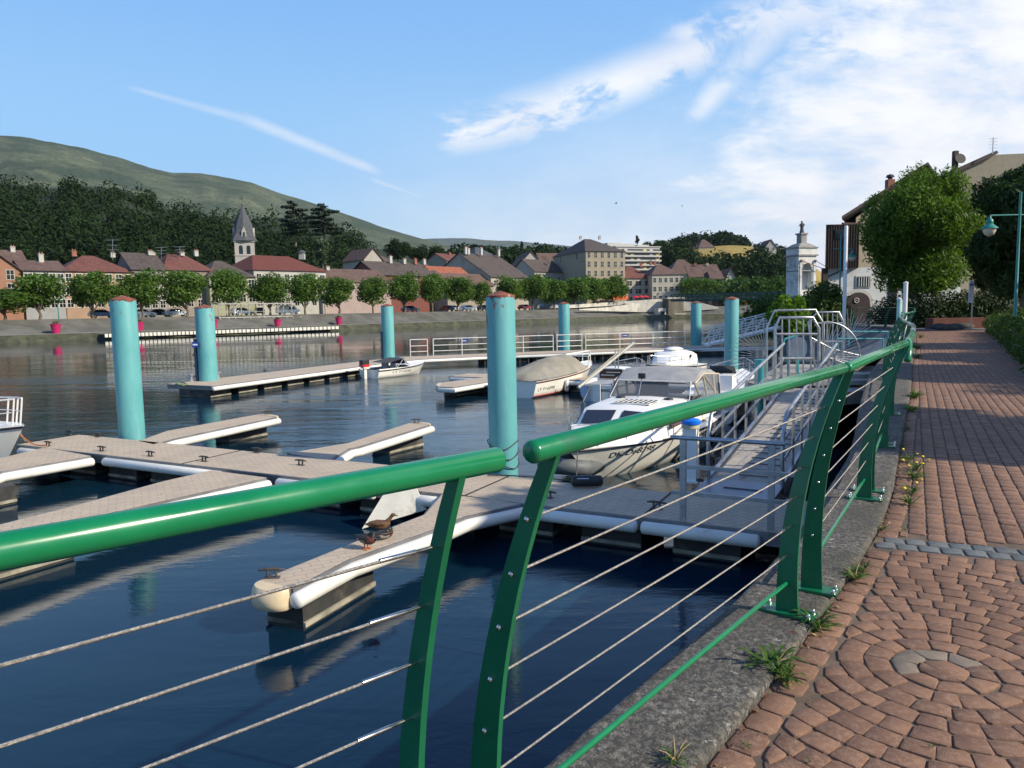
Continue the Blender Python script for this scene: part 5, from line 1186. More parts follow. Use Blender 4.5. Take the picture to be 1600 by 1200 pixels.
# ---------------------------------------------------------------- cars
def carm(n_, c): return M(n_, c, .28, metal=.3, var=.03, coat=.6)
MTY = M('tyre', (.02, .02, .02), .8); MRIM = M('wheel_rim', (.4, .4, .4), .35, metal=.8)
def car_at(loc, rz, paint, label, kind='hatch', group='cars parked along the far quay'):
    t = thing('parked_car', loc, label, 'car', group, rz=rz); L_ = 4.1 if kind == 'hatch' else 4.5; H_ = 1.47 if kind != 'van' else 1.9; w_ = .86
    prof = {'hatch': [(-2.0, .35), (-2.02, .85), (-1.85, 1.0), (-1.55, 1.42), (.0, 1.47), (.35, 1.4), (1.05, .98), (1.85, .82), (2.03, .6), (2.02, .32)], 'sedan': [(-2.2, .35), (-2.22, .9), (-1.75, .98), (-1.15, 1.40), (.0, 1.44), (.3, 1.38), (1.05, .95), (2.0, .80), (2.22, .6), (2.2, .32)],
            'van': [(-2.2, .35), (-2.22, 1.0), (-2.15, 1.85), (.7, 1.9), (.95, 1.8), (1.55, 1.1), (2.1, .95), (2.25, .7), (2.22, .32)]}[kind]
    mb = MB(); secs = []
    for y in (-w_, -w_ * .97, w_ * .97, w_):
        row = []
        for (x, z) in prof:
            k = 1 - .20 * max(0, (z - .95) / .6) if abs(y) > .1 else 1; row.append((x, y * k * (1 if abs(y) != w_ else 1), z if abs(y) != w_ else .35 + (z - .35) * .97))
        secs.append(row)
    mb.loft(secs, paint); n_ = len(prof); mb.add([p for p in secs[0]], [tuple(range(n_))], paint); mb.add([p for p in secs[-1]], [tuple(range(n_ - 1, -1, -1))], paint); mb.add([(prof[0][0], -w_, .35), (prof[-1][0], -w_, .32), (prof[-1][0], w_, .32), (prof[0][0], w_, .35)], [(0, 1, 2, 3)], MTY); mb.build('body', t, world=False, smooth=40)
    top = max(z for _, z in prof); mb = MB()
    x0, x1 = (-1.6, .85) if kind == 'hatch' else ((-1.45, .85) if kind == 'sedan' else (-.2, 1.25))
    for s_ in (-1, 1):
        yb, yt = s_ * (w_ * .99 + .005), s_ * (w_ * .86 + .012); zb, zt_ = .99, top - .12
        mb.add([(x0, yb, zb), (x1, yb, zb), (x1 - .62, yt, zt_), (x0 + .28, yt, zt_)], [(0, 1, 2, 3)], MGL)
    mb.build('side_windows', t, world=False)
    mb = MB(); mb.add([(1.08, -.72, 1.0), (1.08, .72, 1.0), (.40, .62, top - .07), (.40, -.62, top - .07)], [(0, 1, 2, 3)], MGL) if kind != 'van' else mb.add([(1.60, -.76, 1.12), (1.60, .76, 1.12), (1.02, .7, 1.8), (1.02, -.7, 1.8)], [(0, 1, 2, 3)], MGL); mb.build('windscreen', t, world=False)
    for x in (-1.3, 1.3):
        for s_ in (-1, 1):
            rot_ = Matrix.Rotation(math.pi / 2, 3, 'X'); wh = MB().lathe([(.27, -.09), (.32, -.07), (.32, .07), (.27, .09)], (x, s_ * .78, .32), MTY, 12, rot=rot_).build('wheel', t, world=False, smooth=40)
            MB().lathe([(.19, -.1), (.19, .1)], (x, s_ * .78, .32), MRIM, 10, rot=rot_).build('rim', wh, world=False)
    for s_ in (-1, 1): MB().box((prof[-1][0] - .05, s_ * .62, .68), (.12, .28, .14), MFR).build('headlight', t, world=False); MB().box((prof[0][0] + .03, s_ * .66, .8), (.08, .2, .2), M('tail_lamp', (.3, .01, .01), .3)).build('tail_light', t, world=False)
    return t
CW, CS, CB_, CR_, CN, CG = carm('car_white', (.72, .72, .72)), carm('car_silver', (.42, .43, .44)), carm('car_black', (.02, .02, .022)), carm('car_red', (.30, .015, .02)), carm('car_navy', (.015, .03, .09)), carm('car_grey', (.12, .125, .13))
bank = R(45)
for px, off, pt, kd_, rz, lb in [(160, 18, CN, 'hatch', 0, 'dark blue car behind the third street tree, at the corner of the peach house'), (222, 17, CW, 'sedan', .3, 'white car parked just right of the leftmost pile'), (250, 20, CB_, 'sedan', 0, 'black car before the garage door of the dark-roofed house'), (276, 17.5, CS, 'sedan', 0, 'silver saloon left of the pale weathered pile'),
        (378, 16, CW, 'hatch', 0, 'white car seen through the left half of the timber pergola'), (405, 16, CG, 'hatch', 1.2, 'grey car seen through the middle of the timber pergola'), (450, 16, CW, 'van', 0, 'white van seen through the right end of the timber pergola'),
        (641, 17, CN, 'hatch', 0, 'dark blue car right of the bend-of-walkway pile'), (698, 17, CB_, 'hatch', 1.4, 'black car between the twelfth and thirteenth street trees'), (709, 16.4, CS, 'sedan', 0, 'silver car left of the white one, under the thirteenth street tree'), (732, 16.6, CW, 'hatch', 0, 'white hatchback left of the large middle pile'), (757, 18, CG, 'hatch', 0, 'grey car peeping out left of the large middle pile'),
        (820, 16.5, CR_, 'hatch', 0, 'red car right of the large middle pile'), (846, 16.5, CG, 'sedan', .8, 'dark grey car right of the red one'), (868, 17, CW, 'hatch', 1.0, 'white car left of the slim pile in the railing'), (908, 18, CS, 'van', .5, 'silver pickup-like car right of the slim pile in the railing'), (938, 16, CW, 'hatch', 0, 'white car in front of the big stone building')]:
    p = H(px, off, 3.13); i_ = 0; u_ = H(px + 4, off, 3.13) - p; car_at(p, math.atan2(u_.y, u_.x) + rz, pt, lb, kd_)
for k, (px, pt) in enumerate([(960, CS), (972, CG), (985, CW), (998, CB_), (1010, CS)]):
    p = H(px, 12.5, 3.13); u_ = H(px + 4, 12.5, 3.13) - p; car_at(p, math.atan2(u_.y, u_.x) + 1.3, pt, ['first (leftmost), silver', 'second, grey', 'third, white', 'fourth, black', 'fifth (rightmost), silver'][k] + ' car of the five nose-to-wall below the orange awning')
# awnings and parasols of the restaurants
MORG = M('orange_awning', (.62, .10, .015), .7, var=.05); MRED = M('red_parasol', (.50, .02, .03), .7, var=.05)
for px0, px1, yt, yb, lb in ((945, 956, 460, 466, 'left small orange awning below the stone building'), (958, 982, 458, 466, 'large orange restaurant awning left of the cream house')):
    A_, B_ = H(px0, 17), H(px1, 17); zt, zb = zat(yt, px0, A_) , zat(yb, px0, A_); u = (B_ - A_).normalized(); n = V((-u.y, u.x, 0)) * 2.5; mb = MB()
    q = [V((A_.x, A_.y, zb)), V((B_.x, B_.y, zb)), V((B_.x, B_.y, zt)) + n, V((A_.x, A_.y, zt)) + n]; mb.add(q + [p - V((0, 0, .12)) for p in q], [(0, 1, 2, 3), (7, 6, 5, 4), (0, 4, 5, 1), (1, 5, 6, 2), (2, 6, 7, 3), (3, 7, 4, 0)], MORG)
    mb.bar(q[0] - V((0, 0, .25)), q[1] - V((0, 0, .25)), .04, .4, MORG); t = thing('awning', V((A_.x, A_.y, 3.1)), lb, 'awning'); mb.build('canvas', t)
    for q_ in (q[0], q[1]): MB().bar(V((q_.x, q_.y, 3.1)), q_, .06, .06, MGALV).build('post', t)
for k, px in enumerate((993, 1001, 1008)):
    p = H(px, 15); zt = zat(462 + .5 * (k == 0), px, p); t = thing('parasol', p, ['leftmost', 'middle', 'rightmost'][k] + ' red parasol on the terrace in front of the cream corner house', 'parasol', 'red terrace parasols')
    MB().tube([p, V((p.x, p.y, zt))], .04, MGALV, 6).build('pole', t); MB().lathe([(1.35, zt - p.z - .55), (1.35, zt - p.z - .45), (.05, zt - p.z + .15)], p, MRED, 8).build('canopy', t)
# white retaining wall, ramp, pier
MRW = M('whitish_masonry', (.50, .47, .41), .9, var=.14, scale=.7, dirt=(.25, .23, .19), dscale=.5, damt=(.5, .75), world=True)
def wall_strip(name, pxs, off, ytops, ybots, mat, label, thick=.6, cat='wall'):
    P_ = [H(px, off) for px in pxs]; mb = MB(); fr_, bk_ = [], []
    for px, p, a_, b_ in zip(pxs, P_, ytops, ybots):
        zt, zb = zat(a_, px, p), zat(b_, px, p); fr_.append([(p.x, p.y, zb), (p.x, p.y, zt), (p.x - thick * .4, p.y + thick, zt), (p.x - thick * .4, p.y + thick, zb)])
    mb.loft(fr_, mat, closed=True, caps=True); return tag(mb.build(name, loc=P_[0]), label, cat)
wall_strip('retaining_wall', [905, 950, 1000, 1032], 6.5, [483, 480, 473.5, 471], [484.5, 486, 487.5, 487], MRW, 'white masonry ramp wall rising to the bridge head, left of the pier')
wall_strip('retaining_wall', [1068, 1095, 1123], 6.5, [471, 473, 480], [486, 485, 482], MRW, 'white masonry wall sloping down right of the bridge pier')
wall_strip('parapet', [880, 950, 1032, 1070], 11.5, [477, 472.5, 467, 466], [482, 478, 471, 470], MRW, 'low parapet with openings along the far quay road below the awnings')
p = H(1050, 3.5, 0); t = thing('bridge_abutment', p, 'dark stained stone bridge pier with small doorway on the far bank', 'bridge pier')
u = (H(1056, 3.5, 0) - p).normalized(); an_ = math.atan2(u.y, u.x); zt = zat(467, 1050, p); W_ = 32 / F * p.y
MPIER = M('stained_pier', (.13, .115, .09), .9, var=.3, scale=.5, dirt=(.30, .27, .22), dscale=.4, stretch=(1, 1, .2), world=True)
MB().box(p + V((.6, 1.5, (zt + .2) / 2)), (W_ * .8, 4, zt + .2), MPIER, an_).build('shaft', t); MB().box(p + V((.6, 1.5, zt + .2)), (W_ * .95, 4.6, .5), MRW, an_).build('capping', t)
MB().box(p - u * W_ * .62 + V((0, .6, 1.4)), (2.4, 3, 2.9), MRW, an_).build('door_block', t); MB().box(p - u * W_ * .62 + V((.5, -1.0, 1.1)), (1.0, .1, 1.7), MGL, an_).build('doorway', t); MB().box(p + u * W_ * .25 + V((.6, -.8, .5)), (W_ * .6, 1.6, 1.4), MRW, an_).build('footing', t)
# ================================================================ BRIDGE, TOWER, STATUE
MBRG = M('bridge_green', (.010, .055, .045), .5, var=.15); TWX = V((73.2, 189.0))
t = thing('suspension_bridge', (46, 212, 3), 'dark green truss deck of the suspension bridge over the river', 'bridge')
B0, B1 = V((45.5, 212.5)), V((69.5, 193.5)); bu = (B1 - B0).normalized(); bn_ = V((-bu.y, bu.x)); Ls = (B1 - B0).length
zd = D(1135, 467.5, 202).z; ztr = zd + 1.65
def b3(s_, w_, z): p = B0 + bu * s_ + bn_ * w_; return V((p.x, p.y, z))
mb = MB(); mb.bar(b3(0, 2.5, zd - .05), b3(Ls, 2.5, zd - .05), 5.4, .35, MBRG); mb.build('deck', t)
for w_ in (0, 5):
    for z in (zd - .2, ztr, (zd + ztr) / 2 + .2): MB().bar(b3(0, w_, z), b3(Ls, w_, z), .16, .22 if z != (zd + ztr) / 2 + .2 else .10, MBRG).build('chord', t)
    N_ = 24
    for k in range(N_):
        a_, b_ = Ls * k / N_, Ls * (k + 1) / N_; mb = MB(); mb.bar(b3(a_, w_, zd), b3(b_, w_, ztr), .09, .13, MBRG); mb.bar(b3(a_, w_, ztr), b3(b_, w_, zd), .09, .13, MBRG); mb.bar(b3(a_, w_, zd), b3(a_, w_, ztr), .08, .1, MBRG); mb.build('lattice', t)
for w_ in (0, 5): MB().tube([b3(0, w_, ztr + 1.5), b3(Ls * .35, w_, ztr + .5), b3(Ls * .7, w_, ztr + 3.5), b3(Ls, w_, ztr + 8)], .05, MBRG, 5).build('suspension_cable', t)
MTS = M('tower_stone', (.62, .60, .55), .9, var=.1, scale=.8, dirt=(.20, .20, .19), dscale=.25, damt=(.46, .70), world=True)
MTD = M('tower_cap_stone', (.26, .25, .23), .9, var=.2, scale=.8, world=True)
ex, fx_ = V((.95, .30)).normalized(), V((-.32, .95)).normalized(); cor = D(1247, 460, 188); cor = V((cor.x, cor.y)); We, Wf = 5.3, 4.6
def tw(a_, b_, z): p = cor + ex * a_ + fx_ * b_; return V((p.x, p.y, z))
Zt = lambda py: D(1250, py, 189).z
t = thing('bridge_tower', tw(We / 2, Wf / 2, 0), 'pale stone bridge tower with an arched niche, carrying the statue', 'tower')
zb, zc = Zt(462), Zt(400)
def tprism(name, a0, a1, b0, b1, z0, z1, mat, parent=None): q = [tw(a0, b0, 0), tw(a1, b0, 0), tw(a1, b1, 0), tw(a0, b1, 0)]; return MB().prism([(p.x, p.y) for p in q], z0, z1, mat).build(name, parent or t)
# arch face built around a real niche
na0, na1, nz0, nz1 = 1.05, 4.05, Zt(453), Zt(421)
tprism('shaft', 0, na0, 0, Wf, zb, zc, MTS); tprism('shaft', na1, We, 0, Wf, zb, zc, MTS); tprism('base', na0, na1, 0, Wf, zb, nz0, MTS)
mb = MB(); ar = [(na0, nz1)]; rr = (na1 - na0) / 2
for k in range(13): th = math.pi - math.pi * k / 12; ar.append(((na0 + na1) / 2 + rr * math.cos(th), nz1 + rr * math.sin(th)))
ar += [(na1, nz1), (na1, zc), (na0, zc)]
mb.ext([tw(x, 0, z) for x, z in ar], (fx_.x * Wf, fx_.y * Wf, 0), MTS); mb.build('arch', t)
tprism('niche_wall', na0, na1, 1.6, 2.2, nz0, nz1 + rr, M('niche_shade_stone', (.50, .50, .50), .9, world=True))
for a_ in (.32, We - .92): tprism('pilaster', a_, a_ + .6, -.18, 0, zb + .4, zc - 1.2, MTS)
tprism('cornice', -.35, We + .35, -.35, Wf + .35, zc, zc + .35, MTD); tprism('attic', -.1, We + .1, -.1, Wf + .1, zc + .35, zc + 1.95, MTS); tprism('cornice', -.35, We + .35, -.35, Wf + .35, zc + 1.95, zc + 2.25, MTD)
tprism('string_course', -.12, We + .12, -.12, Wf + .12, Zt(424), Zt(424) + .3, MTD)
mb = MB(); zz0 = zc + 2.25; s0 = [tw(-.1, -.1, zz0), tw(We + .1, -.1, zz0), tw(We + .1, Wf + .1, zz0), tw(-.1, Wf + .1, zz0)]; s1 = [tw(.9, .7, zz0 + .7), tw(We - .9, .7, zz0 + .7), tw(We - .9, Wf - .7, zz0 + .7), tw(.9, Wf - .7, zz0 + .7)]; s2 = [tw(1.7, 1.3, zz0 + 1.05), tw(We - 1.7, 1.3, zz0 + 1.05), tw(We - 1.7, Wf - 1.3, zz0 + 1.05), tw(1.7, Wf - 1.3, zz0 + 1.05)]
mb.loft([s0, s1, s2], MTD, closed=True, caps=True); mb.build('stepped_roof', t)
zp = zz0 + 1.05; tprism('pedestal', 1.85, We - 1.85, 1.4, Wf - 1.4, zp, zp + 2.1, MTD); tprism('pedestal_cap', 1.6, We - 1.6, 1.15, Wf - 1.15, zp + 2.1, zp + 2.5, MTD)
for a_ in (.55, We - .55):
    MB().lathe([(.3, 0), (.3, .5)], tw(a_, -.35, zc - 1.5), MRUST, 10).build('cable_saddle', t); MB().tube([tw(a_, -.3, zc - 1.2), tw(We + 6, -2, zc - 5)], .09, MRUST, 6).build('anchor_cable', t)
MB().lathe([(3.4, -4), (3.3, zb - 1.8), (3.6, zb - 1.6), (3.6, zb - 1.1), (3.0, zb - .2), (2.4, zb)], tw(We * .35, Wf * .5, 0), M('pier_stone', (.30, .30, .29), .9, var=.15, scale=.6, world=True), 28).build('round_pier', t, smooth=40)
tprism('side_deck', We, We + 12, .5, 4.5, zd - .3, zd, MBRG)
for k in range(12): MB().bar(tw(We + k, .5, zd), tw(We + k, .5, zd + 1.1), .08, .08, MBRG).build('parapet_post', t)
MB().bar(tw(na0 - .5, .2, zd + 1.1), tw(We + 11, .4, zd + 1.1), .1, .12, MBRG).build('parapet_rail', t)
# statue: robed figure, one continuous surface
zs = zp + 2.5; c = tw(We / 2, Wf / 2, zs); MSTA = M('dark_bronze_stone', (.05, .052, .05), .7, var=.2); t = thing('statue', c, 'dark robed statue with bowed head standing on top of the bridge tower', 'statue')
prof = [(0, .62, .52), (.4, .58, .5), (.9, .46, .42), (1.4, .42, .36), (1.9, .46, .36), (2.3, .52, .36), (2.6, .44, .30), (2.78, .2, .18), (2.86, .16, .16), (2.95, .22, .24), (3.1, .25, .27), (3.28, .22, .24), (3.4, .08, .1)]
secs = []
for k, (z, rx, ry) in enumerate(prof):
    z, rx, ry = z * .9, rx * .95, ry * .95
    secs.append([c + V((rx * math.cos(2 * math.pi * j / 20) * (1 + .06 * math.sin(j * 4)) + (-.10 if z > 2.8 else 0), ry * math.sin(2 * math.pi * j / 20), z)) for j in range(20)])
mb = MB(); mb.loft(secs, MSTA, closed=True, caps=True)
mb.tube([c + V((-.42, 0, 2.4)), c + V((-.60, -.2, 1.95)), c + V((-.85, -.35, 1.75)), c + V((-1.05, -.38, 1.85))], [.15, .13, .09, .06], MSTA, 8); mb.tube([c + V((.42, 0, 2.4)), c + V((.5, -.3, 1.9)), c + V((.2, -.5, 1.75))], [.15, .13, .08], MSTA, 8)
mb.build('robed_figure', t, smooth=70)
# ================================================================ RIGHT BANK
# gabled white house with dark timber box
MWH = M('white_render', (.62, .63, .62), .9, var=.06, scale=.6, dirt=(.45, .45, .43), dscale=.5, world=True)
MDW = M('dark_cladding', (.050, .028, .022), .75, var=.3, scale=2.5, stretch=(6, 6, .2), world=True)
HY = 56.0
def hp(px, py, y=HY): return D(px, py, y)
t = thing('white_house', hp(1284, 512), 'white rendered house with an arched dark door and dark timber upper storey', 'house')
hx0, hx1 = hp(1284, 475).x, hp(1500, 470).x; za, z_b, zg = ZP - .1, hp(1400, 417).z, hp(1400, 350).z
DV = V((6.6, 12, 0))
MB().ext([(hx0, HY, za), (hx1, HY, za), (hx1, HY, z_b), (hx0, HY, z_b)], DV, MWH).build('wall', t)
tim = MB(); x1_ = hp(1336, 400).x; tim.ext([(hx0, HY - .5, z_b + .002), (x1_, HY - .5, z_b + .002), (x1_, HY - .5, zg), (hx0, HY - .5, zg)], DV * .8, MDW)
for k in range(14): x = hx0 + (x1_ - hx0) * k / 13; tim.box((x, HY - .53, (z_b + zg) / 2), (.05, .06, zg - z_b), MDW)
tm = tim.build('timber_box', t); MB().box(hp(1312, 366, HY - .56), (.75, .08, .7), MGL).build('window', t)
gx = x1_; rx_, rz_ = hp(1338, 347), hp(1438, 262)
mb = MB(); mb.ext([(gx, HY, z_b), (hx1, HY, z_b), (hx1, HY, hp(1500, 345).z), (rz_.x, HY, rz_.z - .3), (gx, HY, hp(1338, 340).z)], DV * .9, M('ochre_render', (.42, .36, .26), .9, var=.08, world=True)); mb.build('gable_wall', t)
mb = MB(); r0, r1 = V((hp(1306, 345).x, HY - 1.0, hp(1306, 345).z)), V((rz_.x, HY - 1.0, rz_.z)); q = [r0, r1, r1 + DV * 1.05, r0 + DV * 1.05]
mb.add(q + [p + V((0, 0, .22)) for p in q], [(3, 2, 1, 0), (4, 5, 6, 7), (0, 1, 5, 4), (1, 2, 6, 5), (2, 3, 7, 6), (3, 0, 4, 7)], RT['dark']); q = [V((rz_.x, HY - 1.0, rz_.z)), V((hx1 - 1.2, HY - 1.0, hp(1500, 322).z))]; q += [q[1] + DV * 1.05, q[0] + DV * 1.05]; mb.add(q + [p + V((0, 0, .22)) for p in q], [(3, 2, 1, 0), (4, 5, 6, 7), (0, 1, 5, 4), (1, 2, 6, 5), (2, 3, 7, 6), (3, 0, 4, 7)], RT['dark'])
rf = mb.build('roof', t)
MB().bar(r0 + V((.3, .6, -.25)), V((gx + .6, HY + .1, hp(1338, 350).z)), .15, .15, MDW).build('roof_bracket', t)
for k, (px, y0) in enumerate(((1391, 272),)):
    p = V((hp(px, y0).x, HY, hp(px, y0).z - .55)); mb = MB(); mb.box(p + V((0, 0, -.3)), (.5, .5, .9), MCHI); mb.lathe([(.16, .1), (.16, .3), (.30, .32), (.24, .48), (.05, .54)], p, MSH, 10); mb.build('chimney', rf)
# arched door with stone surround and sign
p = hp(1340, 508, HY - .05); dw = hp(1357, 500).x - hp(1321, 500).x; zs_ = hp(1340, 472).z
def archpts(cx, w_, z0, zsp_, rise, y): return [V((cx - w_ / 2, y, z0)), V((cx + w_ / 2, y, z0))] + [V((cx + w_ / 2 * math.cos(math.pi * k / 14), y, zsp_ + rise * math.sin(math.pi * k / 14))) for k in range(15)]
mb = MB(); mb.ext(archpts(p.x, dw + .5, ZP, zs_, .98, HY - .04), (0, .04, 0), M('arch_stone', (.52, .50, .46), .9, var=.1, world=True)); mb.build('door_surround', t)
mb = MB(); mb.ext(archpts(p.x, dw, ZP, zs_, .72, HY - .08), (0, .04, 0), M('dark_door', (.035, .022, .022), .6, var=.2, scale=3)); dr = mb.build('door', t)
q = hp(1338.5, 469.5, HY - .12); mb = MB(); ring = [V((q.x + .17 * math.cos(k * math.pi / 9), q.y, q.z + .17 * math.sin(k * math.pi / 9))) for k in range(18)]; mb.tube(ring, .03, M('sign_red_white', (.60, .45, .45), .5), 6, closed=True); mb.box(q, (.20, .03, .05), M('sign_red_white')); mb.build('round_sign', dr)
# barred window
q = hp(1349, 440, HY - .03); mb = MB(); mb.box(q, (1.15, .06, .9), M('arch_stone')); mb.build('window_surround', t); mb = MB(); mb.box(q - V((0, .04, 0)), (.92, .05, .72), MGL); [mb.box(q + V((-.36 + k * .18, -.09, 0)), (.05, .03, .72), M('bar_white', (.6, .6, .58), .5)) for k in range(5)]; mb.build('window', t)
for px, py, w_, h_ in ((1395, 455, .62, 1.5), (1424, 452, 1.1, 1.3)): q = hp(px, py, HY - .03); MB().box(q, (w_, .06, h_), MGL).build('window', t)
MB().bar(hp(1292, 433, HY - .08), hp(1327, 417, HY - .08), .08, .08, MSH).build('drainpipe', t)
mb = MB(); mb.add([V((hp(1284, 417).x - .05, HY - .45, za)), V((hp(1291, 417).x, HY - .45, za)), V((hp(1291, 417).x, HY - .45, z_b)), V((hp(1284, 417).x - .05, HY - .45, z_b))], [(0, 1, 2, 3)], MDW)
MB().box((hx0 + .12, HY - .1, (za + z_b) / 2), (.35, .35, z_b - za), MDW).build('corner_pilaster', t)
# taller building behind
t = thing('rear_house', (34, 64, ZP), 'grey-ochre building behind the big green tree, with a tall flue and a satellite dish', 'house')
a_, b_, c_ = D(1478, 275, 64), D(1548, 242, 64), D(1640, 238, 64)
mb = MB(); base = ZP; F_ = [V((a_.x, 64, base)), V((c_.x, 64, base)), V((c_.x, 64, c_.z)), V((b_.x, 64, b_.z)), V((a_.x, 64, a_.z))]; mb.ext(F_, (5.8, 10, 0), M('ochre_grey_render', (.26, .23, .17), .9, var=.1, world=True)); mb.build('wall', t)
mb = MB(); mb.bar(V((a_.x - 1.4, 63.8, a_.z - .5)), V((b_.x + .3, 63.8, b_.z + .15)), .5, .25, RT['dark']); rf = mb.build('roof', t)
q = D(1493, 236, 63.5); MB().box(q - V((0, 0, 1.2)), (.36, .36, 2.4), MDW).build('flue', rf)
q = D(1499, 249, 63.4); mb = MB(); mb.lathe([(.02, .0), (.25, .05), (.42, .14), (.44, .17)], q, MSH, 16, rot=Matrix.Rotation(R(75), 3, 'X')); mb.bar(q, q - V((.3, 0, .5)), .05, .05, MSH); tag(mb.build('satellite_dish', loc=q, smooth=60), 'dark satellite dish beside the tall flue on the rear house', 'satellite dish')
q = D(1551, 240, 63); mb = MB(); mb.bar(q, q + V((0, 0, 1.3)), .06, .06, MGALV); [mb.bar(q + V((-.35, 0, 1.2 - k * .25)), q + V((.35, 0, 1.2 - k * .25)), .03, .03, MGALV) for k in range(4)]; tag(mb.build('television_aerial', loc=q), 'thin television aerial on the roof at the upper right', 'aerial')
# big round tree
def bigtree(name, px, ytop, ybot, y, wpx, label, mat, n, size, seed, yground=None, nblob=30, droop=.5, zc=.5, hsc=1.0):
    b_ = D(px, hz(px) + (EYE.z - ZP) * F / y, y); zt, zb_ = D(px, ytop, y).z, D(px, ybot, y).z; wd = wpx / F * y; r_ = random.Random(seed); t = thing(name, b_, label, 'tree'); ch = zt - zb_; blobs = []
    for i in range(nblob):
        d = rsph(r_); k = r_.uniform(.55, .80); z = zb_ + ch * .5 + d.z * ch * .5 * k; rb = wd * r_.uniform(.12, .19); blobs.append((V((b_.x + d.x * wd / 2 * k, b_.y + d.y * wd / 2 * k, z)), (rb, rb, rb * 1.05)))
    blobs.append((V((b_.x, b_.y, zb_ + ch * .5)), (wd * .30, wd * .30, ch * .32)))
    mb = MB(); trunk(mb, [b_ - V((0, 0, .2)), b_ + V((.1, 0, (zb_ - b_.z) * .5 + .6)), V((b_.x, b_.y, zb_ + ch * .3))], .22, .12, 9)
    for i in range(9): q = blobs[i][0]; s_ = V((b_.x, b_.y, zb_ + ch * .05)); trunk(mb, [s_, s_.lerp(q, .55) + V((0, 0, .3)), q], .1, .025, 5)
    mb.build('trunk', t, smooth=60); mb = MB(); leaves(mb, blobs, n, size, mat, seed + 1, shell=.6, droop=droop, aspect=.34); mb.build('crown', t); return t
bigtree('round_tree', 1432, 253, 474, 46, 182, 'large round leafy green tree in front of the white house', leafmat('leaf_acacia', (.022, .060, .006), (.15, .245, .022), .40, nscale=1.2), 66000, .13, 51, nblob=46)
bigtree('dense_tree', 1594, 218, 482, 38, 165, 'tall dark tree at the right edge, above the right lamp post', leafmat('leaf_shade', (.010, .030, .006), (.045, .085, .016), .3, nscale=1.0), 42000, .15, 53, nblob=34)
bigtree('dense_tree', 1548, 292, 470, 50, 112, 'dark tree filling the gap between the round tree and the right edge tree', leafmat('leaf_shade'), 22000, .17, 55)
# bushes on the right bank
def bush(name, ctrs, n, size, mat, label, seed, cat='bush', droop=0.0, aspect=.45, shell=.7, stem=True):
    p0_ = V(ctrs[0][0]); t = thing(name, (p0_.x, p0_.y, ZP), label, cat); r_ = random.Random(seed)
    if stem:
        mb = MB()
        for (c_, rd) in ctrs: mb.tube([V((c_[0], c_[1], ZP - .1)), V((c_[0] + r_.uniform(-.1, .1), c_[1], c_[2] * .5 + .8)), V(c_)], [.04, .03, .01], BARK, 5)
        mb.build('stems', t)
    mb = MB(); leaves(mb, [(V(c_), rd if hasattr(rd, '__len__') else (rd, rd, rd)) for c_, rd in ctrs], n, size, mat, seed, shell=shell, droop=droop, aspect=aspect); mb.build('foliage', t); return t
LB = leafmat('leaf_yellowgreen', (.06, .14, .010), (.20, .32, .03), .45)
bush('leafy_shrub', [(D(1222, 480, 40), .55), (D(1232, 490, 40), .6), (D(1212, 492, 40), .5), (D(1248, 472, 40), .35), (D(1250, 492, 40), .5), (D(1226, 468, 40), .3), (D(1240, 505, 40), .7)], 2600, .11, LB, 'bright yellow-green shrub in front of the round bridge pier', 61, aspect=.6)
bush('leafy_shrub', [(D(1285, 470, 46), 1.1), (D(1275, 482, 46), 1.1), (D(1297, 480, 46), 1.1), (D(1293, 455, 46), .7), (D(1300, 465, 46), .7), (D(1280, 457, 46), .5), (D(1285, 495, 46), 1.3), (D(1265, 498, 46), 1.0), (D(1305, 497, 46), 1.0)], 7000, .13, leafmat('leaf_olive', (.03, .065, .010), (.13, .18, .03), .35), 'olive-green shrub left of the tall white pole', 62, aspect=.4)
bush('bank_bushes', [(D(px, py, 62), r_) for px, py, r_ in ((1180, 500, 1.2), (1195, 492, 1.4), (1210, 488, 1.6), (1225, 495, 1.6), (1168, 506, .9), (1205, 502, 1.4), (1240, 498, 1.6), (1255, 490, 1.5))], 7000, .18, LEAF_MID, 'mid green bushes along the right bank below the bridge', 63, cat='bushes')
bush('clipped_bush', [(D(1385, 492, 53), 1.2), (D(1400, 488, 53), 1.3), (D(1415, 490, 53), 1.4), (D(1375, 497, 53), .9)], 7000, .09, leafmat('leaf_bush_dark', (.010, .025, .006), (.035, .060, .014), .2), 'dark rounded bush between the arched door and the big tree', 64)
bush('clipped_bush', [(D(px, py, 44), 1.3) for px, py in ((1440, 490), (1455, 494), (1470, 490), (1485, 494), (1500, 490), (1515, 490), (1530, 488), (1545, 486), (1560, 488))], 16000, .10, leafmat('leaf_bush_dark'), 'low dark hedge mass beyond the road, under the big trees', 65, cat='hedge')
# hedge along the right of the path
hc = []
for k in range(34):
    f = k / 33; p = V((8.55, 11.9)).lerp(V((22.6, 35.6)), f); w_ = V((.88, -.47)); 
    for j in range(3):
        q = p + w_ * (.45 + j * .8 + rnd.uniform(-.12, .12)); hc.append((V((q.x, q.y, ZP + .42 + .12 * j + rnd.uniform(-.08, .12))), (.50, .55, .50 + .10 * j)))
bush('hedge', hc, 62000, .075, leafmat('leaf_hedge', (.018, .045, .008), (.085, .13, .022), .35), 'shaggy green hedge bordering the right side of the brick path', 66, cat='hedge', aspect=.3, droop=.2)
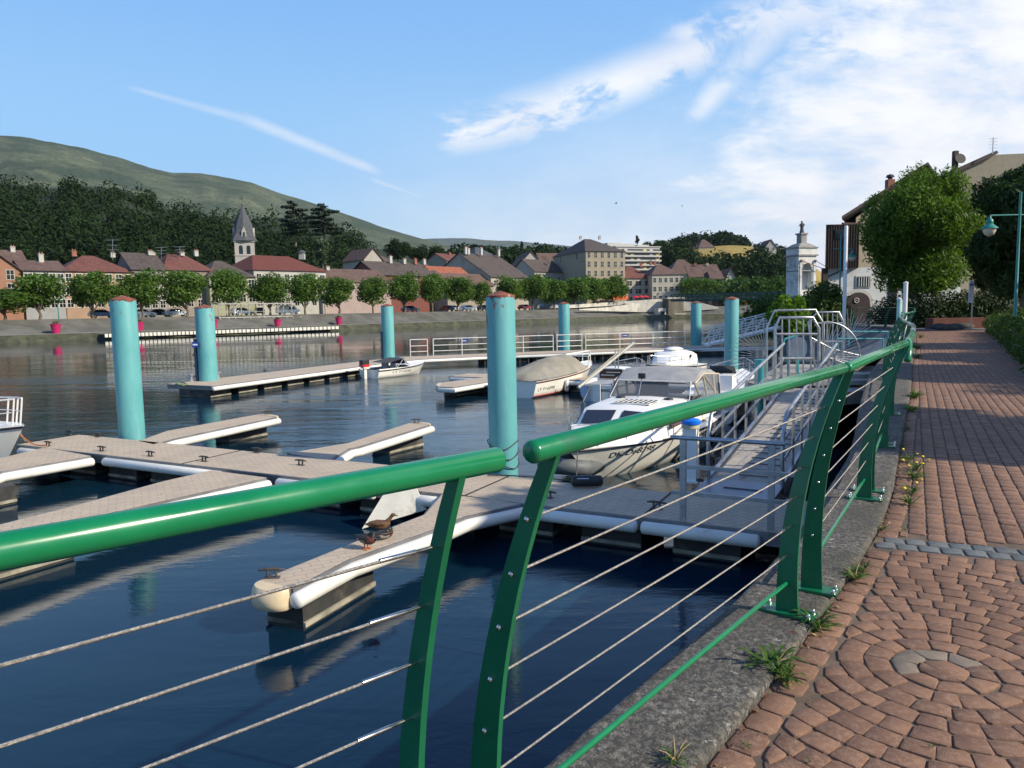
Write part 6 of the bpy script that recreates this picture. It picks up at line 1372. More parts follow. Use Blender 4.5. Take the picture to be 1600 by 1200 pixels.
# signs and lamps
def lantern(t, c, s_=1.0):
    hd = MB().lathe([(.03, .42), (.05, .34), (.10, .30), (.115, .20), (.10, .16), (.16, .10), (.26, .02), (.27, 0), (.18, .0)], c, MTEAL, 20).build('lamp_shade', t, smooth=50)
    MB().lathe([(.20, 0), (.20, -.08), (.155, -.19), (.05, -.26), (.01, -.27)], c, M('lamp_glass', (.62, .55, .42), .25, var=.05), 16).build('lamp_glass', hd, smooth=60)
def lamp(px, pytop, pyarm, y, armpx, label, r_=.055, zbase=ZP, right=None):
    p = D(px, hz(px), y); top = D(px, pytop, y); p.z = zbase; top = V((p.x + (0), p.y, D(px, pytop, y).z)); t = thing('street_lamp', p, label, 'street lamp')
    MB().tube([p, p + V((0, 0, .5)), p + V((0, 0, .52)), top], [r_ * 1.35, r_ * 1.35, r_, r_ * .75], MTEAL, 14).build('pole', t, smooth=50)
    for k in range(5): MB().lathe([(r_ * 1.5, 0), (r_ * 1.5, .03)], p + V((0, 0, .12 + k * .09)), MTEAL, 14).build('collar', t)
    za_ = D(px, pyarm, y).z; l_ = D(armpx, pyarm, y).x - p.x; o_ = (right if right else -l_ * .9)
    MB().tube([V((p.x + l_, p.y, za_)), V((p.x + o_, p.y, za_))], r_ * .55, MTEAL, 10).build('cross_arm', t, smooth=50)
    return t, V((p.x + l_, p.y, za_))
lt, e = lamp(1587, 300, 336, 26, 1547, 'teal lamp post with a cross arm and bell lantern above the right hedge'); MB().tube([e, e - V((0, 0, .06))], .02, MTEAL, 8).build('hanger', lt); lantern(lt, e - V((0, 0, .44)), 1)
lt, e = lamp(1311.5, 366, 389, 46, 1331.5, 'slim teal lamp post with one bell lantern left of the white house door', r_=.06, right=-.42); lantern(lt, e - V((0, 0, .50)), 1)
p = D(1319.5, 470, 42); t = thing('white_pole', (p.x, p.y, ZP), 'tall white pole in front of the dark timber storey', 'pole'); MPW = M('pole_white', (.74, .74, .74), .35, var=.05)
MB().tube([(p.x, p.y, .2), (p.x, p.y, D(1318, 354, 42).z)], .10, MPW, 14, dome=True).build('shaft', t, smooth=50)
for px, y_, ytop, r_, mt, lb in ((1404, 30, 468, .085, M('pole_teal_white', (.35, .58, .56), .4, var=.15, scale=2), 'shorter teal-tinged pole beside the third railing joint'), (1413.5, 30.6, 443, .085, MPW, 'taller white pole beside the third railing joint')):
    p = D(px, 500, y_); zt = D(px, ytop, y_).z; t = thing('guide_pole', (p.x, p.y, 0), lb, 'pole'); MB().tube([(p.x, p.y, -1), (p.x, p.y, zt)], r_, mt, 14).build('shaft', t, smooth=50); MB().lathe([(r_ * 1.1, 0), (r_ * 1.1, .05), (.02, .08)], (p.x, p.y, zt), MPW, 12).build('cap', t)
q = D(1408.5, 478, 30.3); tag(MB().box(q, (.06, .05, .5), MPW).build('small_plate', loc=q), 'small white plate between the two tall poles', 'plate')
p = D(1517, 520, 40); t = thing('sign_post', (p.x, p.y, ZP), 'tall narrow white notice board on a thin post beyond the path', 'sign'); MB().tube([(p.x, p.y, ZP - .05), (p.x, p.y, D(1517, 440, 40).z)], .03, MGALV, 8).build('post', t)
q = D(1517.5, 456, 39.95); bd_ = MB().box(q, (.26, .04, 1.15), M('notice_white', (.62, .62, .66), .5)).build('board', t); MB().box(q + V((0, -.025, .38)), (.18, .006, .12), M('notice_blue', (.12, .14, .40), .5)).build('notice', bd_)
# low brown planter and stones beyond the road
q = D(1470, 492, 43); tag(MB().box((q.x + 1, q.y - 1.5, ZP + .28), (5.0, .8, .60), M('corten_planter', (.14, .045, .03), .8, var=.2)).build('planter', loc=(q.x, q.y, ZP)), 'low rust-brown planter wall under the round tree', 'planter')
for k, (px, yy) in enumerate(((1468, 41.0), (1480, 39.5), (1492, 40.2), (1505, 41.0))):
    p = D(px, 512, yy); mb = MB(); mb.sphere((p.x, p.y, ZP + .1), (.5 + .1 * (k % 2), .4, .22), M('dark_rock', (.06, .055, .05), .95, var=.3, bump=1, bscale=6), 10, 6); tag(mb.build('boulder', loc=(p.x, p.y, ZP), smooth=80), ['leftmost dark boulder at the path end under the round tree', 'second dark boulder at the path end', 'third dark boulder at the path end', 'rightmost dark boulder at the path end, near the notice board'][k], 'boulder', 'dark boulders at the end of the path')
# trees and poles outside the frame to the right, whose shade falls across the path
tree('plane_tree', (12.4, 5.5, ZP), 7.2, 4.6, 3.2, 'tree right of the picture, its shade falling over the gangway foot', 8000, .20, leafmat('leaf_shade'), 71)
tree('plane_tree', (18.6, 11.6, ZP), 8.2, 4.6, 3.2, 'tree beyond the right edge, shading the middle of the path', 12000, .24, leafmat('leaf_shade'), 74)
tree('plane_tree', (21.5, 15.8, ZP), 8.5, 4.2, 3.0, 'tree beyond the right edge, behind the middle of the hedge', 12000, .24, leafmat('leaf_shade'), 75)
tree('plane_tree', (31, 17.0, ZP), 9.5, 7.5, 3.0, 'broad tree beyond the right edge, behind the hedge', 9000, .24, leafmat('leaf_shade'), 72)
tree('plane_tree', (24, 21, ZP), 8.5, 5.5, 2.6, 'tree behind the hedge beyond the right edge', 14000, .24, leafmat('leaf_shade'), 73)
# ================================================================ STEEL GATES AND SPIKE FANS BY THE LANDING
MGT = M('gate_steel', (.42, .43, .44), .38, metal=.75, var=.12, scale=6)
def gate(y, pts, bars, cross, label, r_=.032):
    t = thing('steel_gate', D(pts[0][0], 590, y), label, 'gate'); w_ = [D(px, py, y) for px, py in pts]
    MB().tube(w_, r_, MGT, 10).build('frame', t, smooth=40)
    for px, y0, y1 in bars: MB().tube([D(px, y0, y), D(px, y1, y)], r_ * .55, MGT, 8).build('bar', t, smooth=60)
    for x0, x1, py in cross: MB().tube([D(x0, py, y), D(x1, py + .02 * 0, y)], r_ * .8, MGT, 8).build('cross_bar', t, smooth=60)
    return t
gate(18.6, [(1211, 604), (1211, 513), (1218, 496.5), (1270, 496), (1279.5, 513), (1279.5, 600)], [(px, 497, 591) for px in (1222, 1233, 1244.5, 1255, 1267)], [(1211, 1279, 522), (1217, 1270, 560)], 'near octagonal steel gate with vertical bars at the top of the gangway', .038)
gate(20.5, [(1198, 585), (1198, 512), (1210.5, 485), (1274, 484), (1287, 506), (1287, 590)], [], [], 'larger plain octagonal steel frame just behind the near gate', .03)
gate(22.0, [(1276, 590), (1263, 503), (1277, 488), (1310.5, 487.5), (1317.5, 502), (1317.5, 590)], [(px, 489, 588) for px in (1285, 1293, 1301, 1308.5)], [(1276, 1317, 505), (1270, 1317, 533.5)], 'right steel gate with tall bars behind the white spikes', .03)
def fan(c, y, a0, a1, n, r_, label, arc=False, r0=.02, jit=0):
    C_ = D(c[0], c[1], y); t = thing('spike_fan', C_, label, 'spike fan')
    for k in range(n):
        th = R(a0 + (a1 - a0) * k / (n - 1)); l_ = r_ * (1 if not jit else rnd.uniform(.8, 1.05)); dy = rnd.uniform(-.05, .05) * jit
        MB().tube([C_ + V((r0 * math.cos(th), 0, r0 * math.sin(th))), C_ + V((l_ * math.cos(th), dy, l_ * math.sin(th)))], [.011, .006], MGT, 5).build('spike', t)
    if arc: MB().tube([C_ + V((r_ * math.cos(R(a0 + (a1 - a0) * k / 24)), 0, r_ * math.sin(R(a0 + (a1 - a0) * k / 24)))) for k in range(25)], .02, MGT, 8).build('arc_rim', t, smooth=60)
    return t
fan((1196, 557), 19.0, 95, 250, 22, .95, 'left fan of radiating steel spikes overhanging the water'); fan((1290, 557), 20.0, -20, 95, 20, .92, 'right half-round fan of steel spikes with a curved rim', True); fan((1300, 585), 19.5, -10, 200, 22, .62, 'low fan of thin spikes at the foot of the right gate', jit=1)
fan((1326, 530), 24, 20, 120, 13, 1.0, 'upper small fan of thin spikes above the teal rail', jit=1)
def frame(pts, y, r_, mat, name, label, cat): t = thing(name, D(pts[0][0], pts[0][1], y), label, cat); MB().tube([D(px, py, y) for px, py in pts], r_, mat, 8).build('rail', t); return t
MTQ = M('turquoise_rail', (.05, .33, .32), .4, var=.08)
frame([(1309, 590), (1309, 529), (1379.5, 529.5), (1379.5, 592)], 21.5, .028, MTQ, 'turquoise_barrier', 'front turquoise rail frame beside the landing', 'barrier'); frame([(1326, 540), (1326, 518), (1387, 518.5), (1387, 545)], 26, .03, MTQ, 'turquoise_barrier', 'rear turquoise rail frame, higher up the apron', 'barrier')
t = frame([(1221, 545), (1226, 530), (1254, 521)], 19.6, .03, MTQ, 'turquoise_handrail', 'bent turquoise handrail seen through the bars of the near gate', 'handrail')
# balustrade of the steps
t = thing('balustrade', D(1296, 580, 20.4), 'short steel balustrade sloping behind the right fan of spikes', 'balustrade'); MB().tube([D(1268, 528, 20.4), D(1300, 545, 20.4), D(1345, 556, 20.4)], .022, MGT, 8).build('top_rail', t)
for k in range(10): px = 1272 + k * 7.6; MB().tube([D(px, interp([(1268, 528), (1300, 545), (1345, 556)], px), 20.4), D(px, 586, 20.4)], .012, MGT, 6).build('baluster', t)
# rounded grey-blue cabinet on turquoise legs
q = D(1247, 544, 19.8); t = thing('control_cabinet', q, 'rounded grey-blue cabinet on turquoise legs behind the near gate', 'cabinet'); mb = MB(); a_ = [V((q.x + .24 * math.cos(th) * (1 if abs(math.cos(th)) < .8 else 1), q.y, q.z + .26 * math.sin(th) + (.04 if math.sin(th) > 0 else -.06))) for th in [2 * math.pi * k / 24 for k in range(24)]]
mb.ext(a_, (0, .2, 0), M('cabinet_blue_grey', (.13, .17, .24), .5)); mb.build('housing', t)
for px in (1231, 1246): MB().tube([D(px, 556, 19.8), D(px + 1.5, 596, 19.8)], .035, MTQ, 8).build('leg', t)
# turquoise-painted pipe under gangway top and its post
p = D(1208, 590, 17.6); MB_ = MB(); MB_.tube([(p.x - .2, p.y + .3, -1), (p.x - .2, p.y + .3, 1.9)], .14, MTQ, 14); tag(MB_.build('support_column', loc=(p.x, p.y, 0), smooth=50), 'turquoise column under the top of the gangway', 'column')
# white outer gangway, truss sides
A0, A1 = V((13.3, 50.2, .62)), V((18.6, 50.6, 1.75)); t = thing('truss_gangway', A0, 'white truss gangway rising from the outer walkway to the right bank', 'gangway')
mb = MB(); mb.add([A0, A1, A1 + V((0, 1.6, 0)), A0 + V((0, 1.6, 0))] + [q - V((0, 0, .12)) for q in (A0, A1, A1 + V((0, 1.6, 0)), A0 + V((0, 1.6, 0)))], [(0, 1, 2, 3), (7, 6, 5, 4), (0, 4, 5, 1), (1, 5, 6, 2), (2, 6, 7, 3), (3, 7, 4, 0)], MWHITE); mb.build('ramp_deck', t)
for w_ in (0, 1.6):
    o = V((0, w_, 0))
    for h in (0, .35, .7, 1.05): MB().bar(A0 + o + V((0, 0, h)), A1 + o + V((0, 0, h)), .05, .07, MWHITE).build('rail', t)
    for k in range(8):
        a_, b_ = A0.lerp(A1, k / 7) + o, A0.lerp(A1, min(1, (k + 1) / 7)) + o; MB().bar(a_, a_ + V((0, 0, 1.05)), .05, .05, MWHITE, up=(0, 1, 0)).build('post', t)
        if k < 7: MB().bar(a_, b_ + V((0, 0, 1.05)), .04, .05, MWHITE).build('diagonal', t)
t = thing('gangway_float', (12.4, 50.5, 0), 'low white platform at the foot of the truss gangway', 'platform'); MB().box((14.6, 49.2, .35), (5.4, .8, .18), MWHITE).build('platform_deck', t); MB().box((14.6, 49.2, .1), (5.0, .6, .35), MFLOAT).build('float', t)
# ================================================================ BOATS
MHULL = M('white_gelcoat', (.80, .77, .70), .28, var=.04, scale=1.5, coat=.3, dirt=(.50, .46, .38), dscale=2.2, damt=(.58, .85))
MDKW = M('white_deck', (.82, .80, .76), .4, var=.04, scale=3, dirt=(.55, .52, .46), dscale=3, damt=(.6, .85))
MNAVY = M('navy_stripe', (.012, .014, .03), .4); MREDB = M('red_antifoul', (.30, .02, .015), .6); MTONN = M('grey_canvas', (.30, .30, .30), .85, var=.12, scale=3, bump=.5, bscale=6, dirt=(.42, .40, .36), dscale=2)
MCOV = M('beige_tarpaulin', (.28, .255, .20), .9, var=.2, scale=1.2, bump=1, bscale=3.2, dirt=(.20, .20, .19), dscale=1.1, damt=(.45, .65))
MSMOKE = M('smoked_window', (.025, .028, .035), .08, var=.1, scale=2, coat=.4); MMAUVE = M('mauve_curtained_window', (.16, .10, .11), .2, var=.2, scale=4, coat=.5); MBLK = M('black_rubber', (.018, .018, .02), .5)
MCHR = M('stainless', (.65, .65, .66), .2, metal=1.0, var=.05)
MCLR = None
def clear_mat():
    m = bpy.data.materials.new('clear_vinyl'); m.use_nodes = True; t = NT(m.node_tree); p = m.node_tree.nodes['Principled BSDF']; p.inputs['Base Color'].default_value = (.20, .21, .22, 1); p.inputs['Roughness'].default_value = .12
    tr = t.n('ShaderNodeBsdfTransparent'); tr.inputs[0].default_value = (.75, .77, .78, 1); mx = t.n('ShaderNodeMixShader'); mx.inputs[0].default_value = .45
    m.node_tree.links.new(p.outputs[0], mx.inputs[1]); m.node_tree.links.new(tr.outputs[0], mx.inputs[2]); m.node_tree.links.new(mx.outputs[0], m.node_tree.nodes['Material Output'].inputs[0]); return m
MCLR = clear_mat()
class Boat:
    def __init__(s, stern, bow, beam, fs, fb, label, group='moored boats', tr=.88, name='motorboat', stripe=MNAVY, boot=None, rake=.55, full=2.3):
        s.stern, s.bow = V(stern), V(bow); d = s.bow - s.stern; s.L = d.length; s.B = beam; s.fs, s.fb, s.tr, s.rake, s.full = fs, fb, tr, rake, full
        s.t = thing(name, (s.stern.x, s.stern.y, 0), label, 'boat', group, rz=math.atan2(d.y, d.x))
        N = 26; rows = []
        for i in range(N + 1): rows.append(s.section(i / N))
        mb = MB(); mb.loft(rows, MHULL); mb.add(rows[0], [tuple(range(len(rows[0])))], MHULL); s.hull = mb.build('hull', s.t, world=False, smooth=50)
        for sg in (1, -1):
            MB().tube([s.pt(i / N, s.zs(i / N) - .05, sg) for i in range(N + 1)], .028, stripe, 6).build('rub_rail', s.t, world=False, smooth=60)
            if boot:
                MB().tube([s.pt(i / N, .07, sg) + V((0, 0, 0)) for i in range(N)], .022, boot, 6).build('boot_stripe', s.t, world=False, smooth=60)
    def hb(s, t):   # sheer half beam
        return s.B / 2 * (s.tr + (1 - s.tr) * min(1, t / .35)) * (1 - max(0, (t - .42) / .58) ** s.full) if t < 1 else 0.0
    def cb(s, t):
        return max(0, s.B / 2 * .84 * (s.tr + (1 - s.tr) * min(1, t / .35)) * (1 - max(0, (t - .25) / .72) ** 1.9))
    def zs(s, t): return s.fs + (s.fb - s.fs) * t ** 1.8
    def xo(s, t, z): return t * s.L - s.rake * (t ** 5) * (1 - min(1, max(-.3, z) / s.zs(t)))
    def y(s, t, z):
        zs = s.zs(t); f = min(1, max(0, (z - .05) / (zs - .05)))
        if z < .05: k = max(0, (z + .3) / .35); return s.cb(t) * k
        return s.cb(t) + (s.hb(t) - s.cb(t)) * (f ** .85)
    def pt(s, t, z, sg=1): return V((s.xo(t, z), sg * s.y(t, z), z))
    def section(s, t):
        zs = s.zs(t); zz = [zs, zs * .8 + .01, zs * .55 + .02, zs * .28 + .035, .05, -.3]
        a_ = [s.pt(t, z, 1) for z in zz]; b_ = [s.pt(t, z, -1) for z in reversed(zz)]; return a_ + b_
    def deck(s, t0=0, t1=1, dz=-.02, inset=.0, mat=None, n=20, well=None):
        mb = MB(); rows = []
        for i in range(n + 1):
            t = t0 + (t1 - t0) * i / n; z = s.zs(t) + dz; h = max(0, s.hb(t) - inset); x = s.xo(t, s.zs(t)); rows.append([(x, h, z), (x, h * .5, z + .035 * min(1, h)), (x, 0, z + .045 * min(1, h)), (x, -h * .5, z + .035 * min(1, h)), (x, -h, z)])
        mb.loft(rows, mat or MDKW); return mb.build('deck', s.t, world=False, smooth=60)
    def part(s, name, mb, parent=None, smooth=None): return mb.build(name, parent or s.t, world=False, smooth=smooth)
    def text(s, body, t0, t1, zc, h, sg, mat, lean=0.0, name='registration', vs=1.0):
        """lettering wrapped on the hull side between stations t0 (first letter) and t1"""
        cu = bpy.data.curves.new(name, 'FONT'); cu.body = body; cu.size = 1; cu.shear = lean; cu.offset = .003; tmp = bpy.data.objects.new('tmp', cu); COL.objects.link(tmp)
        bpy.context.view_layer.update(); me = bpy.data.meshes.new_from_object(tmp.evaluated_get(bpy.context.evaluated_depsgraph_get())); bpy.data.objects.remove(tmp)
        xs = [v.co.x for v in me.vertices]; W_ = max(xs); vs_ = []
        for v in me.vertices:
            t = t0 + (t1 - t0) * v.co.x / W_; z = zc + (v.co.y - .35) * h * vs; p = s.pt(t, z, sg); vs_.append(p + V((0, sg * .006, 0)) + V((.006 * t, 0, 0)))
        mb = MB(); mb.add(vs_, [tuple(p.vertices) for p in me.polygons], mat); return mb.build(name, s.hull, world=False)
def text_flat(body, c, ux, up_, size, mat, parent, name='lettering'):
    cu = bpy.data.curves.new(name, 'FONT'); cu.body = body; cu.size = size; cu.align_x = 'CENTER'; cu.offset = .003; tmp = bpy.data.objects.new('tmp', cu); COL.objects.link(tmp)
    bpy.context.view_layer.update(); me = bpy.data.meshes.new_from_object(tmp.evaluated_get(bpy.context.evaluated_depsgraph_get())); bpy.data.objects.remove(tmp)
    mb = MB(); mb.add([V(c) + V(ux) * v.co.x + V(up_) * v.co.y for v in me.vertices], [tuple(p.vertices) for p in me.polygons], mat); return mb.build(name, parent, world=False)
def rail3(b, ts, h, sg, mat=MCHR, r=.014, inset=.08, mids=(.5,), name='bow_rail', lean=0.0):
    tops = []
    for t in ts:
        p = V((b.xo(t, b.zs(t)), sg * max(0, b.hb(t) - inset), b.zs(t))); q = p + V((lean, 0, h)); tops.append((p, q)); b.part('stanchion', MB().tube([p, q], r, mat, 6), smooth=60)
    b.part(name, MB().tube([q for _, q in tops], r, mat, 6), smooth=60)
    for f in mids: b.part('guard_wire', MB().tube([p.lerp(q, f) for p, q in tops], r * .5, mat, 5))
vd3 = V((vd.x, vd.y))
# ---------------------------------------------------------------- cabin cruiser
bow = V(G(888, 703, .74).xy); st = bow + V((.485, .875)) * 7.3
b = Boat(st, bow, 2.55, .78, 1.0, 'large white cabin cruiser with a grey canvas canopy, moored bow-on to the near walkway', rake=1.15, full=2.0, name='cabin_cruiser'); L = b.L
b.t.scale = (1, 1, .80); b.t.location.z = -.064
b.deck()
fd = MB(); secs = []
for x, hw, z in ((6.75, .10, 1.0), (6.3, .42, 1.05), (5.7, .70, 1.10), (5.15, .88, 1.14)):
    secs.append([(x, hw + .14, b.zs(x / L) - .02), (x, hw, z - .02), (x, hw * .7, z), (x, 0, z + .02), (x, -hw * .7, z), (x, -hw, z - .02), (x, -hw - .14, b.zs(x / L) - .02)])
fd.loft(secs, MDKW, caps=True); b.part('foredeck_moulding', fd, smooth=40)
cb = MB(); secs = []
for x, hwb, hwt, zt in ((5.25, .84, .80, 1.10), (4.62, .98, .84, 1.50), (4.2, 1.0, .86, 1.53), (3.0, 1.02, .88, 1.56), (.5, 1.02, .9, 1.30), (.35, 1.02, .9, 1.1)):
    zb = .86; secs.append([(x, hwb, zb), (x, (hwb + hwt) / 2 + .03, (zb + zt) / 2), (x, hwt, zt - .04), (x, hwt - .10, zt), (x, 0, zt + .035), (x, -hwt + .10, zt), (x, -hwt, zt - .04), (x, -(hwb + hwt) / 2 - .03, (zb + zt) / 2), (x, -hwb, zb)])
cb.loft(secs, MDKW, caps=True); cabin = b.part('cabin', cb, smooth=35)
# front windows (two panes) and side windows
for sg in (1, -1):
    q = [V((5.17, sg * .08, 1.165)), V((5.15, sg * .70, 1.155)), V((4.74, sg * .74, 1.425)), V((4.72, sg * .08, 1.46))]; q = [p + V((.03, 0, .022)) for p in q]
    b.part('front_window', MB().add(q, [(0, 1, 2, 3)], MSMOKE), cabin)
    side = lambda x, z, sg=sg: V((x, sg * (1.065 - (z - .86) * .20), z))
    for (x0, x1, x2, x3, mt) in ((4.62, 3.62, 3.62, 4.38, MMAUVE), (3.50, 2.55, 2.55, 3.50, MMAUVE)):
        b.part('side_window', MB().add([side(x0, 1.06), side(x1, 1.06), side(x2, 1.43), side(x3, 1.43)], [(0, 1, 2, 3)], mt), cabin)
        b.part('window_trim', MB().tube([side(x0, 1.06), side(x1, 1.06), side(x2, 1.43), side(x3, 1.43)], .012, MBLK, 5, closed=True), cabin)
# louvred hatch
hb_ = MB(); hb_.box((3.95, .05, 1.575), (.62, .80, .03), MBLK); hatch = b.part('louvred_hatch', hb_, cabin)
for k in range(7): b.part('slat', MB().box((3.95, -.28 + k * .11, 1.595), (.50, .022, .014), MDKW), hatch)
b.part('hatch_rim', MB().tube([(3.62, -.36, 1.585), (4.28, -.36, 1.58), (4.28, .46, 1.58), (3.62, .46, 1.585)], .018, MDKW, 6, closed=True), hatch)
# windscreen and canopy
wz0, wz1 = 1.52, 1.98
wf = [V((2.95, -.93, wz0)), V((2.95, .93, wz0)), V((2.60, .86, wz1)), V((2.60, -.86, wz1))]
b.part('windscreen', MB().add(wf, [(0, 1, 2, 3)], MCLR)); b.part('windscreen_frame', MB().tube([wf[0], wf[1], wf[2], wf[3]], .024, MFEND, 6, closed=True)); b.part('dashboard', MB().box((2.55, 0, 1.50), (.8, 1.8, .05), M('dark_dash', (.06, .055, .05), .8)))
b.part('seat_back', MB().box((1.6, -.35, 1.6), (.12, .75, .55), M('dark_seat', (.05, .05, .055), .8)))
cn = MB(); secs = []
for x, hw, z, dz in ((2.66, .93, 1.97, 0), (2.05, .95, 2.26, .03), (1.85, .96, 2.30, .03), (1.1, .95, 2.24, .03), (.45, .93, 2.02, 0)):
    secs.append([(x, hw, z - .20 if x > .5 and x < 2.6 else z - .03), (x, hw * .97, z - .05), (x, hw * .72, z + .0), (x, hw * .3, z + dz * (1 + .4 * math.sin(x * 9))), (x, -hw * .3, z + dz), (x, -hw * .72, z), (x, -hw * .97, z - .05), (x, -hw, z - .20 if x > .5 and x < 2.6 else z - .03)])
cn.loft(secs, MTONN); cn_ = b.part('canopy', cn, smooth=50)
for sg in (1, -1):
    y0 = sg * .96; P_ = lambda x, z: V((x, y0 * (1.04 - (z - 1.2) * .06), z))
    b.part('clear_side_panel', MB().add([P_(2.9, 1.50), P_(.40, 1.22), P_(.45, 1.98), P_(1.85, 2.13), P_(2.62, 1.93)], [(0, 1, 2, 3, 4)], MCLR))
    for q in ([P_(2.62, 1.95), P_(2.2, 1.42)], [P_(1.9, 2.12), P_(1.6, 1.34)], [P_(1.85, 2.12), P_(.45, 1.24)], [P_(1.0, 2.05), P_(.9, 1.26)], [P_(.45, 2.0), P_(.42, 1.22)], [P_(2.62, 1.95), P_(1.9, 2.14), P_(.45, 1.99)]):
        b.part('canopy_bow', MB().tube(q, .030, M('beige_webbing', (.50, .44, .36), .8), 6))
b.part('cockpit_coaming', MB().box((.35, 0, .98), (.10, 2.1, .5), MDKW))
b.part('lamp_mast', MB().tube([(3.25, -.15, 1.56), (2.98, -.15, 2.10)], .012, MCHR, 6)); b.part('search_lamp', MB().box((2.97, -.15, 2.16), (.08, .15, .15), MBLK)); b.part('aerial', MB().tube([(2.0, .85, 2.25), (2.0, .85, 2.55)], .012, MFEND, 6))
for y_ in (-.55, .55): b.part('vent', MB().lathe([(.11, 0), (.10, .03), (.03, .045)], (3.25, y_, 1.57), MBLK, 12))
for sg in (1, -1): rail3(b, (.62, .72, .82, .91, .985), .52, sg, r=.011, mids=(.5,))
b.part('bow_roller', MB().box((7.15, 0, 1.0), (.35, .14, .05), MCHR)); b.part('bow_cleat', MB().box((6.7, 0, 1.06), (.05, .22, .05), MCHR))
b.text('DK D68398', .895, .715, .70, .19, 1, MNAVY, .35); b.text('DK D68398', .715, .895, .70, .19, -1, MNAVY, .35)
for t_, z_ in ((.35, .62), (.55, .60)): b.part('fender', MB().lathe([(.03, .28), (.10, .2), (.10, -.2), (.03, -.28)], b.pt(t_, z_ - .1, 1) + V((0, .1, 0)), MBLK if t_ < .5 else MFEND, 12), smooth=60)
# mooring lines and clutter at the cruiser bow
hl = lambda x, y_, z: wm(b.t) @ V((x, y_, z))
rope(sag(hl(6.9, 0, 1.02), G(900, 754, ZD + .08), .05), .010, MROPED, 'dark mooring line from the cruiser bow down to the walkway cleat'); rope(sag(hl(6.0, 1.0, 1.02), G(936, 752, ZD + .05), .03), .008, MROPED, 'thin dark line down the cruiser side to the black fender')
q = G(917, 751, ZD + .10); mb = MB(); mb.tube([q - V((.20, .02, 0)), q + V((.20, -.02, 0))], .085, MBLK, 14, dome=True); mb.tube([q + V((-.16, -.08, .05)), q + V((.02, -.09, .05))], .012, MCHR, 6); tag(mb.build('black_fender', loc=q, smooth=60), 'black cylindrical fender lying on the walkway edge under the cruiser bow', 'fender')
MINF = M('grey_inflatable', (.11, .12, .13), .6, var=.2, scale=4)
p = G(878, 738, .25); t = thing('inflatable_dinghy', (p.x, p.y, 0), 'grey inflatable dinghy tucked between the large pile and the cruiser bow', 'dinghy'); hd = V((.45, .87, 0)); sd_ = V((.87, -.45, 0))
U = [p + sd_ * .42 + hd * 1.9] + [p + sd_ * .42 + hd * .3 + V((0, 0, .05)), p + sd_ * .32 - hd * .05 + V((0, 0, .12)), p - hd * .18 + V((0, 0, .15)), p - sd_ * .32 - hd * .05 + V((0, 0, .12)), p - sd_ * .42 + hd * .3 + V((0, 0, .05)), p - sd_ * .42 + hd * 1.9]
MB().tube(U, .15, MINF, 14, dome=True).build('buoyancy_tube', t, smooth=70); MB().add([U[0], U[1], U[2], U[3], U[4], U[5], U[6]], [(0, 1, 2, 3, 4, 5, 6)], MBLK).build('floor', t)
rope(sag(G(762, 742, ZD + .02), G(900, 752, ZD + .03), -.02), .012, MROPED, 'dark hose lying along the walkway behind the handrail ends', 'hose')
for k in range(3):
    c, rad = P['P4']; z = ZD + .12 + k * .16; rope([(c.x + (rad + .025) * math.cos(th), c.y + (rad + .025) * math.sin(th), z + .07 * math.sin(th * 2 + k)) for th in [2 * math.pi * j / 22 for j in range(23)]], .009, MROPED, ['lowest', 'middle', 'highest'][k] + ' dark wire loop around the foot of the large middle pile', 'wire_loop')
# ---------------------------------------------------------------- covered motorboat
c0 = G(837, 623, 0); hd = V((.56, .83)).normalized(); s0 = V((c0.x, c0.y)) + V((-hd.y, hd.x)) * .92; L_ = 6.0
b = Boat(s0, s0 + hd * L_, 2.1, .62, .98, 'white motorboat under a beige tarpaulin, with a white bow rail', tr=.92, stripe=M('dark_red_rail', (.10, .02, .02), .5), boot=MREDB, rake=.7)
b.deck(.5, 1); cv = MB(); secs = []
for x, hw, zt, pk in ((-.06, .82, .66, .0), (.15, .90, .84, .5), (1.0, .97, 1.06, .55), (2.0, 1.0, 1.24, .6), (3.1, .99, 1.38, .68), (3.75, .93, 1.36, .75), (4.25, .80, 1.00, .6), (4.5, .66, .86, .0)):
    zb = b.zs(max(0, x) / L_) + .01; row = []
    for k in range(11):
        f = k / 10; y_ = hw * (1 - 2 * f); hgt = 1 - abs(2 * f - 1) ** 2.4; row.append((x + .02 * math.sin(k * 2.3), y_ * (1 - .12 * hgt), zb + (zt - zb) * hgt + .025 * math.sin(k * 1.9 + x * 3)))
    secs.append(row)
cv.loft(secs, MCOV, caps=True); b.part('tarpaulin', cv, smooth=60)
for sg in (1, -1): rail3(b, (.74, .84, .93, .985), .42, sg, mat=MWHITE, r=.02, mids=())
b.part('cross_rail', MB().tube([(b.xo(.74, .9), b.hb(.74) - .08, b.zs(.74) + .42), (b.xo(.74, .9), -b.hb(.74) + .08, b.zs(.74) + .42)], .02, MWHITE, 6))
b.part('stern_ladder', MB().tube([(-.05, .1, .22), (-.32, .1, .24), (-.32, .55, .24), (-.05, .55, .22)], .02, MWHITE, 6)); b.part('fender', MB().lathe([(.03, .24), (.09, .18), (.09, -.2), (.03, -.24)], b.pt(.34, .3, -1) + V((0, -.10, 0)), MFEND, 12), smooth=60)
text_flat('LOLITA', (-.012, .18, .42), (0, -1, 0), (0, 0, 1), .15, MNAVY, b.hull, 'name_lettering'); b.text('LY F16098', .03, .22, .30, .17, -1, M('faded_letters', (.10, .10, .11), .6))
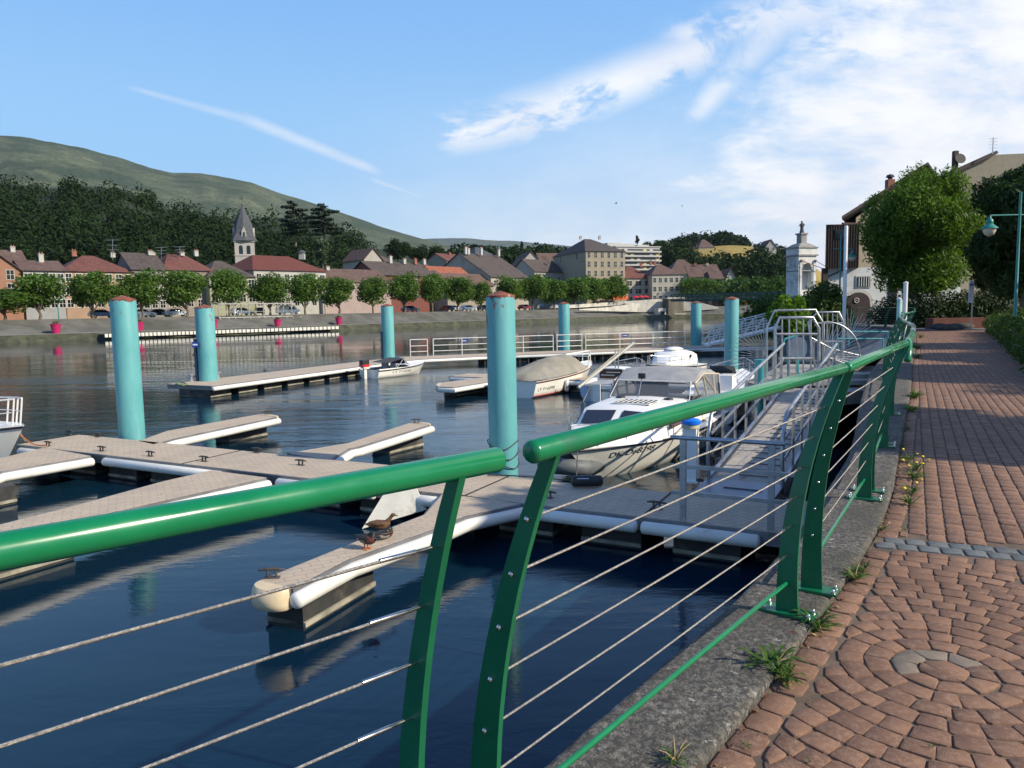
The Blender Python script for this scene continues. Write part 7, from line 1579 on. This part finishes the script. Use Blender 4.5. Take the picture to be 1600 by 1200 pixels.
# ---------------------------------------------------------------- sailing boat, mast lowered
s0 = V(G(934, 627, 0).xy); hd = V((.42, .907)); b = Boat(s0, s0 + hd * 5.3, 1.85, .55, .78, 'small white sailing boat with its mast lowered slanting over the stern', tr=.70, name='sailing_boat', stripe=M('brown_rail', (.06, .03, .02), .6), rake=.5)
b.deck(); cb = MB(); secs = []
for x, hw, zt in ((1.55, .58, 1.02), (2.6, .60, 1.02), (3.5, .42, .92), (3.9, .25, .78)): secs.append([(x, hw + .1, .55), (x, hw, zt - .05), (x, hw * .5, zt), (x, -hw * .5, zt), (x, -hw, zt - .05), (x, -hw - .1, .55)])
cb.loft(secs, MDKW, caps=True); cab = b.part('cabin', cb, smooth=40)
b.part('companionway', MB().box((1.53, .0, .82), (.06, .85, .34), M('brown_hatch', (.045, .018, .012), .6)), cab)
for k in range(2): b.part('shelf', MB().box((1.50, .1 - k * .2, .78 + k * .1), (.05, .5, .03), MFR), cab)
b.part('cockpit_well', MB().box((.75, 0, .57), (1.3, .9, .04), M('grey_well', (.35, .36, .38), .7)))
for sg in (1, -1): b.part('cockpit_bench', MB().box((.8, sg * .6, .62), (1.4, .22, .12), MDKW))
b.part('rudder', MB().box((-.10, .0, .15), (.05, .26, .9), MDKW)); b.part('blue_panel', MB().add([(-.03, .66, .52), (-.03, .30, .54), (-.03, .26, .0), (-.03, .45, -.02), (-.03, .60, .18)], [(0, 1, 2, 3, 4)], M('pale_blue_paint', (.38, .45, .62), .5)))
b.part('oar', MB().tube([(-.10, .18, .62), (-.16, .50, -.05)], .022, M('yellowish_pole', (.55, .50, .33), .6), 6))
mw = wm(b.t).inverted(); m0, m1 = mw @ D(903, 606, 24.8), mw @ D(990, 536, 27.6)
b.part('lowered_mast', MB().tube([m0, m1], .055, M('mast_grey', (.42, .41, .37), .5, metal=.2), 10), smooth=60); b.part('boom', MB().tube([m0.lerp(m1, .1) + V((0, 0, .07)), m0.lerp(m1, .8) + V((.05, .05, .09))], .025, MROPE, 8))
for dx in (0, .16): b.part('mast_crutch', MB().tube([mw @ D(962 + dx * 30, 600, 27.0), mw @ D(961 + dx * 30, 547, 27.0)], .022, MCHR, 6))
for sg in (1, -1): rail3(b, (.74, .86, .97), .40, sg, r=.014)
text_flat('EDKING', (-.012, -.22, .34), (0, -1, 0), (0, 0, 1), .13, MNAVY, b.hull, 'name_lettering'); b.part('emblem', MB().lathe([(.035, 0), (.035, .006)], (-.012, -.42, .12), MNAVY, 8, rot=Matrix.Rotation(R(90), 3, 'Y')), b.hull)
# ---------------------------------------------------------------- small speedboat
s0 = V(G(577, 591, 0).xy); b = Boat(s0, s0 + V((.62, .785)) * 3.9, 1.65, .42, .62, 'little white speedboat with a red and black outboard, at the bend of the outer walkway', tr=.9, name='speedboat', rake=.5)
b.deck(.52, 1); b.part('floor', MB().box((1.0, 0, .26), (1.9, 1.3, .04), M('grey_well')))
for sg in (1, -1): b.part('side_deck', MB().box((1.0, sg * .70, .43), (2.0, .14, .05), MDKW)); b.part('seat', MB().box((1.35, sg * .32, .48), (.12, .42, .36), M('blue_grey_seat', (.20, .23, .28), .7)))
ws = [V((2.15, .66, .52)), V((2.45, 0, .56)), V((2.15, -.66, .52))]; wt = [V((1.75, .60, .86)), V((2.0, 0, .90)), V((1.75, -.60, .86))]; b.part('windscreen', MB().loft([ws, wt], MSMOKE)); b.part('windscreen_frame', MB().tube(wt, .02, MCHR, 6)); b.part('frame_strut', MB().tube([(1.75, -.6, .86), (1.2, -.72, .46)], .02, MCHR, 6))
b.part('folded_canopy', MB().add([(1.9, .6, .90), (1.9, -.6, .90), (.7, -.66, .72), (.7, .66, .72)], [(0, 1, 2, 3)], M('black_canvas', (.05, .05, .05), .85)))
ob = MB(); ob.box((-.28, 0, .80), (.40, .28, .22), MBLK); ob.box((-.28, 0, .64), (.42, .30, .11), M('outboard_red', (.55, .02, .03), .35)); ob.box((-.24, 0, .54), (.36, .24, .08), MFEND); om = b.part('outboard_motor', ob); b.part('outboard_leg', MB().box((-.26, 0, .22), (.16, .10, .56), MFEND), om)
b.text('LY F10345', .22, .56, .26, .16, -1, M('faded_letters'))
# ---------------------------------------------------------------- white cabin boat behind
s0, e0 = V((8.2, 34.2)), V((5.75, 30.9)); b = Boat(s0, e0, 1.9, .62, .85, 'white cabin boat with a domed hatch, seen just above the cruiser canopy', name='cabin_boat', rake=.5); b.deck(); L = b.L; cb = MB(); secs = []
for x, hw, zt in ((.9, .70, 1.15), (1.4, .70, 1.30), (2.4, .62, 1.26), (2.9, .45, .98), (3.15, .3, .86)): secs.append([(x, hw + .08, .68), (x, hw, zt - .06), (x, hw * .6, zt), (x, -hw * .6, zt), (x, -hw, zt - .06), (x, -hw - .08, .68)])
cb.loft(secs, MDKW, caps=True); cab = b.part('cabin', cb, smooth=40); b.part('domed_hatch', MB().sphere((1.75, 0, 1.30), (.55, .42, .16), MDKW, 16, 8), cab, smooth=80); b.part('hatch_ring', MB().tube([(1.75 + .52 * math.cos(k * .35), .40 * math.sin(k * .35), 1.33) for k in range(18)], .018, MBLK, 5, closed=True), cab)
for sg in (1, -1): b.part('porthole', MB().lathe([(.13, 0), (.13, .02)], (1.6, sg * .72, 1.0), MSMOKE, 14, rot=Matrix.Rotation(R(90), 3, 'X')), cab); rail3(b, (.5, .65, .8, .93, .99), .36, sg, r=.012)
# ---------------------------------------------------------------- boat right of the cruiser
s0 = V((5.3, 20.3)); e0 = V((8.0, 25.6)); b = Boat(s0, e0, 1.9, .68, 1.05, 'white motorboat whose bow points up between the canopy and the gangway', rake=.8); b.deck()
for sg in (1, -1): rail3(b, (.45, .6, .75, .88, .98), .40, sg, r=.012)
b.part('console', MB().box((2.0, 0, .95), (.7, .8, .45), MDKW)); b.part('windscreen', MB().add([(2.35, .4, 1.18), (2.35, -.4, 1.18), (2.15, -.36, 1.42), (2.15, .36, 1.42)], [(0, 1, 2, 3)], MSMOKE))
# ---------------------------------------------------------------- boat at the left edge
bow = V(G(38, 664, .95).xy); b = Boat(bow + V((-.93, .36)) * 6.2, bow, 2.2, .70, .95, 'white boat bow with a steel pulpit rail entering at the left edge', rake=.75); b.deck()
for sg in (1, -1): rail3(b, (.6, .74, .86, .96), .58, sg, mat=MWHITE, r=.02, lean=.12)
cb = MB(); secs = []
for x, hw, zt in ((1.2, .8, 1.4), (3.2, .75, 1.38), (4.2, .5, 1.0)): secs.append([(x, hw + .1, .75), (x, hw, zt - .06), (x, hw * .6, zt), (x, -hw * .6, zt), (x, -hw, zt - .06), (x, -hw - .1, .75)])
cb.loft(secs, MDKW, caps=True); b.part('cabin', cb, smooth=40)
rope(sag(wm(b.t) @ V((6.0, 0, .9)), G(40, 690, ZD + .03), .05), .012, MROPE, 'pale mooring line dropping from the left bow to the walkway'); rope(sag(G(24, 672, .8), G(74, 696, ZD + .06), .12), .014, M('orange_rope', (.45, .16, .06), .8), 'orange-tipped mooring line running to the first cleat')
# ================================================================ DUCKS
MDK = {'brown': M('duck_brown', (.11, .055, .025), .8, var=.4, scale=40), 'dark': M('duck_dark', (.018, .014, .012), .6, var=.3, scale=30), 'grey': M('duck_grey', (.20, .19, .18), .8, var=.25, scale=60), 'breast': M('duck_breast', (.085, .022, .014), .7, var=.3, scale=30), 'bill': M('duck_bill', (.12, .10, .04), .5), 'orange': M('duck_orange', (.55, .16, .05), .6), 'green': M('duck_head_green', (.010, .035, .020), .35), 'pale': M('duck_pale', (.45, .40, .32), .8)}
def duck(loc, rz, s_, label, pose):
    t = thing('duck', loc, label, 'duck', 'ducks resting on the finger dock', rz=rz); mb = MB(); lift = .040 * s_ / .3 if pose == 'standing' else 0.0; k = s_ / .30
    body = [(-.165, .004, .085, .004), (-.13, .026, .082, .012), (-.09, .050, .072, .030), (-.03, .064, .064, .046), (.03, .066, .064, .050), (.08, .056, .068, .046), (.115, .036, .078, .034), (.13, .014, .085, .016)]
    rings = []
    for (x, hw, zc, hh) in body:
        if pose == 'standing': zc += .30 * (x) * -.25
        rings.append([V((x * k, hw * math.cos(a_) * k, (zc + hh * math.sin(a_)) * k + lift)) for a_ in [2 * math.pi * j / 14 for j in range(14)]])
    n = 14; vs = [p for rg in rings for p in rg]; mb_v = len(vs); cols = []; side, back, br, tail = (('grey', 'dark', 'breast', 'dark') if pose != 'female' else ('brown', 'brown', 'brown', 'brown'))
    fs_by = {}
    for i in range(len(rings) - 1):
        for j in range(n):
            a_ = 2 * math.pi * (j + .5) / n; m_ = back if math.sin(a_) > .45 else side
            if i >= 4: m_ = br
            if i < 2: m_ = tail
            fs_by.setdefault(m_, []).append((i * n + j, i * n + (j + 1) % n, (i + 1) * n + (j + 1) % n, (i + 1) * n + j))
    base = len(mb.v); mb.v += [tuple(v) for v in vs]
    for m_, fl in fs_by.items():
        mi = mb.mi(MDK[m_])
        for f in fl: mb.f.append(f); mb.m.append(mi)
    hm = MDK['brown'] if pose == 'female' else MDK['green']
    if pose == 'female': pts = [(.09, 0, .10), (.125, 0, .125), (.14, 0, .15), (.155, 0, .165)]; hc_ = V((.165, 0, .172)); bd__ = [(.18, 0, .17), (.215, 0, .160)]
    elif pose == 'standing': pts = [(.09, 0, .09), (.10, .01, .125), (.07, .03, .135)]; hc_ = V((.055, .03, .133)); bd__ = [(.04, .03, .13), (-.0, .035, .118)]
    else: pts = [(.08, 0, .09), (.105, 0, .115), (.085, -.03, .125)]; hc_ = V((.06, -.035, .125)); bd__ = [(.05, -.04, .12), (.01, -.045, .11)]
    mb.tube([V(p) * k + V((0, 0, lift)) for p in pts], [.026 * k, .022 * k, .020 * k] + ([.02 * k] if len(pts) > 3 else []), hm if pose != 'standing' else MDK['dark'], 10)
    mb.sphere(hc_ * k + V((0, 0, lift)), (.028 * k, .021 * k, .022 * k), hm, 12, 8); mb.tube([V(p) * k + V((0, 0, lift)) for p in bd__], [.009 * k, .007 * k], MDK['bill'], 8)
    for sg in (1, -1):   # folded wings
        mb.tube([V((.07, sg * .055, .085)) * k + V((0, 0, lift)), V((-.02, sg * .062, .090)) * k + V((0, 0, lift)), V((-.11, sg * .022, .096)) * k + V((0, 0, lift - (-.004)))], [.018 * k, .022 * k, .006 * k], MDK['brown' if pose == 'female' else 'dark'], 8)
        mb.sphere(hc_ * k + V((.012 * k, sg * .018 * k, lift + .006 * k)), .0035 * k, MDK['dark'], 6, 4)
        if pose == 'standing':
            mb.tube([V((.005, sg * .028, .03)) * k + V((0, 0, lift)), V((.0, sg * .028, .0)) * k + V((0, 0, .006))], [.010 * k, .006 * k], MDK['orange'], 6); mb.box(V((.022, sg * .03, .004)) * k, (.055 * k, .038 * k, .006), MDK['orange'])
    mb.build('body', t, world=False, smooth=60)
duck(G(572, 857, ZD + .003), R(-28), .31, 'duck standing on orange legs with its head tucked back, nearest the camera', 'standing')
duck(G(600, 844, ZD - .012), R(50), .31, 'duck sitting curled up in the middle of the three', 'sitting')
duck(G(592, 829, ZD - .004), R(8), .33, 'mottled brown duck with raised head beside the slanting white board', 'female')
# gulls in the sky
for px, py, y_, lb in ((963, 318, 120, 'left, larger gull flying high over the far bank'), (1066, 322, 190, 'right, tiny gull flying to the right of the other')):
    c = D(px, py, y_); mb = MB(); mb.tube([c - V((.28, 0, 0)), c, c + V((.22, 0, .02)), c + V((.30, 0, .0))], [.02, .08, .06, .015], MHULL, 8)
    for sg in (1, -1): mb.add([c + V((.1, 0, .02)), c + V((-.12, 0, .02)), c + V((-.10, sg * .35, .16)), c + V((-.22, sg * .85, .04)), c + V((.08, sg * .38, .18))], [(0, 1, 2, 4), (2, 3, 4)], MGALV)
    tag(mb.build('gull', loc=c, smooth=60), lb, 'bird', 'gulls in the sky')
# ================================================================ WEEDS BY THE KERB
MWD_ = [leafmat('weed_leaf', (.035, .085, .012), (.10, .19, .03), .35, nscale=9), leafmat('weed_leaf_bright', (.09, .20, .01), (.20, .36, .03), .4, nscale=9)]
MDRY = M('dry_stem', (.40, .28, .14), .9, var=.2, scale=20); MYF = M('yellow_petals', (.80, .58, .01), .7, var=.08)
def blade(mb, o, dirv, ln, wd, lift, mat, r_, lobes=3):
    d = V((dirv.x, dirv.y, 0)); s_ = V((-d.y, d.x, 0)); N = 12; rows = []
    for i in range(N + 1):
        f = i / N; c = o + d * (ln * f) + V((0, 0, lift * math.sin(f * 2.2) * ln + .004)); w_ = wd * math.sin(math.pi * min(1, f * .92 + .06)) * (.35 + .65 * abs(math.cos(f * math.pi * lobes))) * (1 if i < N else .1)
        rows.append([c - s_ * w_ + V((0, 0, .25 * w_)), c, c + s_ * w_ + V((0, 0, .25 * w_))])
    mb.loft(rows, mat)
def weed(px, py, size, label, nl=16, fl=0, seed=0, dry=0, bright=0, upright=.35, z=None):
    o = G(px, py, z or ZP + .002); r_ = random.Random(seed + int(px)); t = thing('weed', o, label, 'weed'); mb = MB()
    for k in range(int(nl * 1.8)):
        a_ = r_.uniform(0, 6.28); blade(mb, o + V((r_.uniform(-1, 1) * size * .15, r_.uniform(-1, 1) * size * .15, 0)), V((math.cos(a_), math.sin(a_))), size * r_.uniform(.5, 1.1), size * r_.uniform(.045, .085), r_.uniform(.1, upright + .25), MWD_[bright], r_)
    mb.build('leaves', t, smooth=60)
    for k in range(dry):
        a_ = r_.uniform(0, 6.28); e = o + V((math.cos(a_) * size * .8, math.sin(a_) * size * .8, size * r_.uniform(.1, .9))); MB().tube([o, o.lerp(e, .5) + V((0, 0, size * .15)), e], [.003, .002, .001], MDRY, 5).build('dry_stem', t)
    for k in range(fl):
        a_ = r_.uniform(0, 6.28); e = o + V((math.cos(a_) * size * r_.uniform(.3, 1.0), math.sin(a_) * size * r_.uniform(.3, 1.0), size * r_.uniform(.6, 1.2))); st_ = MB().tube([o, o.lerp(e, .6) + V((0, 0, size * .1)), e], [.003, .0025, .002], MWD_[0], 5).build('flower_stem', t)
        MB().lathe([(.003, 0), (.012, .004), (.010, .008), (.003, .009)], e, MYF, 12, rot=Matrix.Rotation(r_.uniform(-.5, .5), 3, 'X')).build('flower', st_, smooth=60)
for i, (px, py, sz, nl, fl, dry, br_, lb) in enumerate([(1275, 980, .13, 22, 0, 2, 0, 'leafy weed tuft just right of the green base plates'), (1205, 1048, .15, 24, 0, 4, 0, 'sprawling dandelion-like weed with dry stalks growing over the kerb'), (1225, 1062, .11, 18, 0, 1, 0, 'weed rosette attached to the right of the sprawling one'), (1335, 906, .11, 18, 0, 4, 0, 'weed tuft with dry stems beside the slate band'), (1350, 893, .08, 12, 0, 1, 0, 'small weed between the kerb and the slate band'),
        (1380, 828, .07, 12, 0, 1, 0, 'low weed at the kerb just beyond the slate band'), (1422, 788, .11, 18, 1, 0, 0, 'weed with one yellow bud, nearest of the flowering row'), (1426, 770, .12, 16, 2, 0, 0, 'flowering weed second nearest in the dandelion row'), (1428, 748, .14, 18, 3, 0, 0, 'dandelion with three yellow flowers in the middle of the row'), (1432, 735, .13, 14, 3, 0, 0, 'dandelion leaning right with yellow flowers'), (1420, 722, .12, 14, 2, 1, 0, 'dandelion at the far end of the flowering row'),
        (1412, 700, .08, 10, 0, 1, 0, 'sparse weed left of the paving edge beyond the dandelions'), (1418, 672, .10, 14, 0, 0, 0, 'green weed beside the third railing joint'), (1424, 642, .16, 30, 0, 0, 1, 'bright yellow-green grass tuft on the kerb edge'), (1428, 622, .20, 30, 0, 5, 0, 'bushy weed with dry seed heads beyond the bright tuft'), (1434, 560, .22, 22, 0, 3, 0, 'far weed at the kerb before the distant railing'), (1432, 545, .25, 22, 0, 4, 0, 'farthest straggly weed beside the distant railing'), (1438, 528, .25, 20, 0, 4, 0, 'yellowish straggly weed in front of the road'),
        (1055, 1190, .07, 12, 0, 5, 0, 'half-dry weed at the bottom edge on the kerb joint'), (1165, 1168, .03, 8, 0, 0, 0, 'tiny sprig between the near pavers'), (1415, 830, .03, 7, 0, 0, 0, 'tiny sprig in the slate band'), (1455, 1170, .02, 6, 0, 0, 0, 'tiny green seedling at the bottom between cobbles'), (1263, 1190, .02, 6, 0, 1, 0, 'yellowish seedling at the bottom by the kerb')]):
    weed(px, py, sz, lb, nl, fl, i * 13, dry, br_, z=ZK if py == 1190 and px == 1055 else None)
# brown leaf litter along the kerb edge
r_ = random.Random(5); mb = MB(); ML1 = M('dead_leaf', (.16, .055, .02), .9, var=.4, scale=30); ML2 = M('dead_leaf_pale', (.34, .22, .10), .9, var=.3, scale=30)
kk = resample(KIs, 500)
for k in range(620):
    i = int(60 + 300 * r_.random()); p = kk[i]; d = (kk[i + 1] - kk[i]).normalized(); n = V((d.y, -d.x)); o = p + n * (.008 + abs(r_.gauss(0, .03))); s_ = r_.uniform(.006, .017); a_ = r_.uniform(0, 6.28); z = ZP + r_.uniform(.002, .010)
    u_, v_ = V((math.cos(a_), math.sin(a_), r_.uniform(-.5, .5))) * s_, V((-math.sin(a_), math.cos(a_), r_.uniform(-.4, .4))) * s_ * .5
    c_ = V((o.x, o.y, z)); mb.add([c_ - u_, c_ + v_, c_ + u_, c_ - v_], [(0, 1, 2, 3)], ML1 if r_.random() < .6 else ML2)
tag(mb.build('leaf_litter'), 'brown dead leaves gathered along the edge of the kerb', 'leaf litter', kind='stuff')
# ================================================================ HAZE
mh = bpy.data.materials.new('haze_air'); mh.use_nodes = True; nt = mh.node_tree
for nd in list(nt.nodes):
    if nd.type != 'OUTPUT_MATERIAL': nt.nodes.remove(nd)
pv = nt.nodes.new('ShaderNodeVolumePrincipled'); pv.inputs['Color'].default_value = (.78, .86, 1.0, 1); pv.inputs['Density'].default_value = 3.2e-5; pv.inputs['Anisotropy'].default_value = .2
nt.links.new(pv.outputs[0], nt.nodes['Material Output'].inputs['Volume'])
mb = MB(); mb.box((-300, 4600, 560), (19000, 10800, 1128), mh); hz_o = tag(mb.build('haze'), 'thin pale haze in the air', 'haze', kind='stuff')
SC.cycles.volume_bounces = 0
